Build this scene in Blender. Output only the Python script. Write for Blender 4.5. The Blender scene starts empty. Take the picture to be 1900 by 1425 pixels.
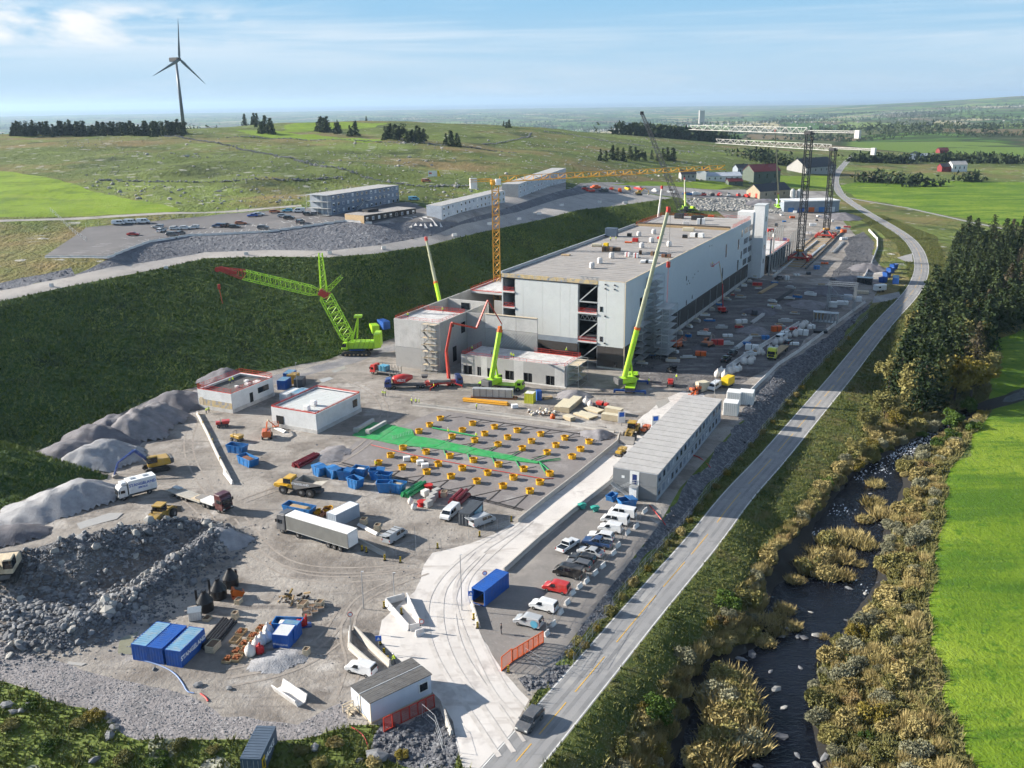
import bpy,bmesh,math,random
import numpy as np
from math import radians as rad,sin,cos,pi
from mathutils import Vector as V,Matrix as M
from mathutils.geometry import delaunay_2d_cdt
from mathutils.bvhtree import BVHTree
S=bpy.context.scene
COL=S.collection
random.seed(7)
RNG=np.random.default_rng(7)
# ------------------------------------------------------------------ camera, light, exposure
CAM_H=75.0;FPX=1700.0;CXP,CYP=950.0,712.5
PITCH=rad(17.2);ROLL=rad(0.75)
_f=V((0,cos(PITCH),-sin(PITCH)));_r=V((1,0,0));_u=_r.cross(_f)
CR=_r*cos(ROLL)-_u*sin(ROLL);CU=_r*sin(ROLL)+_u*cos(ROLL);CF=_f
cd=bpy.data.cameras.new('camera');cam=bpy.data.objects.new('camera',cd);COL.objects.link(cam)
cam.matrix_world=M(((CR.x,CU.x,-CF.x,0),(CR.y,CU.y,-CF.y,0),(CR.z,CU.z,-CF.z,CAM_H),(0,0,0,1)))
cd.sensor_width=36;cd.lens=36*FPX/1900;cd.clip_start=1;cd.clip_end=200000
S.camera=cam
SUN_EL=rad(22.5);SHADOW_AZ=rad(102.5)
sd=bpy.data.lights.new('sun','SUN');sun=bpy.data.objects.new('sun',sd);COL.objects.link(sun)
sd.energy=5.0;sd.angle=rad(0.53);sd.color=(1.0,0.93,0.82)
sun_dir=V((-sin(SHADOW_AZ)*cos(SUN_EL),-cos(SHADOW_AZ)*cos(SUN_EL),sin(SUN_EL)))
sun.rotation_euler=sun_dir.to_track_quat('Z','Y').to_euler();sun.location=(0,0,300)
w=bpy.data.worlds.new('World');S.world=w;w.use_nodes=True
nt=w.node_tree;nt.nodes.clear()
def N(t,**k):
 n=nt.nodes.new(t)
 for a,b in k.items():setattr(n,a,b)
 return n
sky=N('ShaderNodeTexSky',sky_type='NISHITA',sun_disc=False,sun_elevation=SUN_EL,sun_rotation=SHADOW_AZ+pi,altitude=200,air_density=1.0,dust_density=0.0,ozone_density=1.0)
bg=N('ShaderNodeBackground');out=N('ShaderNodeOutputWorld')
bg.inputs['Strength'].default_value=0.062
tc=N('ShaderNodeTexCoord');sep=N('ShaderNodeSeparateXYZ');nt.links.new(tc.outputs['Generated'],sep.inputs[0])
def mth(op,a,b=None,clamp=False):
 n=N('ShaderNodeMath',operation=op,use_clamp=clamp)
 for i,q in enumerate((a,b)):
  if q is None:continue
  if isinstance(q,(int,float)):n.inputs[i].default_value=q
  else:nt.links.new(q,n.inputs[i])
 return n.outputs[0]
def mrange(v,a,b,c=0.,d=1.):
 n=N('ShaderNodeMapRange',interpolation_type='SMOOTHSTEP')
 nt.links.new(v,n.inputs[0])
 for i,q in enumerate((a,b,c,d)):n.inputs[1+i].default_value=q
 return n.outputs[0]
def noise_dir(scale,vec,detail,rough,dist=0.):
 mp=N('ShaderNodeMapping');mp.inputs['Scale'].default_value=vec;nt.links.new(tc.outputs['Generated'],mp.inputs[0])
 n=N('ShaderNodeTexNoise');n.inputs['Scale'].default_value=scale;n.inputs['Detail'].default_value=detail
 n.inputs['Roughness'].default_value=rough;n.inputs['Distortion'].default_value=dist
 nt.links.new(mp.outputs[0],n.inputs['Vector']);return n.outputs['Fac']
el=sep.outputs['Z']

cirrus=mth('MULTIPLY',mrange(noise_dir(2.3,(0.55,0.8,11.0),8,0.6,0.5),0.44,0.68),mrange(el,0.02,0.06))
cum=mth('MULTIPLY',mrange(noise_dir(7.0,(1.0,1.0,3.2),7,0.55,0.2),0.40,0.56),mth('MULTIPLY',mrange(el,0.048,0.062),mrange(el,0.100,0.080)))
leftness=mrange(sep.outputs['X'],-0.12,-0.42)
cum=mth('MULTIPLY',cum,leftness)
low=mth('MULTIPLY',mrange(noise_dir(5.0,(1.0,1.0,7.0),7,0.6,0.2),0.45,0.75),mrange(el,0.09,0.02))
grad=N('ShaderNodeValToRGB');ge=grad.color_ramp.elements;ge[0].position=0.0;ge[0].color=(.53,.69,.83,1);ge[1].position=0.28;ge[1].color=(.28,.58,.86,1)
e2=ge.new(0.10);e2.color=(.46,.68,.87,1);e3=ge.new(1.0);e3.color=(.16,.38,.72,1)
nt.links.new(mth('MULTIPLY',el,2.5,True),grad.inputs['Fac']);sc10=N('ShaderNodeMixRGB',blend_type='MULTIPLY');sc10.inputs[0].default_value=1;sc10.inputs[2].default_value=(7.6,7.6,7.6,1);nt.links.new(grad.outputs[0],sc10.inputs[1])
mix0=N('ShaderNodeMixRGB');nt.links.new(sky.outputs[0],mix0.inputs[1]);nt.links.new(sc10.outputs[0],mix0.inputs[2]);nt.links.new(mrange(el,0.55,0.12),mix0.inputs[0])
mix1=N('ShaderNodeMixRGB');mix1.inputs[2].default_value=(7.2,7.5,7.8,1);nt.links.new(mix0.outputs[0],mix1.inputs[1]);nt.links.new(mth('MULTIPLY',cirrus,0.55),mix1.inputs[0])
mix2=N('ShaderNodeMixRGB');mix2.inputs[2].default_value=(5.4,6.1,6.8,1);nt.links.new(mix1.outputs[0],mix2.inputs[1]);nt.links.new(mth('MULTIPLY',low,0.5),mix2.inputs[0])
mix3=N('ShaderNodeMixRGB');mix3.inputs[2].default_value=(8.0,7.9,7.8,1);nt.links.new(mix2.outputs[0],mix3.inputs[1]);nt.links.new(mth('MULTIPLY',cum,0.95),mix3.inputs[0])
nt.links.new(mix3.outputs[0],bg.inputs['Color']);nt.links.new(bg.outputs[0],out.inputs[0])
vs=S.view_settings;vs.view_transform='Standard';vs.look='None';vs.gamma=1;vs.exposure=1.1;vs.use_curve_mapping=False
S.cycles.use_adaptive_sampling=True;S.cycles.adaptive_threshold=0.03;S.cycles.adaptive_min_samples=16;S.cycles.max_bounces=4;S.cycles.diffuse_bounces=1;S.cycles.glossy_bounces=1;S.cycles.transmission_bounces=2;S.cycles.volume_bounces=0;S.cycles.transparent_max_bounces=6
S.cycles.use_denoising=True;S.cycles.caustics_reflective=False;S.cycles.caustics_refractive=False
# ------------------------------------------------------------------ pixel of the photo -> place on the ground
def ray(px,py):
 return CF+CR*((px-CXP)/FPX)-CU*((py-CYP)/FPX)
def at(px,py,z=0.0):
 d=ray(px,py);t=(z-CAM_H)/d.z
 return V((d.x*t,d.y*t,z))
def proj(p):
 v=V(p)-V((0,0,CAM_H));D=v.dot(CF)
 return CXP+FPX*v.dot(CR)/D,CYP-FPX*v.dot(CU)/D

SITE_AZ=rad(26.3);O0=V((32.3,253.8,0));DV=V((sin(SITE_AZ),cos(SITE_AZ),0));DU=V((cos(SITE_AZ),-sin(SITE_AZ),0))
def uv(u,v,z=0.0):return O0+DU*u+DV*v+V((0,0,z))
RZ=-SITE_AZ
def touv(p):q=V((p[0],p[1],0))-O0;return q.dot(DU),q.dot(DV)
# ------------------------------------------------------------------ materials
MATS={}
def lk(t,a,b):t.links.new(a,b)
def mat(name,col,rough=0.6,var=0.12,scale=0.6,metal=0.0,bump=0.0,bscale=8.0,spec=0.4,dirt=None,dirt_amt=0.4,dirt_scale=0.5,coat=0.0,emit=None):
 if name in MATS:return MATS[name]
 m=bpy.data.materials.new(name);m.use_nodes=True;t=m.node_tree;b=t.nodes['Principled BSDF']
 b.inputs['Roughness'].default_value=rough;b.inputs['Metallic'].default_value=metal;b.inputs['Specular IOR Level'].default_value=spec
 b.inputs['Coat Weight'].default_value=coat
 g=t.nodes.new('ShaderNodeNewGeometry')
 n=t.nodes.new('ShaderNodeTexNoise');n.inputs['Scale'].default_value=scale;n.inputs['Detail'].default_value=3;n.inputs['Roughness'].default_value=0.65
 lk(t,g.outputs['Position'],n.inputs['Vector'])
 r=t.nodes.new('ShaderNodeValToRGB');e=r.color_ramp.elements
 e[0].position=0.3;e[1].position=0.7
 e[0].color=(*[max(0,c*(1-var)) for c in col],1);e[1].color=(*[min(1,c*(1+var)) for c in col],1)
 lk(t,n.outputs['Fac'],r.inputs['Fac']);c=r.outputs['Color']
 if dirt:
  n2=t.nodes.new('ShaderNodeTexNoise');n2.inputs['Scale'].default_value=dirt_scale;n2.inputs['Detail'].default_value=4;n2.inputs['Roughness'].default_value=0.7
  lk(t,g.outputs['Position'],n2.inputs['Vector'])
  r2=t.nodes.new('ShaderNodeValToRGB');r2.color_ramp.elements[0].position=0.46;r2.color_ramp.elements[1].position=0.72
  r2.color_ramp.elements[0].color=(0,0,0,1);r2.color_ramp.elements[1].color=(dirt_amt,)*3+(1,)
  lk(t,n2.outputs['Fac'],r2.inputs['Fac'])
  mx=t.nodes.new('ShaderNodeMixRGB');lk(t,r2.outputs['Color'],mx.inputs[0]);lk(t,c,mx.inputs[1]);mx.inputs[2].default_value=(*dirt,1);c=mx.outputs[0]
 lk(t,c,b.inputs['Base Color'])
 if bump:
  nb=t.nodes.new('ShaderNodeTexNoise');nb.inputs['Scale'].default_value=bscale;nb.inputs['Detail'].default_value=4
  lk(t,g.outputs['Position'],nb.inputs['Vector'])
  bp=t.nodes.new('ShaderNodeBump');bp.inputs['Strength'].default_value=min(1,bump);bp.inputs['Distance'].default_value=0.15
  lk(t,nb.outputs['Fac'],bp.inputs['Height']);lk(t,bp.outputs[0],b.inputs['Normal'])
 if emit:
  b.inputs['Emission Color'].default_value=(*emit,1);b.inputs['Emission Strength'].default_value=1.0
 MATS[name]=m;return m
def gmat(name,layers,rough=0.9,bump=0.5,bscale=1.5,bdist=0.3,speck=None,spec=0.2):
 """ground: layers = [(colour_a, colour_b, scale, detail)], each later layer = (colour_a, colour_b, scale, detail, lo, hi) mixed over by noise; speck = (scale, amount, colour)"""
 m=bpy.data.materials.new(name);m.use_nodes=True;t=m.node_tree;b=t.nodes['Principled BSDF']
 b.inputs['Roughness'].default_value=rough;b.inputs['Specular IOR Level'].default_value=spec
 g=t.nodes.new('ShaderNodeNewGeometry');pos=g.outputs['Position']
 def noise(scale,detail,off=0.0,aniso=None):
  mp=t.nodes.new('ShaderNodeMapping');mp.inputs['Location'].default_value=(off,off*1.7,0);lk(t,pos,mp.inputs[0])
  if aniso:mp.inputs['Rotation'].default_value=(0,0,aniso[1]);mp.inputs['Scale'].default_value=aniso[0]
  n=t.nodes.new('ShaderNodeTexNoise');n.inputs['Scale'].default_value=scale;n.inputs['Detail'].default_value=min(detail,4);n.inputs['Roughness'].default_value=0.72
  lk(t,mp.outputs[0],n.inputs['Vector']);return n.outputs['Fac']
 c=None
 for i,L in enumerate(layers):
  ca,cb,sc,de=L[:4]
  an=L[6] if len(L)>6 else None
  nf=noise(sc,de,13.7*i,None)
  r=t.nodes.new('ShaderNodeValToRGB');r.color_ramp.elements[0].position=0.32;r.color_ramp.elements[1].position=0.68
  r.color_ramp.elements[0].color=(*ca,1);r.color_ramp.elements[1].color=(*cb,1);lk(t,nf,r.inputs['Fac'])
  if c is None:c=r.outputs['Color']
  else:
   mk=noise(sc*0.37 if not an else sc,de,31.1*i,an)
   r2=t.nodes.new('ShaderNodeValToRGB');r2.color_ramp.elements[0].position=L[4];r2.color_ramp.elements[1].position=L[5]
   r2.color_ramp.elements[0].color=(0,0,0,1);r2.color_ramp.elements[1].color=(1,1,1,1);lk(t,mk,r2.inputs['Fac'])
   mx=t.nodes.new('ShaderNodeMixRGB');lk(t,r2.outputs['Color'],mx.inputs[0]);lk(t,c,mx.inputs[1]);lk(t,r.outputs['Color'],mx.inputs[2]);c=mx.outputs[0]
 if speck:
  v=t.nodes.new('ShaderNodeTexVoronoi');v.inputs['Scale'].default_value=speck[0];lk(t,pos,v.inputs['Vector'])
  sp=t.nodes.new('ShaderNodeSeparateColor');lk(t,v.outputs['Color'],sp.inputs[0])
  r3=t.nodes.new('ShaderNodeValToRGB');r3.color_ramp.elements[0].position=1-speck[1];r3.color_ramp.elements[1].position=min(1,1-speck[1]+0.08)
  r3.color_ramp.elements[0].color=(0,0,0,1);r3.color_ramp.elements[1].color=(0.8,0.8,0.8,1);lk(t,sp.outputs[0],r3.inputs['Fac'])
  mx=t.nodes.new('ShaderNodeMixRGB');lk(t,r3.outputs['Color'],mx.inputs[0]);lk(t,c,mx.inputs[1]);mx.inputs[2].default_value=(*speck[2],1);c=mx.outputs[0]
 lk(t,c,b.inputs['Base Color'])
 if bump:
  nb=noise(bscale,3,5.0);bp=t.nodes.new('ShaderNodeBump');bp.inputs['Strength'].default_value=bump;bp.inputs['Distance'].default_value=bdist
  lk(t,nb,bp.inputs['Height']);lk(t,bp.outputs[0],b.inputs['Normal'])
 MATS[name]=m;return m
# ------------------------------------------------------------------ mesh builder
class MB:
 def __init__(s):s.v=[];s.f=[]
 def add(s,vs,fs):
  o=len(s.v);s.v+=[tuple(p) for p in vs];s.f+=[tuple(i+o for i in f) for f in fs];return s
 def box(s,c,d,rz=0.,ry=0.,rx=0.,top=(1,1)):
  hx,hy,hz=d[0]/2,d[1]/2,d[2]/2;tx,ty=top
  p=[(-hx,-hy,-hz),(hx,-hy,-hz),(hx,hy,-hz),(-hx,hy,-hz),(-hx*tx,-hy*ty,hz),(hx*tx,-hy*ty,hz),(hx*tx,hy*ty,hz),(-hx*tx,hy*ty,hz)]
  if rz or ry or rx:
   R=M.Rotation(rz,3,'Z')@M.Rotation(ry,3,'Y')@M.Rotation(rx,3,'X');p=[R@V(q) for q in p]
  return s.add([(q[0]+c[0],q[1]+c[1],q[2]+c[2]) for q in p],[(0,3,2,1),(4,5,6,7),(0,1,5,4),(1,2,6,5),(2,3,7,6),(3,0,4,7)])
 def rng(s,x0,x1,y0,y1,z0,z1):return s.box(((x0+x1)/2,(y0+y1)/2,(z0+z1)/2),(x1-x0,y1-y0,z1-z0))
 def tube(s,a,b,r,n=4,r2=None,cap=True):
  a=V(a);b=V(b);d=b-a
  if d.length<1e-6:return s
  q=d.to_track_quat('Z','Y');r2=r if r2 is None else r2;vs=[]
  for (c,rr) in ((a,r),(b,r2)):
   for i in range(n):
    t=2*pi*(i+0.5)/n;vs.append(c+q@V((cos(t)*rr,sin(t)*rr,0)))
  fs=[(i,(i+1)%n,n+(i+1)%n,n+i) for i in range(n)]
  if cap:fs+=[tuple(range(n-1,-1,-1)),tuple(range(n,2*n))]
  return s.add(vs,fs)
 def poly(s,pts,r,n=4):
  for a,b in zip(pts,pts[1:]):s.tube(a,b,r,n)
  return s
 def lathe(s,prof,c=(0,0,0),n=16,axis='Z',cap=True,ph=0.):
  vs=[];fs=[]
  for (r,z) in prof:
   for i in range(n):
    t=2*pi*i/n+ph;p=(cos(t)*r,sin(t)*r,z)
    if axis=='Y':p=(p[0],p[2],p[1])
    if axis=='X':p=(p[2],p[0],p[1])
    vs.append((p[0]+c[0],p[1]+c[1],p[2]+c[2]))
  for k in range(len(prof)-1):
   for i in range(n):fs.append((k*n+i,k*n+(i+1)%n,(k+1)*n+(i+1)%n,(k+1)*n+i))
  if cap:fs+=[tuple(range(n-1,-1,-1)),tuple(range((len(prof)-1)*n,len(prof)*n))]
  return s.add(vs,fs)
 def prism(s,pts,axis,a,b):
  """2-D outline pts extruded along axis from a to b ('Y': outline is x,z; 'X': y,z; 'Z': x,y)"""
  n=len(pts);mk={'Y': lambda p,t:(p[0],t,p[1]),'X': lambda p,t:(t,p[0],p[1]),'Z': lambda p,t:(p[0],p[1],t)}[axis]
  return s.add([mk(p,a) for p in pts]+[mk(p,b) for p in pts],[tuple(range(n-1,-1,-1)),tuple(range(n,2*n))]+[(i,(i+1)%n,n+(i+1)%n,n+i) for i in range(n)])
 def quad(s,*p):return s.add(p,[tuple(range(len(p)))])
 def lattice(s,a,b,w0,w1,bays,rc=0.12,rd=0.06,up=(0,0,1),h0=None,h1=None,tri=False,zig=True):
  """a four-chord (or three-chord) truss from a to b"""
  a=V(a);b=V(b);d=(b-a).normalized();up=V(up);sx=d.cross(up)
  if sx.length<1e-3:sx=V((1,0,0))
  sx.normalize();uu=sx.cross(d);h0=w0 if h0 is None else h0;h1=w1 if h1 is None else h1
  cs=[(-1,-1),(1,-1),(0,1)] if tri else [(-1,-1),(1,-1),(1,1),(-1,1)]
  def pt(t,c):return a.lerp(b,t)+sx*(c[0]*(w0+(w1-w0)*t)/2)+uu*(c[1]*(h0+(h1-h0)*t)/2)
  for c in cs:s.tube(pt(0,c),pt(1,c),rc,4)
  for k in range(bays):
   t0,t1=k/bays,(k+1)/bays
   for i in range(len(cs)):
    c0,c1=cs[i],cs[(i+1)%len(cs)]
    s.tube(pt(t0,c0),pt(t0,c1),rd,3,cap=False)
    if zig and (k+i)%2:s.tube(pt(t0,c1),pt(t1,c0),rd,3,cap=False)
    else:s.tube(pt(t0,c0),pt(t1,c1),rd,3,cap=False)
  return s
 def mesh(s,name):
  me=bpy.data.meshes.new(name);me.from_pydata(s.v,[],s.f);me.update();return me
 def build(s,name,m,parent=None,smooth=False,bevel=0.,fixn=True):
  me=s.mesh(name)
  if bevel or fixn:
   bm=bmesh.new();bm.from_mesh(me)
   if fixn and len(s.f)<60000:bmesh.ops.recalc_face_normals(bm,faces=bm.faces)
   if bevel:bmesh.ops.bevel(bm,geom=[e for e in bm.edges if len(e.link_faces)==2 and e.calc_face_angle(0)>0.3],offset=bevel,segments=1,affect='EDGES',clamp_overlap=True)
   bm.to_mesh(me);bm.free()
  return link(name,me,m,parent,smooth)
def link(name,me,m,parent=None,smooth=False):
 if m is not None:me.materials.append(MATS[m] if isinstance(m,str) else m)
 if smooth:me.polygons.foreach_set('use_smooth',[True]*len(me.polygons))
 o=bpy.data.objects.new(name,me);COL.objects.link(o)
 if parent is not None:o.parent=parent
 return o
def tag(o,label=None,cat=None,group=None,kind=None):
 if label:o['label']=label
 if cat:o['category']=cat
 if group:o['group']=group
 if kind:o['kind']=kind
 return o
def thing(name,label,cat,loc=(0,0,0),rz=0.,group=None):
 o=bpy.data.objects.new(name,None);o.empty_display_size=0.3;COL.objects.link(o);o.location=loc;o.rotation_euler=(0,0,rz)
 return tag(o,label,cat,group)
KIDS={}
def kids(o):
 return [c for c in bpy.data.objects if c.parent==o]
def dup(root,loc,rz=None,label=None,group=None,scale=None,mats=None,_k=None):
 """copy of a thing with copies of its parts and sub-parts; mats = {part name: material} recolours a part"""
 tree=KIDS.get(root.name)
 if tree is None:
  tree=[(c,kids(c)) for c in kids(root)];KIDS[root.name]=tree
 r=root.copy();COL.objects.link(r);r.location=loc
 if rz is not None:r.rotation_euler=(0,0,rz)
 if scale is not None:r.scale=scale if not isinstance(scale,(int,float)) else (scale,)*3
 if label:r['label']=label
 if group:r['group']=group
 def cp(c,p):
  d=c.copy();COL.objects.link(d);d.parent=p;st=c.name.split('.')[0]
  if mats and st in mats:
   d.data=recol(c.data,mats[st])
  return d
 for c,gs in tree:
  d=cp(c,r)
  for g in gs:cp(g,d)
 return r
RECOL={}
def recol(me,m):
 k=(me.name,m)
 if k not in RECOL:
  q=me.copy();q.materials.clear();q.materials.append(MATS[m]);RECOL[k]=q
 return RECOL[k]
def ordinal(i):
 return ['first','second','third','fourth','fifth','sixth','seventh','eighth','ninth','tenth','eleventh','twelfth','thirteenth','fourteenth','fifteenth','sixteenth','seventeenth','eighteenth','nineteenth','twentieth'][i] if i<20 else f'{i+1}th' if (i+1)%10 not in (1,2,3) else f'{i+1}'+{1:'st',2:'nd',3:'rd'}[(i+1)%10]
def text(s,size,m,parent,loc,rot,depth=0.01,name='lettering',bold=0.0):
 c=bpy.data.curves.new(name,'FONT');c.body=s;c.size=size;c.extrude=depth;c.align_x='CENTER';c.align_y='CENTER';c.offset=bold;c.resolution_u=2
 o=bpy.data.objects.new(name,c);COL.objects.link(o)
 me=bpy.data.meshes.new_from_object(o.evaluated_get(bpy.context.evaluated_depsgraph_get()));bpy.data.objects.remove(o)
 me.materials.clear();t=link(name,me,m,parent);t.location=loc;t.rotation_euler=rot;return t
# ------------------------------------------------------------------ terrain: heights from surveyed lines (photo point, height)
def W(az,r,z):return (sin(rad(az))*r,cos(rad(az))*r,z)
def PL(*pts):return [tuple(at(*p)) for p in pts]
CTRL=[]
def brk(pts,far=False):
 pts=[tuple(p) for p in pts]
 for a,b in zip(pts,pts[1:]):
  L=math.dist(a[:2],b[:2]);r=math.hypot(a[0],a[1]);n=max(1,int(L/max(4.0,r*0.012)))
  for i in range(n):CTRL.append(tuple(a[k]+(b[k]-a[k])*i/n for k in range(3)))
 CTRL.append(pts[-1])
U= lambda u,v,z:tuple(uv(u,v,z))
BANK_FOOT=PL((-330,1060,1),(-100,925,0.5),(50,850,0),(180,787,0),(300,735,0))+[U(-87,-26,0),U(-76,30,0),U(-68,100,0),U(-60,160,0),U(-46,210,0),U(-20,262,0)]
BANK_TOP=PL((-330,640,22),(-150,590,22),(0,556,22),(120,530,22),(250,505,22),(380,480,22),(500,474,22),(610,474,22),(700,466,22),(800,450,22),(900,426,22),(1000,405,22),(1080,385,21),(1150,379,18),(1200,373,15),(1250,366,12))
UPROAD_IN=PL((-330,618,22),(-150,572,22),(0,540,22),(130,514,22),(230,496,22.3),(380,470,22.5),(500,466,22.5),(610,466,22.5),(700,457,22.5),(800,440,22.5),(880,420,22.5),(960,398,22.5),(1040,372,22),(1090,362,20),(1150,362,17),(1200,358,15))
PARK_EDGE=PL((-330,560,23.5),(-100,510,24),(84,479,25),(199,475,26),(276,449,26.5),(350,437,26.8),(498,429,27.6),(640,410,29),(690,413,28.7),(790,407,28.3),(850,402,28),(935,382,27.3),(1050,345,27),(1090,345,22))
PARK_BACK=PL((84,474,25.3),(160,424,27.5),(320,409,28.6),(420,398,29.3),(550,389,30.4),(600,385,31),(760,375,30.5),(800,390,29.5),(935,345,29),(1050,318,28))
for L in (BANK_FOOT,BANK_TOP,UPROAD_IN,PARK_EDGE,PARK_BACK):brk(L)

for row in ([(-330,470,26.5),(-100,448,27),(80,432,27.5),(150,412,29.3),(320,401,30)],
[(-330,405,32),(0,400,32),(150,385,32),(320,380,32.5),(560,372,33),(760,350,32.5),(950,325,31.5),(1060,305,30)],
[(-330,345,37),(0,335,37),(300,330,37),(600,325,37),(800,315,36),(1000,298,33),(1120,300,28)],
[(-330,305,41),(0,292,42),(300,285,42.5),(600,280,42),(800,275,40),(1000,268,36),(1150,280,27)],
[(-330,270,46),(0,262,46),(300,258,46.5),(600,250,46.5),(800,245,45),(1000,248,40),(1150,258,31),(1250,275,23)],
[(-330,256,47.5),(0,250,48),(200,246,48.7),(350,236,51),(500,229,52),(650,222,53),(800,223,52),(900,231,48),(1000,240,41.5),(1130,246,33),(1230,255,29),(1300,262,24)]):brk(PL(*row))
ridge=PL((-330,256,47.5),(0,250,48),(200,246,48.7),(350,236,51),(500,229,52),(650,222,53),(800,223,52),(900,231,48),(1000,240,41.5),(1130,246,33),(1230,255,29),(1300,262,24))
for k,dz in ((1.25,-10),(1.6,-32),(2.2,-75)):brk([(p[0]*k,p[1]*k,p[2]+dz) for p in ridge])

brk(PL((1290,392,0),(1350,391,0),(1400,392,0),(1450,400,0)));brk(PL((1270,369,8),(1330,368,6.5),(1400,370,6),(1440,376,4),(1480,384,0.5)))
brk(PL((1180,345,14),(1300,350,9),(1400,352,6),(1470,352,3),(1530,350,1)))
brk(PL((1180,315,19),(1300,322,13),(1400,325,10),(1500,325,5)))
brk(PL((1200,292,23),(1300,295,18),(1400,298,12),(1500,300,7)))
brk(PL((1350,268,18),(1450,272,10),(1520,280,6)))
ROAD_L=[(895,1425,0),(921,1394,0),(991,1314,-0.1),(1053,1237,-0.4),(1155,1125,-1.1),(1271,1000,-1.9),(1330,924,-2.4),(1400,858,-2.8),(1441,808,-3),(1502,740,-3),(1538,700,-2.9),(1584,640,-2.6),(1628,590,-2.1),(1660,562,-1.7),(1682,535,-1.2),(1695,505,-0.7),(1694,484,-0.4),(1687,463,-0.2),(1671,442,0),(1641,421,0),(1605,400,0),(1556,368,0),(1549,358,0),(1540,334,0.6),(1559,308,2),(1583,287,3.4)]
ROAD_R=[(1000,1425,0),(1027,1394,0),(1092,1314,-0.1),(1160,1237,-0.4),(1243,1125,-1.1),(1345,1000,-1.9),(1398,924,-2.4),(1453,858,-2.8),(1496,808,-3),(1550,740,-3),(1582,700,-2.9),(1630,640,-2.6),(1668,590,-2.1),(1692,562,-1.7),(1715,535,-1.2),(1726,505,-0.7),(1725,484,-0.4),(1718,463,-0.2),(1701,442,0),(1667,421,0),(1628,400,0),(1575,368,0),(1563,358,0),(1553,334,0.6),(1569,308,2),(1592,287,3.4)]
rl=PL(*ROAD_L);rr=PL(*ROAD_R)
ROADC=[V([(a[k]+b[k])/2 for k in range(3)]) for a,b in zip(rl,rr)]
ROADC.insert(0,ROADC[0]+(ROADC[0]-ROADC[1]).normalized()*45)
def smooth_line(pts,it=3):
 pts=[V(p) for p in pts]
 for _ in range(it):
  q=[pts[0]]
  for a,b in zip(pts,pts[1:]):q+=[a.lerp(b,0.25),a.lerp(b,0.75)]
  pts=q+[pts[-1]]
 return pts
ROADC=smooth_line(ROADC,2)
def offset_line(pts,d):
 out=[]
 for i,p in enumerate(pts):
  t=pts[min(i+1,len(pts)-1)]-pts[max(i-1,0)];t.z=0;t.normalize()
  out.append(p+V((t.y,-t.x,0))*d)
 return out
ROAD_HW=3.15
for d in (-ROAD_HW-1,ROAD_HW+1):brk(offset_line(ROADC,d))

SITE_EDGE=[(1010,1258,0),(1040,1215,0),(1130,1092,0),(1222,975,0),(1262,905,0),(1372,785,0),(1440,726,0),(1530,645,0),(1600,575,-0.5),(1632,545,-1)]
brk(PL(*SITE_EDGE))
brk(PL((1053,1212,-0.7),(1160,1085,-1.6),(1250,985,-2.3),(1325,893,-3.0),(1420,785,-3.3),(1480,715,-3.3),(1575,618,-2.8)))

VERGE_R=[(1105,1425,-1.5),(1190,1310,-1.8),(1290,1190,-2.2),(1390,1065,-2.8),(1480,950,-3.2),(1570,840,-3.6),(1650,745,-3.8),(1700,680,-3.6)]
RIV_L=[(1195,1520,-6),(1232,1425,-6),(1252,1340,-6),(1300,1222,-6),(1395,1190,-6),(1412,1110,-6),(1425,1030,-6),(1500,965,-5.9),(1570,880,-5.7),(1640,838,-5.4),(1720,802,-4.9),(1765,765,-4.6),(1850,735,-4.3),(2000,690,-4.0)]
RIV_R=[(1560,1520,-6),(1545,1425,-6),(1512,1330,-6),(1520,1245,-6),(1600,1140,-6),(1648,1085,-6),(1635,1035,-6),(1660,960,-5.9),(1690,905,-5.7),(1672,862,-5.5),(1712,838,-5.1),(1790,785,-4.6),(1870,752,-4.3),(2010,712,-4.0)]
FIELD_L=[(1870,1520,-3),(1820,1425,-3),(1760,1290,-3),(1730,1150,-3),(1745,1000,-3),(1768,870,-3),(1840,762,-3),(1838,690,-3),(1835,640,-3),(1900,612,-3),(2050,590,-3)]
for L in (VERGE_R,RIV_L,RIV_R,FIELD_L):brk(PL(*L))
brk(PL((1340,1480,-6.9),(1470,1330,-6.9),(1500,1150,-6.9),(1540,1010,-6.8),(1600,905,-6.5),(1690,848,-5.9),(1775,777,-5.2),(1860,744,-4.9),(2005,702,-4.7)))
brk(PL((1720,735,-3.6),(1850,700,-3.4),(1990,660,-3.2)));brk(PL((1840,790,-3),(2000,740,-3)))
brk(PL((1760,640,-3),(1760,560,-2.5),(1760,500,-1.5),(1760,440,-0.5)));brk(PL((2050,560,-2.5),(2050,470,-1.5)))
brk(PL((2050,1425,-2.5),(2050,1000,-2.8),(2050,800,-3)))
brk(PL((1700,400,0),(1800,425,0),(1900,445,-0.5),(2050,470,-1)));brk(PL((1600,335,0),(1750,335,-0.5),(1900,338,-1),(2100,345,-1)))
brk(PL((1650,305,1.5),(1750,312,0),(1900,318,0),(2100,325,0)));brk(PL((1590,284,3.6),(1680,284,0),(1800,290,-2),(2100,300,-3)))
brk(PL((1480,255,2),(1600,262,-4),(1800,268,-6),(2100,270,-6)));brk(PL((1350,240,-12),(1500,236,-12),(1700,234,-14),(2100,232,-14)))
brk(PL((1300,222,-45),(1500,215,-32),(1700,211,-26),(2100,205,-24)))

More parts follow.
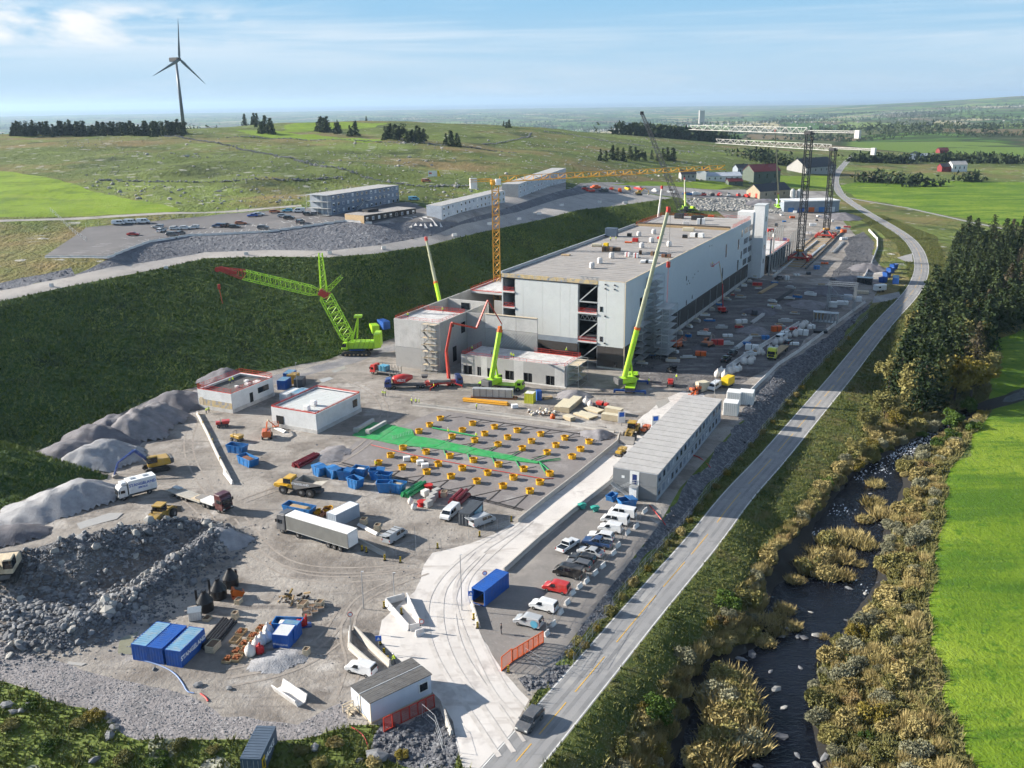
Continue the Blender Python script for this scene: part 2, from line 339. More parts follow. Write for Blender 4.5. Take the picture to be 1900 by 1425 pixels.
brk(PL((-250,1200,1.5),(0,1200,1.0),(200,1215,0.4),(330,1235,0.2)));brk(PL((-250,1240,1.2),(0,1262,0.8),(150,1312,0.5),(262,1372,0.2),(420,1372,0),(600,1372,0),(650,1345,0)))
brk(PL((-250,1425,-1.2),(0,1425,-1.4),(150,1425,-1.6),(300,1440,-1.5),(420,1430,-0.6),(600,1425,-0.8),(760,1425,-0.6),(830,1425,-0.1)))
brk([W(-46,60,-3),W(-25,60,-4),W(0,60,-2),W(12,60,0),W(25,60,-5),W(46,60,-3)])
brk(PL((860,1425,0),(850,1340,0),(830,1270,0)))
for p in [(400,1000,0),(700,1000,0),(850,1150,0),(600,1200,0),(760,830,0),(300,880,0),(500,800,0),(1000,1100,0),(1000,730,0),(1150,980,0),(1300,700,0),(900,900,0)]:CTRL.append(tuple(at(*p)))
for u,v in [(-30,-10),(20,20),(20,80),(25,140),(10,200),(60,200),(-30,60),(-30,160),(0,250),(60,260),(75,150),(55,80)]:CTRL.append(U(u,v,0))

for az in range(-46,47,4):
 t=min(1,max(0,(az-13)/16));lw= lambda a,b:a+(b-a)*t
 if az<=16:
  CTRL.append(W(az,2700,lw(-70,-30)));CTRL.append(W(az,4000,lw(-112,-50)))
 CTRL.append(W(az,6000,lw(-125,-45)));CTRL.append(W(az,9000,lw(-128,-20)));CTRL.append(W(az,12000,lw(-132,50+22*sin(az*1.3))));CTRL.append(W(az,14500,lw(-140,62+24*sin(az*0.9))))
 CTRL.append(W(az,19000,-138));CTRL.append(W(az,28000,-140));CTRL.append(W(az,70000,-140))
for az in (-46,46):
 for r in (100,160,250,400,650,1000):
  if az>0:CTRL.append(W(az,r,-2))
 if az<0:
  for r,z in ((75,-1),(110,1),(150,0.5),(210,1.5),(300,22),(450,34),(700,44),(950,48)):CTRL.append(W(az,r,z))
AZ0,AZ1,DAZ=rad(-46),rad(46),rad(0.15);LR0,LR1,DLR=math.log(60),math.log(70000),0.006
NA=int((AZ1-AZ0)/DAZ)+1;NR=int((LR1-LR0)/DLR)+1
def build_heights():
 c=np.array(CTRL);key=np.unique(np.round(c[:,:2],1),axis=0,return_index=True)[1];c=c[key]
 r=delaunay_2d_cdt([V((p[0],p[1])) for p in c],[],[],0,0.05);vs=np.array([(p.x,p.y) for p in r[0]]);zs=np.zeros(len(vs))
 for i,o in enumerate(r[3]):zs[i]=c[o[0]][2] if o else 0
 H=np.full((NR,NA),np.nan);AZ=AZ0+np.arange(NA)*DAZ;RR=np.exp(LR0+np.arange(NR)*DLR)
 for t in r[2]:
  p=vs[list(t)];z=zs[list(t)];az=np.arctan2(p[:,0],p[:,1]);rv=np.hypot(p[:,0],p[:,1])
  if rv.min()<1:continue
  rm=rv.min()
  for i in range(3):
   a,b=p[i],p[(i+1)%3];d=b-a;s=np.clip(-(a@d)/max(d@d,1e-9),0,1);rm=min(rm,np.hypot(*(a+d*s)))
  i0,i1=max(0,int((az.min()-AZ0)/DAZ)),min(NA-1,int((az.max()-AZ0)/DAZ)+1);j0,j1=max(0,int((math.log(max(rm,1))-LR0)/DLR)),min(NR-1,int((math.log(rv.max())-LR0)/DLR)+1)
  if i1<i0 or j1<j0:continue
  ga,gr=np.meshgrid(AZ[i0:i1+1],RR[j0:j1+1]);X=np.sin(ga)*gr;Y=np.cos(ga)*gr
  (x1,y1),(x2,y2),(x3,y3)=p;D=(y2-y3)*(x1-x3)+(x3-x2)*(y1-y3)
  if abs(D)<1e-9:continue
  l1=((y2-y3)*(X-x3)+(x3-x2)*(Y-y3))/D;l2=((y3-y1)*(X-x3)+(x1-x3)*(Y-y3))/D;l3=1-l1-l2
  m=(l1>-1e-6)&(l2>-1e-6)&(l3>-1e-6)
  sub=H[j0:j1+1,i0:i1+1];sub[m]=(l1*z[0]+l2*z[1]+l3*z[2])[m]
 bad=np.isnan(H)
 if bad.any():
  for j in range(NR):
   ok=~np.isnan(H[j])
   if ok.any():H[j]=np.interp(np.arange(NA),np.where(ok)[0],H[j][ok])
  for j in range(NR):
   if np.isnan(H[j]).any():H[j]=H[j-1] if j else 0
 def blur(A,s):
  for _ in range(2):
   for ax in (0,1):
    k=int(s) if ax else max(1,int(s));c=np.cumsum(np.concatenate([np.repeat(np.take(A,[0],ax),k+1,ax),A,np.repeat(np.take(A,[-1],ax),k,ax)],ax),ax)
    n=A.shape[ax];A=(np.take(c,np.arange(2*k+1,2*k+1+n),ax)-np.take(c,np.arange(0,n),ax))/(2*k+1)
  return A
 B1=blur(H,2);B2=blur(H,12);rr_=RR[:,None]
 wv=np.clip((rr_-430)/250,0,1)*np.ones((1,NA))
 H=B1*(1-wv)+B2*wv

 ga,gr=np.meshgrid(AZ,RR);X=np.sin(ga)*gr;Y=np.cos(ga)*gr
 rel=np.zeros_like(H);rg=np.random.default_rng(3)
 for lam,amp in ((190,1.6),(95,0.9),(47,0.5),(23,0.25)):
  for _ in range(5):
   a=rg.uniform(0,2*pi);ph=rg.uniform(0,2*pi);rel+=amp*0.4*np.sin(2*pi/lam*(X*np.cos(a)+Y*np.sin(a))+ph+1.5*np.sin(X/lam*0.9+ph)+1.2*np.cos(Y/lam*1.1))
 hw=np.clip((H-30)/6,0,1)*np.clip((gr-380)/80,0,1)*np.clip((2500-gr)/800,0,1)
 H=H+rel*hw
 return H
HZ=build_heights()
def dist_poly(x,y,pts):
 """distance to a polyline and the height interpolated along it (numpy arrays)"""
 best=np.full(np.shape(x),1e9);zb=np.zeros(np.shape(x))
 for a,b in zip(pts,pts[1:]):
  dx,dy=b[0]-a[0],b[1]-a[1];L=dx*dx+dy*dy+1e-9;s=np.clip(((x-a[0])*dx+(y-a[1])*dy)/L,0,1)
  d=np.hypot(x-a[0]-s*dx,y-a[1]-s*dy);m=d<best;best=np.where(m,d,best);zb=np.where(m,a[2]+(b[2]-a[2])*s,zb)
 return best,zb
def add_mound(pts,k=1.7,rough=0.0,power=1.15):
 global HZ
 pts=[tuple(p) for p in pts];xs=[p[0] for p in pts];ys=[p[1] for p in pts];mz=max(p[2] for p in pts)*k+3
 ga,gr=np.meshgrid(AZ0+np.arange(NA)*DAZ,np.exp(LR0+np.arange(NR)*DLR));X=np.sin(ga)*gr;Y=np.cos(ga)*gr
 m=(X>min(xs)-mz)&(X<max(xs)+mz)&(Y>min(ys)-mz)&(Y<max(ys)+mz)
 d,z=dist_poly(X[m],Y[m],pts);wdt=np.maximum(z*k,0.1);q=np.clip(1-d/wdt,0,1);h=z*(1-(1-q)**power)
 if rough:h=h*(1+rough*(np.sin(X[m]*0.9+Y[m]*0.5)*np.sin(Y[m]*0.8-X[m]*0.3)+0.6*np.sin(X[m]*2.1)*np.sin(Y[m]*1.9)))
 HZ[m]=np.maximum(HZ[m],h)
SPUR=PL((-200,790,10),(-80,812,8.4),(0,832,6.8),(60,846,5.2),(110,858,3.6),(160,872,1.7),(200,884,0.4))
add_mound(SPUR,2.0)
ROCK1=PL((-40,1046,4.0),(40,1028,5.0),(130,1002,5.8),(230,980,5.4),(310,964,4.0),(372,966,2.4))
ROCK2=PL((20,1185,1.5),(100,1160,2.6),(180,1135,3.0),(260,1085,3.2),(330,1030,3.2),(405,975,2.6))
add_mound(ROCK1,1.9,0.10);add_mound(ROCK2,1.7,0.10)
def Z(x,y):
 r=math.hypot(x,y);i=(math.atan2(x,y)-AZ0)/DAZ;j=(math.log(max(r,60.01))-LR0)/DLR
 i=min(max(i,0),NA-1.001);j=min(max(j,0),NR-1.001);a,b=int(i),int(j);s,t=i-a,j-b
 return float((HZ[b,a]*(1-s)+HZ[b,a+1]*s)*(1-t)+(HZ[b+1,a]*(1-s)+HZ[b+1,a+1]*s)*t)
def Zn(x,y):
 r=np.hypot(x,y);i=np.clip((np.arctan2(x,y)-AZ0)/DAZ,0,NA-1.001);j=np.clip((np.log(np.maximum(r,60.01))-LR0)/DLR,0,NR-1.001)
 a=i.astype(int);b=j.astype(int);s=i-a;t=j-b
 return (HZ[b,a]*(1-s)+HZ[b,a+1]*s)*(1-t)+(HZ[b+1,a]*(1-s)+HZ[b+1,a+1]*s)*t
TT=60*1.004**np.arange(1770)
def G(px,py):
 """the place on the ground that the photo shows at this pixel"""
 d=ray(px,py);T=TT if py<330 else TT[:700];hit=CAM_H+d.z*T<Zn(d.x*T,d.y*T);k=int(np.argmax(hit)) if hit.any() else len(T)-1
 lo,hi=float(T[max(k-1,0)]),float(T[k])
 for _ in range(14):
  mid=(lo+hi)/2
  if CAM_H+d.z*mid<Z(d.x*mid,d.y*mid):hi=mid
  else:lo=mid
 return V((d.x*hi,d.y*hi,Z(d.x*hi,d.y*hi)))
def on(p,dz=0.0):return V((p[0],p[1],Z(p[0],p[1])+dz))
# ------------------------------------------------------------------ ground sheets: one triangulation cut along every boundary, one object per kind of ground
def dens(poly,closed=True):
 out=[];n=len(poly)
 for i in range(n if closed else n-1):
  a,b=poly[i],poly[(i+1)%n];L=math.dist(a[:2],b[:2]);r=math.hypot(a[0],a[1]);k=max(1,int(L/max(2.0,r*0.012)))
  out+=[(a[0]+(b[0]-a[0])*j/k,a[1]+(b[1]-a[1])*j/k) for j in range(k)]
 if not closed:out.append(tuple(poly[-1][:2]))
 return out
def GP(*px):return [tuple(G(*p)[:2]) for p in px]
def wob(poly,amp,seed=1):
 """uneven, hand-made looking edge"""
 rg=np.random.default_rng(seed);d=dens(poly);n=len(d);k=rg.normal(0,1,(n,2))
 k=(k+np.roll(k,1,0)+np.roll(k,-1,0))/2
 return [(p[0]+amp*k[i,0],p[1]+amp*k[i,1]) for i,p in enumerate(d)]
xy= lambda L:[tuple(p[:2]) for p in L]
ZONES=[]
def zone(name,poly):ZONES.append((name,[tuple(p[:2]) for p in poly]))
spur_back=[(p[0]-0.4*2.2*p[2],p[1]+0.9*2.2*p[2]) for p in SPUR]
zone('site_ground',GP((-330,1060),(0,946),(90,906),(200,888))+xy(BANK_FOOT[2:])+GP((1330,391),(1400,392),(1450,392),(1545,388),(1556,400),(1590,440),(1640,500),(1640,520),(1622,550))+GP(*[p[:2] for p in SITE_EDGE[::-1]])+GP((985,1300),(925,1425),(860,1425),(845,1385),(800,1345),(640,1345),(560,1372),(420,1372),(262,1370),(150,1310),(0,1262),(-330,1240)))
zone('upper_yard',GP((1040,372),(1090,362),(1200,358),(1255,366),(1330,368),(1400,371),(1440,378),(1480,384),(1540,372),(1535,355),(1440,352),(1330,352),(1240,345),(1140,338),(1075,340)))
zone('rock_embankment',GP((1265,369),(1330,368),(1400,370),(1440,376),(1475,386),(1450,398),(1400,391),(1340,391),(1290,391)))
zone('grass_bank',wob(xy(BANK_FOOT)+xy(BANK_TOP)[::-1],0.35,2))
zone('grass_bank',GP((-330,1060),(0,945),(90,905),(200,888))+[tuple(SPUR[-1][:2])]+spur_back[::-1])
zone('upper_road',xy(BANK_TOP)+xy(UPROAD_IN)[::-1])
zone('rock_slope',xy(UPROAD_IN[3:])+xy(PARK_EDGE[3:])[::-1])
zone('rock_slope',wob(GP((-330,600),(-100,548),(40,515),(130,498),(135,512),(0,539),(-330,616)),.6,85))
zone('parking_area',xy(PARK_EDGE[2:9])+xy(PARK_BACK[:8])[::-1])
zone('upper_yard',xy(PARK_EDGE[8:13])+xy(PARK_BACK[7:])[::-1])
zone('meadow',wob(GP((-330,326),(0,318),(90,328),(150,345),(240,369),(335,391),(200,398),(0,405),(-330,414)),1.0,3))
zone('upper_road',wob(GP((-330,420),(0,407),(200,400),(335,393),(560,380),(560,383),(335,396),(200,404),(0,412),(-330,426)),0.4,4))
zone('meadow',wob(GP((530,232),(640,226),(720,228),(700,236),(600,242),(520,244)),2,5))
zone('meadow',wob(GP((430,240),(530,246),(720,260),(680,266),(480,252)),2,6))

edge=GP(*[p[:2] for p in SITE_EDGE])
slope_foot=GP((1053,1212),(1160,1085),(1250,985),(1325,893),(1420,785),(1480,715),(1575,618),(1618,572))
vr=GP(*[p[:2] for p in VERGE_R]);fl=GP(*[p[:2] for p in FIELD_L])
zone('riverside',vr+GP((1760,640),(1900,560),(2100,540))+fl[::-1]+GP((1600,1620),(1000,1620)))
zone('verge',wob(slope_foot+GP((1640,560),(1690,520),(1660,450),(1600,410),(1575,395),(1640,400),(1740,440),(1760,520),(1740,600),(1700,680))+vr[::-1]+GP((1000,1620),(940,1560),(1000,1420),(1060,1235)),0.5,7))
zone('rubble_slope',wob(edge[:8]+slope_foot[:7][::-1],0.5,8))
zone('rubble_slope',wob(GP((1372,782),(1388,742),(1443,686),(1483,660),(1569,596),(1605,568),(1618,562),(1600,585),(1575,612),(1480,710),(1420,778)),.4,83))
zone('rubble_slope',wob(GP((1530,556),(1545,512),(1568,474),(1578,442),(1600,430),(1622,450),(1620,480),(1598,524),(1562,546)),.6,84))
zone('rubble_slope',wob(GP((960,1262),(1010,1240),(1050,1235),(1058,1255),(1030,1275),(975,1282)),0.4,81))
zone('rubble_slope',wob(GP((700,1345),(760,1340),(815,1310),(840,1360),(850,1425),(760,1425),(690,1400)),0.4,82))
zone('field',wob(fl+GP((2300,560),(2300,1520)),0.6,9))
zone('field',wob(GP((1556,345),(1600,335),(1700,335),(1800,336),(1900,338),(2300,345),(2300,446),(1900,420),(1840,415),(1780,403),(1700,389),(1640,376),(1590,368)),1.0,10))
zone('meadow',wob(GP((1440,326),(1538,326),(1533,350),(1480,350),(1430,338)),0.6,11))
zone('meadow',wob(GP((1130,342),(1200,336),(1330,335),(1360,345),(1330,352),(1240,344)),0.6,12))

zone('rock_pit',wob(GP((-200,1045),(0,1028),(130,1000),(230,975),(330,955),(415,962),(405,1000),(345,1080),(250,1145),(190,1195),(-200,1195)),.5,55))
zone('gravel_track',wob(GP((-330,1215),(0,1200),(110,1228),(200,1256),(330,1292),(420,1330),(560,1335),(640,1300),(650,1345),(560,1372),(262,1372),(150,1312),(0,1262),(-330,1240)),0.5,13))
zone('ring_pad',wob([tuple(uv(*p)[:2]) for p in ((-31,-52),(17.4,-52.5),(17.4,-97),(-20,-97.5),(-34,-94),(-37,-80),(-33,-66))],0.3,14))
zone('car_park',GP((880,1110),(935,1075),(1000,1010),(1080,945),(1130,915),(1222,975),(1130,1092),(1040,1215),(1008,1258),(935,1240),(895,1190)))
zone('haul_road',wob(GP((925,1425),(860,1425),(838,1340),(790,1265),(700,1185),(705,1150),(770,1100),(785,1050),(800,1025),(870,1010),(945,980),(1010,930),(1080,878),(1145,818),(1195,770),(1230,742),(1290,715),(1310,735),(1255,775),(1200,815),(1150,862),(1120,905),(1050,960),(980,1020),(930,1062),(885,1100),(870,1120),(880,1165),(900,1200),(935,1245),(985,1300),(960,1345)),0.25,15))
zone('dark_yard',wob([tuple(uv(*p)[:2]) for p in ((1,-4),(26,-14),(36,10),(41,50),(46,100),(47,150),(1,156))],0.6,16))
zone('site_track',wob([tuple(uv(*p)[:2]) for p in ((-95,-62),(-84,-26),(-72,30),(-65,90),(-63,90),(-67,30),(-77,-24),(-86,-55))],0.3,17))
rl_=xy(offset_line(ROADC,-ROAD_HW));rr_=xy(offset_line(ROADC,ROAD_HW))
zone('public_road',rl_+rr_[::-1])
zone('public_road',GP((1622,550),(1668,541),(1672,551),(1640,560),(1618,562)))
zone('public_road',GP((1664,478),(1692,470),(1694,486),(1680,485)))
lane=[G(1560,364),G(1600,372),G(1680,385),G(1800,412),G(1900,432),G(2200,476)]
zone('public_road',xy(offset_line(lane,-1.6))+xy(offset_line(lane,1.6))[::-1])
zone('river',wob(GP(*[p[:2] for p in RIV_L])+GP(*[p[:2] for p in RIV_R])[::-1],0.4,18))
def in_poly(X,Y,poly):
 p=np.array(poly);m=(X>p[:,0].min())&(X<p[:,0].max())&(Y>p[:,1].min())&(Y<p[:,1].max());idx=np.where(m)[0]
 x,y=X[idx],Y[idx];ins=np.zeros(len(idx),bool)
 for (x1,y1),(x2,y2) in zip(poly,poly[1:]+poly[:1]):
  if y1==y2:continue
  c=((y1>y)!=(y2>y))&(x<(x2-x1)*(y-y1)/(y2-y1)+x1);ins^=c
 r=np.zeros(len(X),bool);r[idx[ins]]=True;return r
def build_ground():
 pts=[];edges=[]
 for name,poly in ZONES:
  d=dens(poly);o=len(pts);pts+=d;edges+=[(o+i,o+(i+1)%len(d)) for i in range(len(d))]
 rg=np.random.default_rng(11);r=66.0;st=[]
 while r<66000:
  step=0.010 if r<700 else 0.018 if r<3000 else 0.05
  da=rad(0.55 if r<900 else 0.8 if r<4000 else 1.6);n=int(rad(90)/da)
  a=np.linspace(rad(-45),rad(45),n)+rg.uniform(-0.35,0.35,n)*da;rr2=r*(1+rg.uniform(-0.35,0.35,n)*step)
  st.append(np.stack([np.sin(a)*rr2,np.cos(a)*rr2],1));r*=1+step
 st=np.concatenate(st);pts+=[tuple(p) for p in st]
 res=delaunay_2d_cdt([V(p) for p in pts],edges,[],0,0.01)
 vx=np.array([(p.x,p.y) for p in res[0]]);F=np.array([f for f in res[2] if len(f)==3])
 z=Zn(vx[:,0],vx[:,1]);C=vx[F].mean(1);R=np.hypot(C[:,0],C[:,1]);A=np.degrees(np.arctan2(C[:,0],C[:,1]))
 lab=np.zeros(len(F),int);names=['moor','farmland','sea']
 rl2=np.where(A<9,1300,1400);lab[R>rl2]=1;lab[(R>26000)]=2
 for nm,poly in ZONES:
  if nm not in names:names.append(nm)
  lab[in_poly(C[:,0],C[:,1],poly)]=names.index(nm)
 keep=(R>62)&(np.abs(A)<45.5)

 out={}
 for i,nm in enumerate(names):
  f=F[(lab==i)&keep]
  if not len(f):continue
  used=np.unique(f);mp=np.full(len(vx),-1);mp[used]=np.arange(len(used));P=np.column_stack([vx[used],z[used]])
  out[nm]=(P,mp[f])
 return out
GROUND=build_ground()
def sheet(name,P,F,m,zoff=0.0,smooth=True):
 me=bpy.data.meshes.new(name);P=np.array(P,float);P[:,2]+=zoff;F=np.array(F)
 a,b,c=P[F[:,0]],P[F[:,1]],P[F[:,2]];nz=np.cross(b-a,c-a)[:,2];F[nz<0]=F[nz<0][:,::-1]
 me.vertices.add(len(P));me.vertices.foreach_set('co',P.ravel());me.loops.add(len(F)*3);me.loops.foreach_set('vertex_index',F.ravel().astype(np.int32))
 me.polygons.add(len(F));me.polygons.foreach_set('loop_start',np.arange(0,len(F)*3,3,dtype=np.int32));me.update(calc_edges=True);me.validate()
 return link(name,me,m,None,smooth)

gmat('site_ground',[((.262,.238,.214),(.41,.376,.34),0.05,7),((.165,.146,.13),(.255,.228,.203),0.22,8,.46,.60),((.50,.475,.45),(.60,.575,.55),0.11,7,.56,.70),((.165,.148,.135),(.24,.217,.198),0.12,8,.55,.66,((0.3,2.4,1),0.6))],bump=0.55,bscale=0.9,bdist=0.35,speck=(5.0,0.10,(.22,.20,.19)))
gmat('site_track',[((.17,.17,.185),(.27,.265,.275),0.15,7),((.33,.31,.29),(.38,.36,.33),0.3,7,.52,.64)],bump=0.4,bscale=1.2)
gmat('haul_road',[((.54,.51,.485),(.68,.645,.615),0.07,7),((.40,.37,.355),(.47,.44,.42),0.35,8,.52,.66),((.36,.32,.29),(.42,.38,.35),0.09,8,.56,.70,((0.4,2.4,1),0.5))],bump=0.25,bscale=0.8,bdist=0.12)
gmat('car_park',[((.19,.178,.17),(.275,.255,.24),0.12,7),((.28,.255,.235),(.33,.305,.28),0.2,8,.55,.68)],bump=0.5,bscale=3.0,bdist=0.08,speck=(6.0,0.10,(.30,.28,.27)))
gmat('ring_pad',[((.195,.178,.176),(.275,.253,.246),0.10,7),((.30,.285,.28),(.35,.33,.32),0.3,8,.56,.70)],bump=0.5,bscale=2.0,bdist=0.12,speck=(5.0,0.12,(.16,.15,.155)))
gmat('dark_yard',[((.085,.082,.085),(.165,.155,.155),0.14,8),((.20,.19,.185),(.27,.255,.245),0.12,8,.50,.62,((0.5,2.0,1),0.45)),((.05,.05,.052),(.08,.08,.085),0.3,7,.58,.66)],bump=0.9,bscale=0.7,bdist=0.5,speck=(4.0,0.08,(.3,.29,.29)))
gmat('gravel_track',[((.225,.21,.212),(.31,.29,.292),0.2,8),((.19,.18,.185),(.25,.24,.24),0.8,6,.50,.64)],bump=0.8,bscale=1.6,bdist=0.3,speck=(3.6,0.10,(.40,.385,.385)))
gmat('rock_pit',[((.13,.115,.105),(.21,.19,.175),0.15,8),((.27,.25,.235),(.33,.31,.29),0.4,6,.52,.64)],bump=1.0,bscale=0.9,bdist=0.6,speck=(1.6,0.2,(.33,.33,.335)))
gmat('rubble_slope',[((.075,.078,.09),(.15,.155,.175),0.9,7),((.2,.2,.215),(.27,.27,.28),1.4,6,.55,.66)],bump=1.0,bscale=1.0,bdist=0.7,speck=(2.2,0.30,(.24,.245,.26)))
gmat('rock_slope',[((.12,.125,.145),(.19,.195,.215),0.10,8),((.25,.255,.27),(.32,.32,.33),0.5,7,.58,.70)],bump=1.0,bscale=0.55,bdist=1.0,speck=(1.4,0.06,(.26,.265,.28)))
gmat('rock_embankment',[((.14,.14,.14),(.24,.235,.23),0.3,8),((.33,.32,.31),(.42,.41,.40),0.4,6,.5,.62)],bump=1.0,bscale=0.3,bdist=1.5,speck=(0.5,0.25,(.42,.41,.40)))
gmat('upper_road',[((.36,.335,.315),(.46,.43,.405),0.12,7),((.25,.235,.225),(.31,.29,.275),0.2,7,.55,.68)],bump=0.4,bscale=1.0)
gmat('upper_yard',[((.28,.265,.255),(.40,.375,.355),0.08,7),((.17,.16,.155),(.24,.225,.215),0.12,7,.50,.62)],bump=0.5,bscale=0.7)
gmat('parking_area',[((.145,.14,.145),(.19,.183,.185),0.05,6),((.21,.2,.2),(.24,.23,.225),0.15,6,.56,.7)],bump=0.15,bscale=2)
gmat('public_road',[((.27,.27,.275),(.33,.325,.325),0.06,7),((.36,.35,.34),(.41,.40,.385),0.3,8,.54,.68),((.22,.22,.225),(.25,.25,.255),0.5,7,.60,.70,((0.15,3.0,1),0.55))],bump=0.12,bscale=4,bdist=0.05)
gmat('grass_bank',[((.034,.066,.016),(.062,.110,.026),0.08,9),((.075,.120,.030),(.105,.145,.045),0.5,8,.52,.70),((.022,.042,.012),(.036,.058,.018),0.20,8,.52,.66),((.09,.075,.035),(.12,.10,.05),0.35,8,.64,.74)],bump=1.0,bscale=0.8,bdist=1.0)
gmat('moor',[((.080,.110,.024),(.135,.170,.040),0.018,9),((.180,.135,.055),(.24,.180,.078),0.020,9,.50,.64),((.040,.058,.018),(.060,.078,.024),0.06,9,.54,.66),((.14,.19,.036),(.18,.235,.05),0.030,8,.54,.66)],bump=0.9,bscale=0.25,bdist=2.0,speck=(0.28,0.045,(.42,.41,.38)))
gmat('meadow',[((.150,.235,.012),(.21,.31,.020),0.03,8),((.095,.165,.012),(.125,.20,.02),0.15,9,.50,.64),((.20,.26,.030),(.25,.30,.045),0.08,9,.56,.68,((0.3,2.5,1),0.9))],bump=0.6,bscale=0.5,bdist=0.6)
gmat('field',[((.105,.185,.010),(.150,.240,.016),0.02,8),((.185,.27,.020),(.225,.30,.032),0.05,9,.46,.60),((.055,.125,.008),(.08,.16,.012),0.04,8,.48,.62,((0.35,2.2,1),0.35)),((.06,.14,.008),(.08,.17,.012),0.9,8,.52,.64)],bump=0.7,bscale=1.2,bdist=0.5)
gmat('verge',[((.070,.092,.022),(.11,.13,.034),0.12,9),((.115,.105,.040),(.155,.135,.055),0.25,8,.50,.64),((.035,.055,.015),(.05,.075,.02),0.7,8,.52,.64)],bump=0.9,bscale=1.6,bdist=0.5)
gmat('riverside',[((.11,.11,.04),(.17,.155,.06),0.15,9),((.20,.165,.07),(.27,.22,.10),0.2,9,.48,.62),((.04,.052,.018),(.06,.072,.025),0.4,8,.52,.64)],bump=1.0,bscale=1.0,bdist=0.8)
def farmland_mat():
 m=bpy.data.materials.new('farmland');m.use_nodes=True;t=m.node_tree;b=t.nodes['Principled BSDF'];b.inputs['Roughness'].default_value=0.95;b.inputs['Specular IOR Level'].default_value=0.1
 g=t.nodes.new('ShaderNodeNewGeometry');n0=t.nodes.new('ShaderNodeTexNoise');n0.inputs['Scale'].default_value=0.004;n0.inputs['Detail'].default_value=3;lk(t,g.outputs['Position'],n0.inputs['Vector'])
 sb=t.nodes.new('ShaderNodeVectorMath');sb.operation='SCALE';sb.inputs['Scale'].default_value=160;lk(t,n0.outputs['Color'],sb.inputs[0])
 ad=t.nodes.new('ShaderNodeVectorMath');lk(t,g.outputs['Position'],ad.inputs[0]);lk(t,sb.outputs[0],ad.inputs[1])
 mp=t.nodes.new('ShaderNodeMapping');mp.inputs['Rotation'].default_value=(0,0,0.5);mp.inputs['Scale'].default_value=(1,0.45,0);lk(t,ad.outputs[0],mp.inputs[0])
 def vor(sc,feat='F1'):
  v=t.nodes.new('ShaderNodeTexVoronoi');v.feature=feat;v.inputs['Scale'].default_value=sc;lk(t,mp.outputs[0],v.inputs['Vector']);return v
 v1=vor(0.0042);sc=t.nodes.new('ShaderNodeSeparateColor');lk(t,v1.outputs['Color'],sc.inputs[0])
 r=t.nodes.new('ShaderNodeValToRGB');r.color_ramp.interpolation='CONSTANT';cols=[(.070,.135,.026),(.13,.20,.04),(.085,.10,.045),(.30,.27,.13),(.09,.17,.03),(.16,.125,.07),(.18,.24,.06),(.05,.075,.03),(.38,.34,.20)]
 for i,c in enumerate(cols):
  e=r.color_ramp.elements[0] if i==0 else r.color_ramp.elements.new(i/len(cols));e.position=[0,.16,.30,.42,.50,.64,.76,.88,.96][i];e.color=(*c,1)
 lk(t,sc.outputs[0],r.inputs['Fac'])
 e1=vor(0.0042,'DISTANCE_TO_EDGE');rh=t.nodes.new('ShaderNodeValToRGB');rh.color_ramp.elements[0].position=0.02;rh.color_ramp.elements[1].position=0.05
 rh.color_ramp.elements[0].color=(1,1,1,1);rh.color_ramp.elements[1].color=(0,0,0,1);lk(t,e1.outputs['Distance'],rh.inputs['Fac'])
 nw=t.nodes.new('ShaderNodeTexNoise');nw.inputs['Scale'].default_value=0.0016;nw.inputs['Detail'].default_value=7;nw.inputs['Roughness'].default_value=0.6;lk(t,g.outputs['Position'],nw.inputs['Vector'])
 rw=t.nodes.new('ShaderNodeValToRGB');rw.color_ramp.elements[0].position=0.58;rw.color_ramp.elements[1].position=0.61;rw.color_ramp.elements[0].color=(0,0,0,1);rw.color_ramp.elements[1].color=(1,1,1,1);lk(t,nw.outputs['Fac'],rw.inputs['Fac'])
 mxm=t.nodes.new('ShaderNodeMath');mxm.operation='MAXIMUM';lk(t,rh.outputs['Color'],mxm.inputs[0]);lk(t,rw.outputs['Color'],mxm.inputs[1])
 mm=t.nodes.new('ShaderNodeMath');mm.operation='MULTIPLY';mm.inputs[1].default_value=0.8;lk(t,mxm.outputs[0],mm.inputs[0])
 mx=t.nodes.new('ShaderNodeMixRGB');lk(t,mm.outputs[0],mx.inputs[0]);lk(t,r.outputs['Color'],mx.inputs[1]);mx.inputs[2].default_value=(.030,.045,.020,1)
 lk(t,mx.outputs[0],b.inputs['Base Color']);MATS['farmland']=m
farmland_mat()
mat('sea',(.16,.20,.25),rough=0.35,var=0.05,scale=0.0005)
def river_mat():
 m=mat('river',(.006,.008,.014),rough=0.16,var=0.3,scale=0.3,spec=0.16);t=m.node_tree;b=t.nodes['Principled BSDF']
 g=t.nodes.new('ShaderNodeNewGeometry');mp=t.nodes.new('ShaderNodeMapping');mp.inputs['Rotation'].default_value=(0,0,0.35);mp.inputs['Scale'].default_value=(0.8,1.5,1);lk(t,g.outputs['Position'],mp.inputs[0])
 n=t.nodes.new('ShaderNodeTexNoise');n.inputs['Scale'].default_value=1.6;n.inputs['Detail'].default_value=5;lk(t,mp.outputs[0],n.inputs['Vector'])
 bp=t.nodes.new('ShaderNodeBump');bp.inputs['Strength'].default_value=0.6;bp.inputs['Distance'].default_value=0.4;lk(t,n.outputs['Fac'],bp.inputs['Height']);lk(t,bp.outputs[0],b.inputs['Normal'])
river_mat()
mat('river_bed',(.03,.028,.025),rough=0.9)
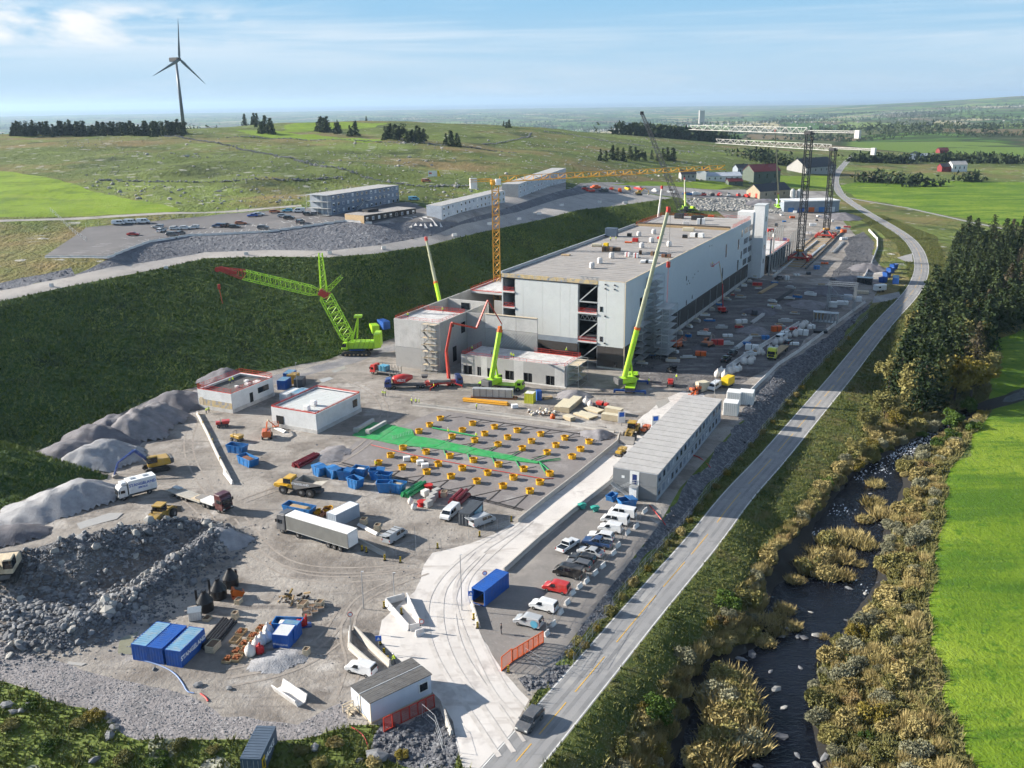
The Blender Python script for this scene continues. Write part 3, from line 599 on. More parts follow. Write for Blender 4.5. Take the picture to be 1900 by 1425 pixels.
for nm,(P,F) in GROUND.items():
 if nm=='river':

  o=sheet('river_bed',P,F,'river_bed');tag(o,kind='structure')
  ridx=[tuple(at(*p)) for p in RIV_L]+[]
  d,zz=dist_poly(P[:,0],P[:,1],ridx);Q=P.copy();Q[:,2]=zz-0.12;o=sheet('river',Q,F,'river')
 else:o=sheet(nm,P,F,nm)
 tag(o,kind='structure')
# ------------------------------------------------------------------ buildings
for nm,c,r,kw in [('panel_white',(.62,.64,.63),.45,dict(var=.03,dirt=(.45,.45,.44),dirt_amt=.25,dirt_scale=.12)),('panel_side_shaded',(.56,.615,.645),.45,dict(var=.03)),('panel_dark',(.060,.052,.048),.6,dict(var=.2,scale=3.)),('panel_blue',(.27,.31,.36),.5,{}),  # side panels: white panel with bluish sky-lit shade mixed into the colour
('plinth',(.55,.54,.52),.8,dict(dirt=(.35,.33,.31),dirt_amt=.6)),('concrete',(.40,.39,.375),.85,dict(var=.10,scale=.35,dirt=(.24,.235,.23),dirt_amt=.55,dirt_scale=.35,bump=.2,bscale=4)),('concrete_light',(.53,.52,.50),.85,dict(var=.08,scale=.4,dirt=(.33,.32,.31),dirt_amt=.5,dirt_scale=.3)),
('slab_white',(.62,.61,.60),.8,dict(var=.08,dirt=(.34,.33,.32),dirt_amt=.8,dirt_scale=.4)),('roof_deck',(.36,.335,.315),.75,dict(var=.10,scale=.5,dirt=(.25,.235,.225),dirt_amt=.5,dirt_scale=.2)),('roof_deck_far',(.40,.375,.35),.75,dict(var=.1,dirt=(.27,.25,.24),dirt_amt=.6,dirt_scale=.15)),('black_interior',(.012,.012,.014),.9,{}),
('steel',(.34,.35,.36),.45,dict(metal=.6)),('steel_light',(.55,.56,.56),.4,dict(metal=.4)),('steel_dark',(.03,.032,.036),.5,dict(metal=.3)),('galv',(.44,.46,.48),.4,dict(metal=.7)),('timber',(.42,.30,.17),.75,dict(var=.2,scale=3)),('timber_pale',(.60,.50,.36),.75,dict(var=.15,scale=3)),
('yellow_foil',(.55,.42,.22),.7,dict(dirt=(.10,.22,.42),dirt_amt=.9,dirt_scale=.9)),('red_rail',(.55,.045,.028),.6,dict(var=.25,scale=1.5)),('glass_dark',(.012,.016,.022),.08,dict(spec=.6)),('frame_white',(.75,.75,.74),.5,{}),('white_paint',(.78,.78,.77),.45,dict(var=.04)),('brick_white',(.70,.71,.71),.7,dict(var=.05,dirt=(.48,.48,.47),dirt_amt=.4,dirt_scale=.5)),
('module_grey',(.20,.21,.22),.6,dict(var=.06)),('module_roof',(.46,.445,.43),.6,dict(var=.08,dirt=(.33,.31,.30),dirt_amt=.5)),('module_side',(.30,.34,.40),.6,dict(var=.08)),('module_blue',(.16,.20,.27),.55,{}),('module_black',(.022,.022,.025),.6,{}),('barrack_pale',(.46,.50,.56),.6,{}),('roof_grey',(.115,.112,.11),.8,dict(var=.2,scale=1.2,dirt=(.2,.19,.18),dirt_amt=.4)),('door_blue',(.015,.035,.16),.5,{}),('door_red',(.45,.04,.02),.5,{}),
('gate_white',(.58,.62,.70),.5,dict(var=.04)),('barn_red',(.20,.025,.028),.7,{}),('barn_green',(.10,.125,.10),.8,{}),('barn_tan',(.36,.31,.22),.8,{}),('roof_slate',(.035,.04,.052),.6,dict(var=.2)),('roof_red',(.16,.03,.035),.6,{}),('orange',(.62,.13,.015),.5,dict(var=.15))]:mat(nm,c,r,**kw)
def blk(parent,name,m,x0,x1,y0,y1,z0,z1,bevel=0.):
 return MB().rng(min(x0,x1),max(x0,x1),min(y0,y1),max(y0,y1),z0,z1).build(name,m,parent,bevel=bevel)
def onpl(px,py,P,n):
 d=ray(px,py);c=V((0,0,CAM_H));return c+d*((V(P)-c).dot(n)/d.dot(n))
RAILM={}
def rail_run(parent,pts,z,h=1.1,bay=2.4,m='red_rail',name='guard_panel',net=True):
 """edge protection: one panel (posts, rails, net) per bay"""
 for a,b in zip(pts,pts[1:]):
  a=V((a[0],a[1],z));b=V((b[0],b[1],z));L=(b-a).length;n=max(1,round(L/bay));step=L/n;key=(round(step,2),m,h,net)
  if key not in RAILM:
   q=MB();q.box((0,0,h/2),(.07,.07,h));q.box((step/2,0,h),(step,.05,.06));q.box((step/2,0,h*.55),(step,.04,.05));q.box((step/2,0,.12),(step,.04,.2))
   if net:
    for k in range(1,5):q.box((step*k/5,0,h*.5),(.025,.02,h))
   RAILM[key]=q.mesh(name);RAILM[key].materials.append(MATS[m])
  ang=math.atan2(b.y-a.y,b.x-a.x)
  for i in range(n):
   o=bpy.data.objects.new(name,RAILM[key]);COL.objects.link(o);o.parent=parent;o.location=a.lerp(b,i/n);o.rotation_euler=(0,0,ang)

B_AZ=rad(27.1);BU=V((cos(B_AZ),-sin(B_AZ),0));BV=V((sin(B_AZ),cos(B_AZ),0))
hall=thing('factory_hall','huge pale grey factory hall under construction with flat roof and open front bays','building',O0,-B_AZ)
HL=153.0;HT=25.8;HW=-39.3

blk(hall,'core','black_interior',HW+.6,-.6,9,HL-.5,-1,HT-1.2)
blk(hall,'rear_wall','panel_white',HW,0,HL-.4,HL,-2,HT);
for i,v0 in enumerate(np.arange(0,HL-.4,6.35)):
 v1=min(v0+6.35,HL-.4)
 blk(hall,'wall_panel','panel_white',HW-.02,HW+.28,v0+.02,v1-.02,0,HT-.1)
 if v0<HL-1:
  blk(hall,'wall_panel','panel_side_shaded',-.28,0,v0+.025,v1-.025,7.0,HT-.1);blk(hall,'base_panel','panel_dark',-.30,-.02,v0+.02,v1-.02,1.3,6.98);blk(hall,'plinth_panel','plinth',-.25,.12,v0+.02,v1-.02,-3,1.28)
blk(hall,'corner_trim','timber_pale',-.1,.1,-.12,.12,0,HT)
for x0,x1 in ((-34.8,-32.2),(-32.2,-25.7),(-25.7,-20.1),(-20.1,-17.0),(-17.0,-14.5)):blk(hall,'wall_panel','panel_white',x0+.02,x1-.02,0,.3,8.1,24.5)
blk(hall,'base_panel','panel_blue',-34.8,-14.5,.02,.3,6.5,8.08);blk(hall,'base_panel','panel_dark',-34.8,-14.5,.04,.3,0,6.48)
for x0,x1 in ((-8.3,-5.7),(-5.7,-.3)):blk(hall,'wall_panel','panel_white',x0+.02,x1-.02,0,.3,6.62,HT-.1)
blk(hall,'base_panel','panel_dark',-8.3,-.3,.02,.3,.5,6.6);blk(hall,'plinth_panel','plinth',-8.3,-.3,-.05,.3,-1.5,.48)
for x,z,w in ((-7.2,17.5,.9),(-7.1,8.7,.9),(-2.6,1.4,1.0)):blk(hall,'window','glass_dark',x-w/2,x+w/2,-.06,.1,z-.75,z+.75)
for x in (-5.9,-3.1):
 for z in (24.6,23.4):blk(hall,'bracket','steel_dark',x-.35,x+.05,-.25,.02,z,z+.35)
for z in (15.4,7.4):blk(hall,'bracket','steel_dark',-6.2,-5.8,-.25,.02,z,z+.35)

for i in range(12):blk(hall,'fascia_panel','yellow_foil',-39.2+i*2.57,-36.7+i*2.57,-.05,.25,24.55,25.7)
blk(hall,'eave_beam','steel_dark',HW,-8.4,-.15,.2,24.3,24.52)

for x0,x1,zs,zb in ((-38.9,-34.9,(20.0,15.2),13.6),(-14.4,-8.4,(15.7,7.2),0.0)):
 for x in (x0,x1):blk(hall,'column','steel',x-.2,x+.2,.3,.8,zb,24.3)
 for z in zs:
  blk(hall,'floor_slab','slab_white',x0,x1,-.3,9,z,z+.45);rail_run(hall,[(x0+.2,-.1),(x1-.2,-.1)],z+.45,1.2,1.9)
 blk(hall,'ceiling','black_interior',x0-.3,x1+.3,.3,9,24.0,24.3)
blk(hall,'wall_panel','panel_white',HW,-38.95,0,9,0,24.3)
for z0,z1 in ((19.2,23.6),(8.3,12.4),(1.5,5.6)):
 MB().tube((-14.2,.3,z0),(-8.5,.3,z1+.8),.22,4).build('brace','steel_light',hall);MB().box((-11.4,.3,z0),(5.8,.3,.35)).build('beam','steel_light',hall)
 q=MB()
 for k in range(4):q.tube((-14.2+k*1.45,1.2,z1+1.2),(-13.5+k*1.45,1.2,z1+2.6),.09,4);q.tube((-13.5+k*1.45,1.2,z1+2.6),(-12.75+k*1.45,1.2,z1+1.2),.09,4)
 q.box((-11.4,1.2,z1+1.15),(6,.16,.2));q.box((-11.4,1.2,z1+2.65),(6,.16,.2));q.build('truss','steel',hall)

rg=random.Random(5)
nsh=42
for i in range(nsh):
 v0=.25+i*(118.0/nsh);dz=rg.uniform(0,.05)
 blk(hall,'roof_sheet','roof_deck',HW+.9,-.35,v0,v0+118.0/nsh-.34,HT-.75,HT-.40+dz)
blk(hall,'roof_underlay','panel_dark',HW+.5,-.3,.3,HL-.4,HT-1.15,HT-.78)
for i in range(11):blk(hall,'roof_sheet','roof_deck_far',HW+.9,-.35,120.2+i*2.95,120.2+i*2.95+2.65,HT-.75,HT-.35+rg.uniform(0,.06))
for i in range(10):
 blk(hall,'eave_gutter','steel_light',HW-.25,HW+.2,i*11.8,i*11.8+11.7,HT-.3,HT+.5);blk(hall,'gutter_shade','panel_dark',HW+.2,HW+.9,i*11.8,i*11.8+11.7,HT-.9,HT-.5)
blk(hall,'roof_upstand','timber',HW+1,-.6,118.6,119.4,HT-.7,HT+.35);blk(hall,'roof_upstand','panel_dark',HW+1,-.6,119.45,120.1,HT-.7,HT+.9)
blk(hall,'eave_trim','timber_pale',-.32,.05,.3,118,HT-.08,HT+.06);blk(hall,'eave_trim','timber_pale',-8.2,-.35,-.02,.3,HT-.08,HT+.06)
rail_run(hall,[(HW+.3,119),(HW+.3,HL-.3),(-.4,HL-.3),(-.4,122)],HT-.3,1.5,2.6)

def side_win(r,name='window'):
 z2= lambda p:(1240+p[0]/4.75,280+p[1]/4.75)
 a=hall_local(onpl(*z2(r[0]),O0,BU));b=hall_local(onpl(*z2(r[1]),O0,BU));v0,v1=sorted((a.y,b.y));s=(v1-v0)
 m=(a.z+b.z)/2;hh=r[2];v1=v0+r[3]
 o=blk(hall,name,'frame_white',-.02,.05,v0-.08,v1+.08,m-hh/2-.08,m+hh/2+.08);n=r[4] if len(r)>4 else 1
 for k in range(n):blk(o,'pane','glass_dark',.04,.08,v0+(v1-v0)*(k+.06)/n,v0+(v1-v0)*(k+.94)/n,m-hh/2,m+hh/2)
HINV=(M.Translation(O0)@M.Rotation(-B_AZ,4,'Z')).inverted()
def hall_local(p):return HINV@V(p)
for r in [((672,680),(703,715),2.3,6.8,3),((714,660),(743,690),2.3,6.6,3),((647,702),(660,752),2.9,2.0),((667,770),(700,810),2.3,6.8,3),((710,748),(735,788),2.3,6.2,3),((615,782),(633,858),4.2,2.2),((507,830),(525,920),5.0,1.9),((661,858),(694,900),2.3,6.6,3),((702,840),(726,880),2.3,6.2,3),((638,887),(653,940),3.1,2.0),((656,948),(692,996),2.5,6.6,3),((699,928),(732,972),2.5,6.4,3),((608,967),(625,1043),4.4,2.1),((472,1037),(492,1128),5.0,1.9)]:side_win(r)
for v,z,w,h in ((13.6,17.6,2.2,2.6),(9.6,9.3,2.2,2.7),(60,16.6,.7,1.6),(61,8,.8,1.6),(68,8.6,.8,1.2),(62.5,15.3,.5,.5),(64,14.2,.5,.5),(61,14.4,.5,.5),(70,16.3,.5,.5),(74,16.7,.5,.5),(68,15.5,.5,.5),(88,23.6,.5,.5),(91,23.4,.5,.5)):blk(hall,'opening','glass_dark',-.05,.06,v-w/2,v+w/2,z-h/2,z+h/2)
for v in np.arange(24,150,9.5):MB().tube((.5,v,-1),(.5,v,6.2+rg.uniform(-1,1.5)),.09,4).build('prop_pole','galv',hall)

t=thing('stair_shaft','tall white stair shaft standing behind the far corner of the factory hall','tower',O0+BV*158-BU*1,-B_AZ)
blk(t,'low_shaft','white_paint',-6,.8,0,7,-2,28.2,.05);blk(t,'high_shaft','white_paint',.85,5.4,.2,7.5,-2,31,.05);blk(t,'coping','panel_white',.7,5.55,.05,7.65,31,31.3);blk(t,'vent_slot','panel_dark',-4.5,-1,-.06,.05,24.2,25.2)
for k in range(4):blk(t,'window','glass_dark',5.35,5.45,3,4.2,6+k*6,8+k*6)

t=thing('column_deck','unfinished concrete deck on rows of columns beyond the factory hall','building',O0+BV*168,-B_AZ)
for i in range(4):blk(t,'deck_slab','slab_white',-26,6,i*11.0,i*11.0+10.94,8.2,8.8)
for i in range(16):
 blk(t,'column','concrete',6.2,6.8,i*5.6-3,i*5.6-2.4,-2,8.2+(4.5 if i>7 else 0 if i>1 else 8));
 if i>7:blk(t,'column','concrete',-4.8,-4.2,i*5.6-3,i*5.6-2.4,-2,12.5)
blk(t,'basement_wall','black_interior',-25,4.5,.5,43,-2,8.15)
for i in range(12):blk(t,'plinth_panel','concrete_light',8.6,9.2,-6+i*9.6,3.5+i*9.6,-2,.9)
rail_run(t,[(5.8,0),(5.8,44),(-25,44)],8.8,1.2,2.6)

cb=thing('concrete_block','raw concrete building part with tall walls and scaffold, left of the factory hall','building',O0,RZ)
for i in range(5):blk(cb,'wall_panel','concrete_light',-63.4+i*2.1,-61.32+i*2.1,-22.2,-21.8,6.2,14.5);
blk(cb,'wall_panel','concrete_light',-52.9,-48.0,-22.2,-21.8,6.2,14.5);blk(cb,'wall_panel','concrete',-63.4,-48.0,-22.15,-21.8,-.5,6.15)
for i in range(7):blk(cb,'wall_panel','concrete',-48.35,-47.95,-21.75+i*4.2,-17.6+i*4.2,-.5,14.5)
for i in range(14):blk(cb,'wall_panel','concrete',-63.4,-62.95,-21.75+i*4.9,-16.9+i*4.9,-.5,14.6)
blk(cb,'roof_slab','slab_white',-62.9,-48.4,-21.7,-6.5,13.4,14.0);blk(cb,'wall_panel','concrete_light',-62.9,-48.4,8.6,9.2,-.5,14.4);blk(cb,'roof_slab','slab_white',-62.9,-41.2,24,46,13.5,14.2);blk(cb,'wall_panel','panel_dark',-62.9,-41.2,46.1,46.4,-.5,14.2)
blk(cb,'wall_panel','concrete',-47.9,-39.6,12,12.4,-.5,14.4)
blk(cb,'window','glass_dark',-58,-55,8.5,8.58,11.5,13.6)
for v,z,w,h in ((-8.5,10.2,2.4,3.2),(-14,3.4,2.2,4.5),(-15,12.3,1.8,1.2),(-3,13,.7,.7)):blk(cb,'opening','black_interior',-48,-47.9,v-w/2,v+w/2,z-h/2,z+h/2)
rail_run(cb,[(-48.3,-6.6),(-63,-6.6),(-63,-21.9),(-48.3,-21.9),(-48.3,-7)],14.1,1.2,2.2);rail_run(cb,[(-62.9,24.2),(-62.9,46),(-42,46)],14.2,1.2,2.2);rail_run(cb,[(-62.6,24.1),(-46,24.1)],14.2,.5,2.2)
lw=thing('retaining_wall','tall precast concrete wall standing free before the factory hall front','wall',O0,RZ)
for i in range(2):blk(lw,'wall_panel','concrete_light',-41.6+i*10.3,-31.4+i*6.9,-6.3,-5.9,10.2,14.4)
for i in range(2):blk(lw,'wall_panel','concrete',-41.6+i*10.3,-31.4+i*6.9,-6.35,-5.9,-.5,10.1)
blk(lw,'wall_panel','concrete',-47.8,-41.7,-6.3,-5.9,-.5,14.4);blk(lw,'coping','timber_pale',-41.6,-24.5,-6.5,-5.7,14.42,14.6)
for i in range(9):MB().tube((-33+i*.9,-6.5,9.6),(-36+i*.9,-8.6,5.9),.06,4).build('wall_prop','steel_light',lw)
lb=thing('low_concrete_block','low concrete building with dark doorways and red edge protection before the hall','building',O0,RZ)
xs=[-41.6,-40.9,-38.1,-36.4,-35.2,-33.2,-31.7,-27.5,-24.8,-21.8,-19.2,-15.0,-12.4,-9.4]
for i in range(13):
 if i%2==1:blk(lb,'wall_panel','concrete',xs[i],xs[i+1],-21.5,-21.1,2.7,5.9);blk(lb,'doorway','black_interior',xs[i],xs[i+1],-21.05,-20.9,-.3,2.7);MB().box(((xs[i]+xs[i+1])/2,-21.3,1.3),(.08,.1,2.7)).build('door_post','steel',lb)
 else:blk(lb,'wall_panel',['concrete_light','concrete'][(i//2)%2],xs[i]+.02,xs[i+1]-.02,-21.5,-21.1,-.5,5.9)
for i in range(3):blk(lb,'wall_panel','concrete_light',-9.4,-9.0,-21.05+i*3.8,-17.3+i*3.8,-.5,5.9)
blk(lb,'roof_slab','slab_white',-41.6,-9.4,-21.1,-9.2,4.9,5.3);blk(lb,'footing','plinth',-41.9,-8.8,-22.4,-21.5,-.6,.12);blk(lb,'wall_panel','concrete',-41.6,-9.4,-9.5,-9.2,-.5,4.9)
rail_run(lb,[(-41.4,-9.4),(-41.4,-21.2),(-9.6,-21.2),(-9.6,-9.6),(-24,-9.6)],5.35,1.3,2.3)

def scaffold(name,label,o,rz,w,d,h,bay=2.5,lift=2.0,m='galv',stair=True):
 t=thing(name,label,'scaffold',o,rz);nb=max(1,round(w/bay));nl=int(h/lift);f=MB()
 for i in range(nb+1):
  for y in (0,d):f.box((i*w/nb,y,h/2),(.09,.09,h))
 for l in range(nl+1):
  z=min(h,l*lift+.2)
  for y in (0,d):f.box((w/2,y,z),(w,.07,.07));f.box((w/2,y,min(h,z+1)),(w,.05,.05))
  for i in range(nb+1):f.box((i*w/nb,d/2,z),(.06,d,.06))
  if l<nl:
   for i in range(nb):
    if (i+l)%2==0:f.tube((i*w/nb,0,z),((i+1)*w/nb,0,z+lift),.035,4)
 f.build('frame',m,t)
 for l in range(1,nl+1):
  for i in range(nb):blk(t,'platform','timber_pale' if m!='galv' else 'steel_light',i*w/nb+.08,(i+1)*w/nb-.08,.08,d-.08,l*lift+.08,l*lift+.18)
  if stair:MB().box((w/nb*.5,d*.5,l*lift-lift/2),(w/nb*1.25,.8,.12),ry=(-.75 if l%2 else .75)).build('stair_flight','steel',t)
 return t
scaffold('scaffold_stair','stair scaffold on the front face of the raw concrete block',uv(-53.2,-24.2,-.1),RZ,4.8,2.0,14.4,m='steel_light')
scaffold('scaffold_stair','stair scaffold at the right end of the low concrete block',uv(-8.8,-20.5,-.1),RZ,3.0,7.0,6.8,m='steel_light')
scaffold('scaffold_stair','tall stair scaffold against the shaded side of the hall',uv(.6,17,-.4),RZ,2.6,9.5,24.6)
scaffold('scaffold_stair','lower stair scaffold beside the tall one, at the shaded hall corner',uv(.7,6.5,-.4),RZ,2.6,8.5,13.5)
scaffold('scaffold_tower','open steel scaffold frame standing in front of the hall side wall',uv(4.2,15,-.4),RZ,4.4,8.5,16.5,stair=False)

def small_house(u0,u1,v0,v1,h,label,sunk):
 t=thing('concrete_house',label,'building',O0,RZ)
 n=4
 for i in range(n):w_=(u1-u0)/n;blk(t,'wall_panel','brick_white',u0+i*w_+.015,u0+(i+1)*w_-.015,v0,v0+.3,.9,h)
 n=6
 for i in range(n):w_=(v1-v0-.3)/n;blk(t,'wall_panel','brick_white',u1-.3,u1,v0+.3+i*w_+.01,v0+.3+(i+1)*w_-.01,.9,h);blk(t,'wall_panel','brick_white',u0,u0+.3,v0+.3+i*w_,v0+.3+(i+1)*w_-.02,.9,h)
 blk(t,'wall_panel','brick_white',u0,u1,v1,v1+.3,.9,h);blk(t,'footing','plinth',u0-.15,u1+.15,v0-.15,v1+.45,-.5,.88)
 if sunk:
  blk(t,'roof_slab','roof_grey',u0+.3,u1-.3,v0+.3,v1,h-1.0,h-.7);blk(t,'coping','white_paint',u0,u0+.8,v0+.3,v1,h,h+.08);blk(t,'coping','white_paint',u0,u1,v1-.5,v1+.3,h+.01,h+.09);blk(t,'cladding','yellow_foil',u0+.3,u1,v0-.04,v0,.9,2.6)
 else:
  for i in range(16):w_=(v1-v0-.6)/16;blk(t,'roof_sheet','panel_white',u0+.5,u1-.4,v0+.3+i*w_,v0+.3+(i+1)*w_-.12,h-.55,h-.2)
  blk(t,'roof_underlay','panel_dark',u0+.3,u1-.3,v0+.3,v1,h-.9,h-.56);blk(t,'coping','white_paint',u0,u0+.5,v0,v1+.3,h,h+.1);blk(t,'coping','white_paint',u0+.5,u1,v1-.2,v1+.3,h,h+.1)
 rail_run(t,[(u1-.1,v0+.1),(u0+.1,v0+.1),(u0+.1,v1+.2),(u1-.1,v1+.2),(u1-.1,v0+.1)],h+.02,1.2 if sunk else .45,2.2)
 return t
t=small_house(-62,-48.6,-79.2,-61.6,4.9,'low white concrete house with ribbed white roof beside the green sheeting',False)
blk(t,'doorway','black_interior',-60.6,-58.4,-79.27,-79.1,.9,3.0);blk(t,'window','glass_dark',-48.65,-48.53,-64.6,-62.7,2.0,3.9)
for x,y in ((-52.6,-77.3),(-53.5,-73.6)):blk(t,'roof_pack','white_paint',x-.7,x+.7,y-.6,y+.6,4.75,6.0,.1)
t=small_house(-89,-77.7,-75.8,-60.2,5.1,'low white concrete house with sunken dark roof below the grass bank',True)
blk(t,'doorway','black_interior',-77.75,-77.63,-69.2,-68,.9,3.4);blk(t,'window','glass_dark',-77.75,-77.63,-66,-61.8,2.4,3.9);blk(t,'doorway','timber_pale',-88.4,-87.4,-75.87,-75.7,.9,3.0)
for x,y,s in ((-81,-66,1.2),(-80,-63.5,1.6),(-82,-69,.8),(-83.2,-64,1.0)):blk(t,'roof_pack','white_paint',x-s/2,x+s/2,y-s/2,y+s/2,4.35,4.9,.05)

def modular(name,label,p0,rz,L,D,storeys,n,mside,mend,mroof,hs=2.9,win='frame_white',win_w=1.1,both=False,step=0.):
 """p0 = near corner; x along the length, y = depth to the left; windows on the y=0 side"""
 t=thing(name,label,'building',p0,rz);w_=L/n
 for s in range(storeys):
  for i in range(n):
   z=s*hs;mo=blk(t,'module',mside,i*w_+.03,(i+1)*w_-.03,.02,D,z+.04,z+hs-.04)
   x=(i+.5)*w_;o=MB().rng(x-win_w/2-.08,x+win_w/2+.08,-.05,.05,z+.9,z+2.25).build('window',win,t);blk(o,'pane',['glass_dark','glass_dark','module_blue','glass_dark','barrack_pale'][(i*7+s*3)%5],x-win_w/2,x+win_w/2,-.08,-.04,z+1.0,z+(2.15 if i%4 else 1.7))
  blk(t,'floor_band',mend,-.02,L+.02,-.03,D+.03,s*hs-.05 if s else -1.5,s*hs+.06)
  blk(t,'end_wall',mend,-.06,.03,0,D,s*hs+.08,(s+1)*hs-.06)
 for i in range(n):blk(t,'roof_sheet',mroof,i*w_+.14,(i+1)*w_-.14,-.15,D+.15,storeys*hs-.03,storeys*hs+.14)
 return t
of=modular('site_office','long two-storey grey modular site office beside the public road',uv(36,-83,0),RZ+pi/2,51,9,2,17,'module_side','module_grey','module_roof',hs=2.85,win='module_blue')
blk(of,'door','door_blue',-.12,-.05,4.1,5.0,3.0,5.0);blk(of,'door_frame','white_paint',-.1,-.04,3.6,5.5,2.9,5.65);blk(of,'entry_box','white_paint',-1.3,-.1,3.7,5.2,0,2.6);blk(of,'notice_sign','white_paint',-.1,-.05,6.6,7.2,3.9,4.4)
q=MB();q.box((-.8,6.8,1.45),(1.1,5.2,.12),rx=.52);q.box((-.8,4.4,2.8),(1.5,1.6,.12));q.build('stair_flight','steel_light',of)
q=MB()
for x in (-1.35,-.25):q.tube((x,9.2,1.0),(x,4.6,3.85),.05,4);q.tube((x,9.2,.5),(x,4.6,3.35),.04,4);q.tube((x,9.2,0),(x,9.2,1),.05,4);q.tube((x,4.6,2.8),(x,4.6,3.85),.05,4);q.tube((x,4.6,3.85),(x,3.6,3.85),.05,4)
q.build('stair_rail','steel_light',of)
def hill_block(label,near,far,left,storeys,n,mside,mend,mroof,hs,win='frame_white',name='barrack'):
 a=G(*near);b=G(*far);c=G(*left);L=(V(b[:2])-V(a[:2])).length;z=min(a.z,b.z,c.z)+.2
 d=(b-a);rz=math.atan2(d.y,d.x);D=max(3.0,abs((V((c.x,c.y))-V((a.x,a.y))).cross(V((d.x,d.y)).normalized())) if False else 0)
 e=V((c.x-a.x,c.y-a.y));nrm=V((-d.y,d.x)).normalized();D=max(5.0,e.dot(nrm))
 return modular(name,label,(a.x,a.y,z),rz,L,D,storeys,n,mside,mend,mroof,hs,win),L,D
b1,L,D=hill_block('three-storey dark blue accommodation block on the hill above the car park',(616,400),(741,374),(592,393),3,15,'module_blue','module_side','module_roof',2.75)
q=MB();q.box((L*.36,-1.2,2.0),(6.5,1.1,.2),ry=-.55);q.box((L*.5,-1.2,3.9),(4,1.2,.15));q.build('stair_flight','galv',b1)
for k in range(3):blk(b1,'end_door','white_paint',-.15,-.05,D*.4,D*.4+1.1,k*2.75+.1,k*2.75+2.2)
q=MB()
for k in range(4):q.box((-1.3,D/2,k*2.75+.05),(2.4,D,.12))
for y in (0,D/2,D):q.box((-2.4,y,4.2),(.1,.1,8.4))
q.build('end_gallery','steel_light',b1)
b2,L,D=hill_block('low black timber canteen barrack in front of the dark blue block',(676,415),(772,396),(645,407),1,9,'module_black','timber','roof_deck',3.0)
blk(b2,'roof_unit','module_black',L*.25,L*.45,D*.5,D*.8,3.1,4.2);blk(b2,'plinth_board','white_paint',.1,L,-.15,-.06,-1,.1)
b3,L,D=hill_block('long two-storey pale accommodation block beside the tower crane',(820,408),(937,375),(789,401),2,16,'barrack_pale','barrack_pale','module_roof',2.8)
b4,L,D=hill_block('three-storey pale accommodation block farthest along the upper road',(962,367),(1050,338),(935,362),3,15,'barrack_pale','steel','module_roof',2.8)

g0=G(690,1344);g1=G(805,1287);gd=g1-g0
gh=thing('gatehouse','small white two-module gatehouse hut with ribbed grey roof at the site entrance','hut',(g0.x,g0.y,0),math.atan2(gd.y,gd.x));GL=9.2
for k in (0,1):
 blk(gh,'module','gate_white',0,GL,k*2.5+.02,k*2.5+2.38,.25,3.05);
 for i in range(7):blk(gh,'roof_sheet','roof_grey',-.15,GL+.15,k*2.5-.08+i*.345,k*2.5+.24+i*.345,3.06,3.18+.01*(i%2))
 blk(gh,'end_board','timber_pale',-.04,.0,k*2.5+.05,k*2.5+.2,.3,3.0)
blk(gh,'valley_gutter','steel_light',-.1,GL+.1,2.36,2.5,3.1,3.22);blk(gh,'floor_beam','timber_pale',-.03,GL,.1,4.8,-.1,.24)
o=blk(gh,'window','frame_white',GL-2.0,GL-.5,-.07,.03,1.1,2.5);blk(o,'pane','glass_dark',GL-1.85,GL-.65,-.1,-.06,1.25,2.35)
blk(gh,'door','white_paint',-.07,-.01,3.2,4.2,.3,2.4)
st=MB()
for k in range(3):st.box((-.5-.35*k,3.7,.7-.28*k),(.34,1.3,.08))
for x in (-.1,-1.6):st.box((x,3.0,.55),(.1,.1,1.1));st.box((x,4.4,.55),(.1,.1,1.1))
st.box((-.85,3.0,1.1),(1.6,.1,.12));st.box((-.85,4.4,1.1),(1.6,.1,.12));st.box((-.85,4.4,.7),(1.6,.08,.1));st.build('entry_steps','timber_pale',gh)
# ------------------------------------------------------------------ cranes
for nm,c,r,kw in [('lime',(.42,.72,.035),.4,dict(var=.08)),('lime_dark',(.22,.42,.03),.45,{}),('crane_yellow',(.70,.34,.03),.45,dict(var=.08)),('boom_grey',(.36,.37,.25),.4,dict(var=.1)),('crane_red',(.45,.045,.03),.5,{}),('crane_white',(.60,.585,.55),.5,{}),('black_steel',(.022,.023,.026),.5,{}),('rubber',(.022,.022,.023),.85,dict(var=.3,scale=4,dirt=(.16,.15,.14),dirt_amt=.5,dirt_scale=3)),('blue_steel',(.015,.07,.26),.45,{}),('cable',(.05,.05,.055),.6,{}),('chassis_grey',(.10,.10,.105),.6,{}),('rim_grey',(.28,.28,.28),.5,dict(metal=.4))]:mat(nm,c,r,**kw)
def wheel(parent,x,y,r,w,m='rubber',rim='rim_grey',name='wheel'):
 """tyre with a rim as its own sub-part, axle along y"""
 o=MB().lathe([(r*.62,-w/2),(r*.93,-w/2),(r,-w*.32),(r,w*.32),(r*.93,w/2),(r*.62,w/2)],(x,y,r),14,'Y').build(name,m,parent,smooth=False)
 MB().lathe([(r*.2,-w*.52),(r*.6,-w*.47),(r*.6,w*.47),(r*.2,w*.52)],(x,y,r),10,'Y').build('rim',rim,o);return o

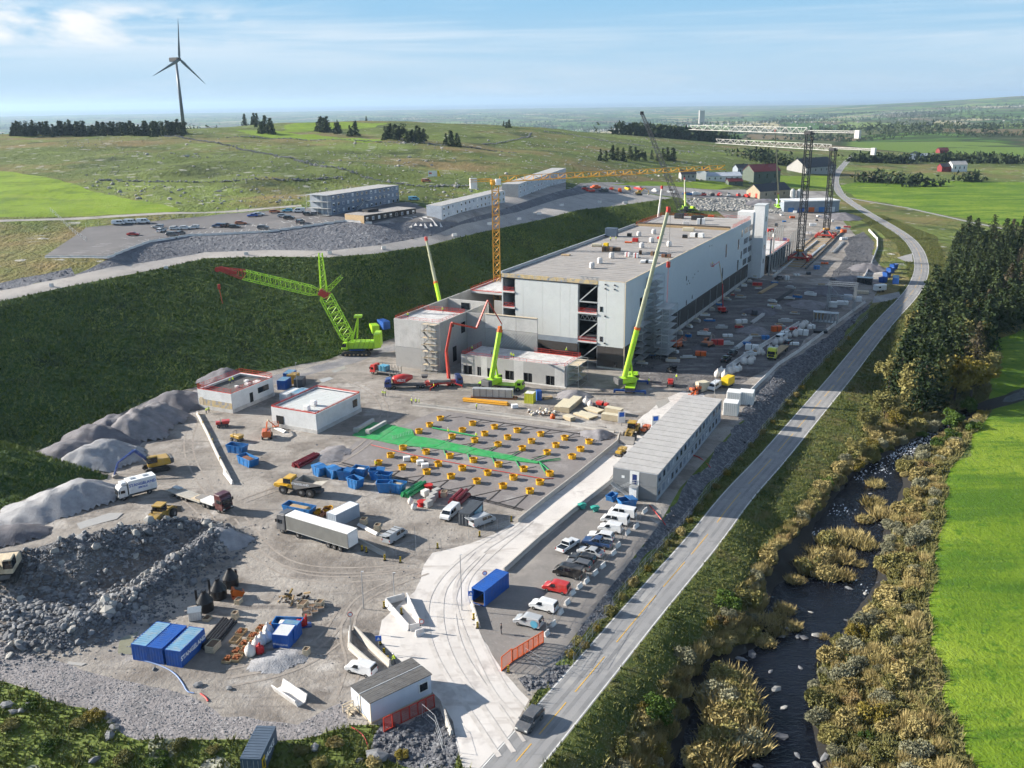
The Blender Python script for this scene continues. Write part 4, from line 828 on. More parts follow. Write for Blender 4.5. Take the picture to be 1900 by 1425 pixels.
b0=G(664,655);s_=b0.y/FPX*1.02
cr=thing('crawler_crane','lime green lattice crawler crane with long red-tipped jib beside the grass bank','crane',b0,0.0)
for k in (-1,1):
 y=k*3.2
 q=MB();n=18;prof=[(-4.6,.5),(-4.2,1.15),(-3.4,1.45),(3.4,1.45),(4.2,1.15),(4.6,.5),(4.1,.05),(-4.1,.05)];q.prism(prof,'Y',y-.65,y+.65);q.build('crawler_track','rubber',cr,bevel=.08)
 q=MB();
 for i in range(6):q.lathe([(.3,y-.70),(.3,y+.70)],(-3.2+i*1.28,0,.45),8,'Y')
 q.build('track_rollers','timber',cr)
blk(cr,'carbody','blue_steel',-2.2,2.2,-2.6,2.6,.6,1.7,.1)
q=MB();q.rng(-2.5,6.6,-1.9,1.9,1.8,3.9);q.build('machinery_house','lime',cr,bevel=.15)
blk(cr,'counterweight','lime',5.6,7.6,-2.6,2.6,2.2,6.6,.15);q=MB();q.prism([(-4.6,1.9),(-2.6,1.9),(-2.6,4.0),(-4.0,4.0)],'Y',-2.9,-1.2);cb_=q.build('cab','lime',cr,bevel=.1)
MB().prism([(-4.45,2.7),(-3.0,2.7),(-3.0,3.8),(-4.0,3.8)],'Y',-2.95,-1.15).build('cab_window','glass_dark',cb_)
for i in range(5):MB().tube((-1+i*1.5,-1.95,2.2),(.4+i*1.5,-1.95,5.6),.1,4).build('house_brace','lime_dark',cr)
P_= lambda px,py,dy=0:V(((px-664)*s_,dy,(655-py)*s_*1.06))
foot,head,tip,mast,strut,gantry=P_(652,636),P_(609,547),P_(428,503),P_(607.5,476),P_(644,517),P_(669,588)
MB().lattice(foot,foot.lerp(head,.16),1.5,3.6,2,.17,.09,up=(0,1,0),h0=1.0,h1=2.6).lattice(foot.lerp(head,.16),foot.lerp(head,.93),3.6,3.6,7,.17,.09,up=(0,1,0),h0=2.6,h1=2.6).lattice(foot.lerp(head,.93),head,3.6,1.6,1,.17,.09,up=(0,1,0),h0=2.6,h1=1.6).build('main_boom','lime',cr)
MB().lattice(head,head.lerp(tip,.14),1.0,2.7,2,.13,.07,up=(0,1,0),h0=.8,h1=2.4).lattice(head.lerp(tip,.14),head.lerp(tip,.8),2.7,2.7,13,.13,.07,up=(0,1,0),h0=2.4,h1=2.4).build('jib','lime',cr)
MB().lattice(head.lerp(tip,.8),tip+(tip-head)*.05,2.7,.9,4,.13,.07,up=(0,1,0),h0=2.4,h1=.8).box(tip.lerp(head,.06),(4.4,.5,.9),ry=.26).build('jib_head','crane_red',cr)
q=MB();
for d in (-.35,.35):q.lathe([(.3,d-.12),(.75,d-.1),(.75,d+.1),(.3,d+.12)],tuple(tip+V((-.6,0,.3))),12,'Y')
q.lathe([(.3,-.1),(.8,-.08),(.8,.08),(.3,.1)],tuple(tip+V((-1.9,0,.1))),12,'Y');q.build('jib_sheaves','crane_red',cr)
MB().lattice(head,mast,1.9,1.0,8,.12,.06,up=(0,1,0),h0=1.6,h1=1.0).build('upper_strut','lime',cr);MB().lattice(head,strut,1.6,.9,5,.12,.06,up=(0,1,0),h0=1.4,h1=.9).build('rear_strut','lime',cr)
MB().box(head,(3.2,2.6,2.0),ry=.5).build('boom_head','crane_red',cr,bevel=.15)
q=MB();
for d in (-1.2,1.2):q.tube(P_(655,632,d),gantry+V((0,d*.6,0)),.2,4);q.tube(P_(664,630,d),gantry+V((0,d*.6,0)),.12,4)
q.box(gantry,(2.3,2.6,.6));q.build('gantry','lime',cr)
q=MB();q.tube(mast,tip.lerp(head,.1),.035,3);q.tube(strut,gantry,.035,3);q.tube(mast,strut,.03,3);q.tube(tip+V((-1.9,0,0)),tip+V((-1.9,0,-4.6)),.035,3);q.build('pendant_cable','cable',cr)
q=MB();q.box(tip+V((-1.9,0,-5.2)),(.7,.5,1.5));q.tube(tip+V((-1.9,0,-6)),tip+V((-1.4,0,-10.5)),.09,4);q.build('hook_block','crane_red',cr,bevel=.1)

def tower_crane(name,label,base,z0,h,mw,tipv,cjl,mmast,mjib,jib_h=1.6,flat=True,baserot=0.):
 t=thing(name,label,'crane',(base[0],base[1],z0),0)
 MB().lattice((0,0,0),(0,0,h),mw,mw,max(6,int(h/(mw*1.1))),.19*mw/2,.09*mw/2,up=(sin(baserot),cos(baserot),0)).build('mast',mmast,t)
 d=V((tipv[0]-base[0],tipv[1]-base[1],0));L=d.length;d.normalize()
 MB().lattice(V((0,0,h+1.4))+d*1.5,V((0,0,h+1.4+tipv[2]))+d*L,1.6,1.2,int(L/3.0),.14,.07,h0=jib_h,h1=jib_h*.75,tri=True).build('jib',mjib,t)
 MB().lattice(V((0,0,h+1.2))-d*1.2,V((0,0,h+1.2))-d*cjl,1.6,1.6,int(cjl/2.6),.1,.05,h0=.8,h1=.8).build('counter_jib',mjib,t)
 a=math.atan2(d.y,d.x)
 MB().box(V((0,0,h+.4)),(mw*1.3,mw*1.3,1.6),rz=a).build('slewing_ring',mmast,t,bevel=.1)
 MB().box(V((0,0,h+1.2))-d*(cjl-1.4)+V((0,0,-1.0)),(2.4,1.6,3.6),rz=a).build('counterweight','crane_white',t,bevel=.1)
 sx=V((-d.y,d.x,0));c=MB().box(V((0,0,h+.6))+sx*-1.7+d*.6,(1.8,1.4,2.0),rz=a).build('cab','crane_white' if mjib!='crane_yellow' else 'white_paint',t,bevel=.1)
 MB().box(V((0,0,h+.8))+sx*-1.7+d*1.45,(.16,1.2,1.3),rz=a).build('cab_window','glass_dark',c)
 return t,d
q0=at(922,522,14.2)
t,d=tower_crane('tower_crane','tall yellow tower crane with long jib behind the concrete block',q0,0,48,2.3,tuple(at(1345,318,49.5)[:2])+(1.6,),9,'crane_yellow','crane_yellow',1.9)
t,d=tower_crane('rail_tower_crane','nearer black-masted tower crane on rails with white jib',at(1483,482),0,58.5,2.7,tuple(at(1280,236,60.5)[:2])+(.5,),26,'black_steel','crane_white',2.8)
t2,d=tower_crane('rail_tower_crane','farther black-masted tower crane on rails with white jib',at(1532,440),0,47,2.7,tuple(at(1328,265,48.5)[:2])+(1.2,),26,'black_steel','crane_white',3.2)
def rail_base(t):
 t_=RZ
 for sx in (-1,1):
  for sy in (-1,1):
   p=M.Rotation(t_,3,'Z')@V((sx*4.6,sy*4.6,.9));MB().tube((0,0,4.6),p,.38,4).build('base_strut','crane_red',t);MB().box(p,(2.4,1.2,1.3),rz=t_+pi/2).build('bogie','crane_red',t,bevel=.1)
 for sy in (-1,1):MB().box(M.Rotation(t_,3,'Z')@V((0,sy*4.6,1.7)),(9.2,.6,.7),rz=t_).build('base_beam','crane_red',t)
 for sx in (-1,1):MB().box(M.Rotation(t_,3,'Z')@V((sx*4.6,0,1.7)),(.6,9.2,.7),rz=t_).build('base_beam','crane_red',t)
 MB().box((0,0,2.9),(6.4,3.0,2.2),rz=t_).build('ballast','concrete',t,bevel=.1);MB().lathe([(1.6,-.4),(1.8,0),(1.6,.4)],(0,0,4.6),14).build('base_collar','crane_yellow',t)
for q in (t,t2):rail_base(q)

tr=thing('crane_track','sleepered rail track carrying the two black tower cranes','rail track',uv(14,190,.03),RZ)
for i in range(60):MB().box((0,i*2.15,.1),(12.6,.7,.24)).build('sleeper','timber' if i%3 else 'concrete',tr)
for x in (-4.6,4.6):blk(tr,'rail','steel_dark',x-.14,x+.14,-2,130,.23,.5)
blk(tr,'edge_beam','steel_dark',6.5,7.1,-2,130,.0,.6)

def mobile_crane(label,loc,rz,boom_az,boom_len,luff,tele=0.0,name='mobile_crane',axles=5,colour='lime',tele_m='boom_grey',outrig=False):
 """carrier along x (cab at +x), superstructure and boom turned to boom_az (world), luff angle, tele = extra telescoped length"""
 t=thing(name,label,'crane',loc,rz);L=12.5
 blk(t,'carrier','chassis_grey',-6.2,4.4,-1.3,1.3,.75,1.45,.06);q=MB().prism([(4.3,.7),(6.4,.7),(6.4,1.7),(6.1,2.7),(4.3,2.7)],'Y',-1.3,1.3).build('carrier_cab',colour,t,bevel=.1)
 MB().box((6.29,0,2.15),(.1,2.2,.8),ry=-.29).build('windscreen','glass_dark',q);MB().box((5.4,0,2.15),(1.0,2.64,.7)).build('side_window','glass_dark',q)
 blk(t,'deck',colour,-6.2,4.2,-1.32,1.32,1.46,1.66,.04)
 for i in range(axles):
  x=-5.3+i*(10.4/(axles-1))
  for s in (-1,1):wheel(t,x,s*1.05,.68,.52)
 if outrig:
  for x in (-5.8,3.4):
   blk(t,'outrigger','blue_steel',x-.35,x+.35,-4.2,4.2,.55,1.0)
   for s in (-1,1):MB().box((x,s*4.1,.35),(.5,.5,.7)).build('outrigger_foot','blue_steel',t)
 a=boom_az-rz;R=M.Rotation(a,4,'Z');off=V((-1.2,0,1.7));tf= lambda x,y,z:off+(R@V((x,y,z)))
 MB().box(tf(-1.4,0,.9),(4.6,2.5,1.5),rz=a).build('superstructure',colour,t,bevel=.12);MB().box(tf(-4.1,0,.9),(1.4,2.9,1.7),rz=a).build('counterweight','chassis_grey' if colour=='lime' else colour,t,bevel=.1)
 c=MB().box(tf(1.6,1.0,.95),(2.0,.95,1.6),rz=a).build('crane_cab',colour,t,bevel=.12);MB().box(tf(1.8,1.0,1.2),(1.9,1.0,.8),rz=a).build('cab_window','glass_dark',c)
 p0=tf(-2.2,0,1.9);D=(R@V((cos(luff),0,sin(luff)))).normalized();p1=p0+D*boom_len
 side=R@V((0,1,0));
 def beam(a_,b_,w_,h_,nm,m):
  up=side.cross(D);q=MB();vs=[]
  for c_ in (a_,b_):
   for sx,sy in ((-1,-1),(1,-1),(1,.6),(.5,1),(-.5,1),(-1,.6)):vs.append(c_+side*(sx*w_/2)-up*(sy*h_/2))
  q.add(vs,[(5,4,3,2,1,0),(6,7,8,9,10,11)]+[(i,(i+1)%6,6+(i+1)%6,6+i) for i in range(6)]);return q.build(nm,m,t)
 beam(p0,p1,1.0,1.25,'boom',colour)
 n=3;cur=p1
 if tele:
  for i in range(n):
   nx=cur+D*(tele/n);beam(cur-D*.3,nx,.86-.12*i,1.05-.15*i,'boom_section',tele_m);beam(nx-D*.35,nx,.98-.12*i,1.2-.15*i,'boom_collar','crane_red' if i==n-1 else tele_m);cur=nx
 beam(p1-D*.5,p1+D*.2,1.1,1.4,'boom_collar','orange');MB().box(cur+D*.5,(.9,.9,1.3),rz=a).build('boom_head','orange' if not tele else 'crane_red',t,bevel=.1)
 MB().tube(tf(.6,0,.6),p0+D*(boom_len*.42),.28,8).build('luffing_ram',colour,t);hp=cur+D*.8+(R@V((.6,0,0)))
 return t,cur,hp
m1,tipm,hp=mobile_crane('lime green truck crane with short thick boom before the low concrete block',G(930,722),math.atan2(-.30,.95),math.atan2(.5,.45),13.0,rad(74))
a0=G(1172,718);tp=V(at(1253,390,47));dd=tp-a0
luff=math.atan2(47-3.6,V((dd.x,dd.y)).length);tot=math.hypot(43.4,V((dd.x,dd.y)).length)
m2,tipm,hp=mobile_crane('lime green truck crane with very long telescoped boom beside the hall corner',a0,RZ+pi/2+.25,math.atan2(dd.y,dd.x),13.5,luff,tot-13.5,outrig=True,axles=6)
q=thing('crane_hook','red crane hook block hanging before the shaded hall wall','hook',(tipm[0],tipm[1],0));hw=m2.matrix_basis@V(hp)
q.location=(hw.x,hw.y,hw.z);MB().tube((0,0,0),(0,0,-14),.05,3).build('hoist_cable','cable',q);MB().box((0,0,-14.8),(1.0,.6,1.6)).build('pulley_block','crane_red',q,bevel=.15);MB().tube((0,0,-15.5),(0,0,-25),.06,4).build('sling','crane_red',q)
def crane_to(label,base,tippx,tipz,boom,rz,**k):
 a=V(base);tp=V(at(*tippx,tipz));d=tp-a;hd=V((d.x,d.y)).length;dz=tipz-a.z-3.6;return mobile_crane(label,a,rz,math.atan2(d.y,d.x),boom,math.atan2(dz,hd),max(.5,math.hypot(dz,hd)-boom),**k)
crane_to('lime green truck crane half hidden behind the concrete block, boom against the grass bank',uv(-67.5,14,0),(790,443),31,16,RZ+pi/2)
crane_to('distant truck crane with pale boom behind the red-railed hall roof',uv(-44,172,0),(1237,350),36,11,RZ,tele_m='crane_white')
crane_to('lime green truck crane at the far yard by the white storage hall',G(1443,388),(1437,243),56,16,RZ+2)
crane_to('lime green telescopic crane with upright boom at the far rock bank',G(1273,392),(1272,332),28,8,RZ+1)

b0=uv(-32,200,0);t=thing('lattice_crane','tall dark lattice boom crane rising behind the hall roof','crane',b0,0)
tp=V(at(1191,210,66));l=tp-b0;MB().lattice((0,0,3),l,3.4,1.4,30,.16,.085,up=(0,1,0)).build('main_boom','black_steel',t);blk(t,'machinery_house','black_steel',-1.5,6,-2,2,1.6,4.6,.1)
for k in (-1,1):blk(t,'crawler_track','rubber',-4,4,k*2.8-.6,k*2.8+.6,0,1.4,.2)
q=MB();q.tube(l,(6,0,20),.05,3);q.tube((0,0,3),(6,0,20),.25,4);q.tube((5,0,4),(6,0,20),.15,4);q.tube(l,l+V((-1.0,0,-26)),.05,3);q.build('back_mast','black_steel',t);MB().box(l,(2.2,1.2,2.2)).build('boom_head','black_steel',t,bevel=.1)
# ------------------------------------------------------------------ vehicles
CARCOL={'white':(.72,.73,.74),'silver':(.42,.44,.46),'grey':(.10,.105,.115),'black':(.012,.013,.015),'red':(.50,.02,.018),'blue':(.02,.06,.16),'paint_blue':(.03,.12,.45),'lightblue':(.10,.38,.55),'orange_car':(.55,.16,.05),'maroon':(.085,.010,.014),'cab_blue':(.02,.06,.24),'mixer_red':(.55,.025,.02),'hauler_yellow':(.70,.40,.02),'loader_yellow':(.50,.30,.03),'cab_yellow':(.62,.62,.03),'lift_orange':(.66,.14,.03),'green_paint':(.02,.22,.05)}
for k,c in CARCOL.items():mat('car_'+k,c,.28,var=.04,coat=.5,dirt=(.30,.27,.24),dirt_amt=.34,dirt_scale=1.2)
for nm,c,r in [('curtain_grey',(.17,.17,.16),.7),('trailer_white',(.76,.76,.75),.5),('lamp_red',(.35,.01,.01),.3),('lamp_clear',(.75,.75,.7),.15),('box_white',(.78,.79,.80),.45),('steel_worn',(.28,.26,.24),.6),('text_blue',(.01,.09,.42),.5),('text_white',(.85,.85,.85),.5),('text_orange',(.75,.22,.02),.5),('hyd_black',(.02,.02,.02),.4)]:mat(nm,c,r)
mat('loader_mud',(.34,.22,.05),.8,var=.4,scale=1.5,dirt=(.16,.13,.10),dirt_amt=.9,dirt_scale=1.0);mat('hauler_bed',(.40,.38,.34),.75,var=.15,dirt=(.25,.23,.20),dirt_amt=.6,dirt_scale=.8)

CARS={
'sedan':(4.6,1.82,[(-2.3,.35),(-2.28,.85),(-1.75,.98),(-1.05,1.40),(.15,1.43),(1.05,.98),(2.05,.85),(2.3,.6),(2.25,.3)],[[(-1.35,.98),(-.95,1.33),(-.35,1.36),(-.35,.97)],[(-.28,.97),(-.28,1.36),(.1,1.36),(.85,.97)]],[(2,3),(4,5)],.31),
'estate':(4.7,1.85,[(-2.35,.35),(-2.35,.95),(-2.0,1.45),(.1,1.52),(1.05,1.02),(2.1,.88),(2.35,.6),(2.3,.3)],[[(-2.1,1.02),(-1.85,1.38),(-.4,1.43),(-.4,1.02)],[(-.32,1.02),(-.32,1.43),(.08,1.42),(.85,1.02)]],[(1,2),(3,4)],.32),
'suv':(4.6,1.88,[(-2.25,.4),(-2.3,1.0),(-1.95,1.58),(-.2,1.68),(.45,1.62),(1.25,1.12),(2.15,.98),(2.3,.65),(2.25,.35)],[[(-2.0,1.12),(-1.75,1.5),(-.4,1.57),(-.4,1.1)],[(-.32,1.1),(-.32,1.57),(.3,1.53),(1.0,1.1)]],[(1,2),(4,5)],.36),
'small_van':(4.4,1.82,[(-2.2,.35),(-2.2,1.1),(-2.05,1.78),(.2,1.82),(.65,1.70),(1.25,1.12),(2.0,.95),(2.2,.65),(2.15,.32)],[[(-.1,1.1),(-.1,1.62),(.5,1.58),(.95,1.1)]],[(1,2),(4,5)],.32),
'van':(5.2,1.98,[(-2.6,.4),(-2.6,1.2),(-2.5,2.0),(1.0,2.02),(1.45,1.85),(2.05,1.2),(2.5,1.0),(2.6,.6),(2.55,.35)],[[(.55,1.2),(.55,1.78),(1.3,1.72),(1.75,1.2)],[(-.6,1.2),(-.6,1.78),(.4,1.78),(.4,1.2)]],[(1,2),(4,5)],.34),
'pickup':(5.3,1.88,[(-2.65,.5),(-2.65,1.1),(-.95,1.12),(-.8,1.78),(.35,1.8),(1.15,1.2),(2.45,1.08),(2.65,.7),(2.6,.45)],[[(-.7,1.2),(-.62,1.68),(-.15,1.7),(-.15,1.2)],[(-.08,1.2),(-.08,1.7),(.3,1.7),(.9,1.2)]],[(2,3),(4,5)],.38)}
CARPROTO={}
def make_car(kind,colour):
 L,Wd,out_,wins,segs,wr=CARS[kind];belt=min(p[1] for wn in wins for p in wn)
 t=thing({'small_van':'small_van','van':'van','pickup':'pickup','sedan':'car','estate':'car','suv':'car'}[kind],'','van' if 'van' in kind else 'pickup' if kind=='pickup' else 'car');top=max(p[1] for p in out_)
 hw= lambda z:Wd/2*(1-.16*max(0,(z-belt)/(top-belt))) if z>belt-.02 else Wd/2*(.96+.04*min(1,z/.6))
 n=len(out_);q=MB();q.add([(x,-hw(z),z) for x,z in out_]+[(x,hw(z),z) for x,z in out_],[tuple(range(n)),tuple(range(2*n-1,n-1,-1))]+[((i+1)%n,i,n+i,n+(i+1)%n) for i in range(n)]);q.build('body','car_'+colour,t,bevel=.07)
 for wn in wins:
  for s in (-1,1):MB().add([(x,s*(hw(z)+.012),z) for x,z in wn],[tuple(range(len(wn)))]).build('side_window','glass_dark',t,fixn=False)
 for k,(i,j) in enumerate(segs):
  (x0,z0),(x1,z1)=out_[i],out_[j];nx,nz=(z1-z0),-(x1-x0);l=math.hypot(nx,nz);nx,nz=-nx/l*.02,-nz/l*.02
  if k==1:nx,nz=abs(nx),abs(nz)
  else:nx,nz=-abs(nx),abs(nz)
  f0,f1=.1,.92;a=(x0+(x1-x0)*f0,z0+(z1-z0)*f0);b=(x0+(x1-x0)*f1,z0+(z1-z0)*f1)
  MB().quad((a[0]+nx,-hw(a[1])*.9,a[1]+nz),(a[0]+nx,hw(a[1])*.9,a[1]+nz),(b[0]+nx,hw(b[1])*.9,b[1]+nz),(b[0]+nx,-hw(b[1])*.9,b[1]+nz)).build('windscreen' if k else 'rear_window','glass_dark',t,fixn=False)
 if kind=='pickup':blk(t,'load_bed','glass_dark',-2.5,-1.05,-.75,.75,1.08,1.14)
 for sx in (-.31,.30):
  for s in (-1,1):wheel(t,sx*L,s*(Wd/2-.12),wr,.24)
 for s in (-1,1):
  MB().box((L/2-.06,s*Wd*.36,.72),(.12,.34,.16)).build('headlight','lamp_clear',t);MB().box((-L/2+.02,s*Wd*.42,.95),(.1,.16,.3)).build('tail_light','lamp_red',t)
  MB().box((segs and out_[segs[1][1]][0]-.35,s*(Wd/2+.09),belt+.08),(.12,.2,.15)).build('mirror','car_'+colour,t)
 MB().box((L/2-.02,0,.42),(.08,Wd*.8,.14)).build('bumper','hyd_black',t)
 if kind in ('van','small_van'):
  pass
 return t
def car(kind,colour,label,p,q=None,az=None,group=None):
 """p = rear, q = front as photo pixels (or p = middle and az = heading)"""
 if q is not None:
  a,b=G(*p),G(*q);loc=(a+b)/2;d=b-a;rz=math.atan2(d.y,d.x)
 else:loc=G(*p);rz=az
 loc=on(loc);key=(kind,colour)
 if key not in CARPROTO:
  t=make_car(kind,colour);CARPROTO[key]=t;t.location=loc;t.rotation_euler=(0,0,rz);t['label']=label
  if group:t['group']=group
 else:t=dup(CARPROTO[key],loc,rz,label,group)
 return t
cp='cars parked beside the site road'
car('van','white','white van parked nearest the office, beside the blue skip',(1180,962),(1130,953),group=cp)
car('van','white','white van second from the office in the car park row',(1166,975),(1117,966),group=cp)
car('small_van','white','white small van with dark side panes, third from the office',(1157,990),(1109,981),group=cp)
car('estate','white','white estate car parked behind the dark blue pickup',(1140,1004),(1091,996),group=cp)
car('pickup','blue','dark blue pickup truck in the car park row',(1135,1018),(1081,1008),group=cp)
car('pickup','white','white pickup with black load bed standing apart from the row',(1039,1028),(1068,1008),group=cp)
car('sedan','silver','silver saloon car parked next to the blue pickup',(1119,1035),(1073,1024),group=cp)
car('estate','black','black estate car parked between silver cars',(1104,1047),(1058,1037),group=cp)
car('estate','grey','dark grey estate car mostly behind the black van',(1096,1058),(1050,1048),group=cp)
o=car('van','black','black van with red lettering beside the red van',(1082,1074),(1029,1062),group=cp)
o=car('small_van','red','bright red small van in the car park',(1056,1102),(1009,1091),group=cp)
o=car('small_van','white','plain white small van next to the red van',(1033,1137),(985,1124),group=cp)
o=car('small_van','silver','silver small van with blue rear graphic nearest the orange gate',(1005,1166),(956,1153),group=cp)
for s in (-1,1):MB().lathe([(.05,0),(.62,.0),(.62,.012)],(-1.35,s*.905,.95),12,'Y').build('blue_graphic','car_lightblue',o)
car('suv','grey','dark grey car driving out onto the public road',(1000,1325),(966,1364))
car('van','white','white van with roof bars facing the camera by the red reels',(849,946),(822,970))
o=car('van','silver','silver van with open tailgate beside the dark container',(872,981),(917,964));MB().box((-3.0,0,2.05),(1.0,1.6,.08),ry=.25).build('open_tailgate','car_silver',o)
o=car('van','silver','silver van with roof rack parked behind the long truck',(716,1012),(750,990))
for v_ in (o,):
 for x in (-1.8,-.6,.5):MB().box((x,0,2.08),(.08,1.7,.06)).build('roof_bar','steel_dark',v_)
car('pickup','black','black pickup parked in the shaded yard, nearer one',(1338,676),(1356,664));car('pickup','black','black pickup parked in the shaded yard, farther one',(1350,665),(1368,653))
car('van','white','white van beside the yellow generator in the yard',(1335,716),(1315,728));car('estate','black','black car behind the yellow flatbed lorry',(1456,642),(1473,634));car('van','white','white van among bags along the yard blocks',(1440,634),(1458,626))
car('small_van','white','white car half hidden behind the gatehouse',(686,1252),(655,1243));car('pickup','grey','grey pickup at the end of the crane rails',(1435,522),(1456,516))
hz=[(655,1238,'van','white','leftmost of three white vans at the back of the hill car park'),(720,1233,'van','white','middle one of three white vans at the back of the hill car park'),(790,1230,'van','white','rightmost of three white vans at the back of the hill car park'),(870,1256,'estate','silver','silver car in front of the hill car park row of white cars'),(890,1278,'suv','white','white car nearest the slope in the hill car park'),(968,1266,'estate','white','left of three white cars in a row, hill car park'),(1022,1264,'estate','white','middle of three white cars in a row, hill car park'),(1066,1260,'estate','white','right of three white cars in a row, hill car park'),(735,1298,'sedan','red','dark red car alone in the hill car park'),(950,1300,'suv','grey','left of two grey cars by the hill car park edge'),(995,1294,'suv','grey','right of two grey cars by the hill car park edge'),(1200,1252,'suv','blue','left of three dark cars in the middle of the hill car park'),(1245,1250,'suv','black','middle of three dark cars in the hill car park'),(1292,1256,'estate','black','right of three dark cars in the hill car park'),(1328,1236,'estate','orange_car','brownish orange car in the middle of the hill car park'),(1392,1194,'sedan','paint_blue','bright blue car at the back of the hill car park'),(1428,1188,'estate','white','white car beside the bright blue car on the hill'),(1450,1262,'suv','grey','grey car alone near the edge of the hill car park'),(1515,1173,'estate','orange_car','orange car along the back fence of the hill car park'),(1585,1168,'suv','lightblue','light blue car along the back fence of the hill car park'),(1560,1196,'estate','silver','silver car near the black canteen barrack'),(1592,1208,'suv','black','black car near the black canteen barrack'),(1655,1230,'suv','grey','grey car closest to the black canteen barrack'),(1648,1170,'van','white','white van before the dark blue accommodation block'),(1700,1186,'estate','black','black car before the dark blue accommodation block'),(1742,1186,'estate','grey','grey car at the corner of the dark blue block')]
for i,(x,y,k,c,l) in enumerate(hz):car(k,c,l,(x/2.969,y/2.969),az=(.15,-.1,.2,pi+.1)[i%4] if k!='suv' or i%2 else 1.3,group='cars in the hill car park')

def cab(t,x,colour,h=3.7,w=2.5,l=2.2):
 """lorry cab whose front face is at x"""
 o=MB().prism([(x-l,.7),(x-.05,.6),(x,1.5),(x-.22,h-.5),(x-.6,h-.05),(x-l,h)],'Y',-w/2,w/2).build('cab','car_'+colour,t,bevel=.09)
 MB().box((x-.08,0,h*.62),(.1,w*.86,h*.25),ry=-.1).build('windscreen','glass_dark',o)
 for s in (-1,1):MB().box((x-l*.5,s*(w/2+.005),h*.62),(l*.45,.03,h*.2)).build('side_window','glass_dark',o);MB().box((x-.2,s*(w/2+.18),h*.65),(.15,.22,.6)).build('mirror','hyd_black',o);MB().box((x-.02,s*w*.36,.95),(.1,.4,.22)).build('headlight','lamp_clear',o)
 MB().box((x+.01,0,1.45),(.06,w*.7,.6)).build('grille','hyd_black',o);MB().box((x-.05,0,.7),(.16,w*.98,.3)).build('bumper','hyd_black',o)
 return o
def axle(t,x,w=2.5,r=.5,dual=False):
 for s in (-1,1):wheel(t,x,s*(w/2-(.28 if dual else .18)),r,.5 if dual else .34)
def place(name,label,cat,rear,front,off=0.):
 a,b=G(*rear),G(*front);d=b-a;rz=math.atan2(d.y,d.x);m=(a+b)/2;return thing(name,label,cat,on(m),rz),d.length

t,L=place('box_lorry','white box lorry with blue lettering by the gravel heaps','lorry',(281,912),(225,926))
cab(t,3.7,'white',3.0,2.4,1.9);blk(t,'cargo_box','box_white',-3.9,1.6,-1.25,1.25,1.05,3.75,.04);blk(t,'chassis','chassis_grey',-3.8,2.5,-.9,.9,.55,1.04);axle(t,2.7,2.4);axle(t,-2.3,2.4,dual=True);blk(t,'roof_spoiler','car_white',1.7,2.9,-1.0,1.0,3.0,3.6,.15)
for k in (-2.2,.3):blk(t,'roof_hatch','panel_blue',k-.5,k+.5,-.4,.4,3.74,3.86)
for s,r in ((1,pi),(-1,0)):text('STANGELAND',.82,'text_blue',t,(-1.15,s*1.265,2.75),(pi/2,0,r),bold=.02);text('SERVICE',.5,'text_blue',t,(-1.15,s*1.265,2.0),(pi/2,0,r),bold=.02)

t,L=place('low_loader','low loader with dark red tractor unit pulling an empty flat trailer','lorry',(318,914),(424,951));h=L/2
cab(t,h,'maroon',3.8,2.55,2.3);blk(t,'chassis','chassis_grey',h-6.8,h-2.2,-.6,.6,.6,1.0);axle(t,h-1.4);axle(t,h-4.6,dual=True);axle(t,h-5.9,dual=True);blk(t,'headboard','trailer_white',h-6.6,h-2.9,-1.25,1.25,1.05,1.6,.04)
blk(t,'trailer_deck','hauler_bed',-h,h-6.8,-1.3,1.3,.75,1.0,.03);blk(t,'gooseneck','steel_worn',h-8.6,h-5.2,-.9,.9,1.05,1.5);blk(t,'ramp','steel_light',-h+.2,-h+2.4,.2,1.2,1.02,1.25);blk(t,'deck_board','timber_pale',-1,1.6,-1.1,.9,1.02,1.12)
for i in range(4):axle(t,-h+2.2+i*1.35,r=.38)

t,L=place('semi_trailer_truck','long grey curtain-sided articulated lorry with white roof','lorry',(657,1024),(523,982));h=L/2
cab(t,h,'grey',3.8,2.5,2.2);blk(t,'roof_spoiler','car_grey',h-2.2,h-.7,-1.15,1.15,3.75,4.0,.1);blk(t,'chassis','chassis_grey',-h+.3,h-2,-.8,.8,.75,1.15);blk(t,'curtain_side','curtain_grey',-h+.1,h-2.55,-1.27,1.27,1.2,3.88,.03);blk(t,'trailer_roof','trailer_white',-h+.05,h-2.5,-1.29,1.29,3.885,4.02,.02)
blk(t,'rear_door','trailer_white',-h,-h+.09,-1.22,1.22,1.25,3.85);blk(t,'fuel_tank','steel_light',h-4.6,h-2.9,-1.25,-.7,.5,1.05,.08);axle(t,h-1.3);axle(t,h-5.2,dual=True)
for i in range(3):axle(t,-h+2.2+i*1.35,dual=True)
for s in (-1,1):blk(t,'side_rail','steel_light',-h+.1,h-2.6,s*1.28-.02,s*1.28+.02,1.12,1.24)

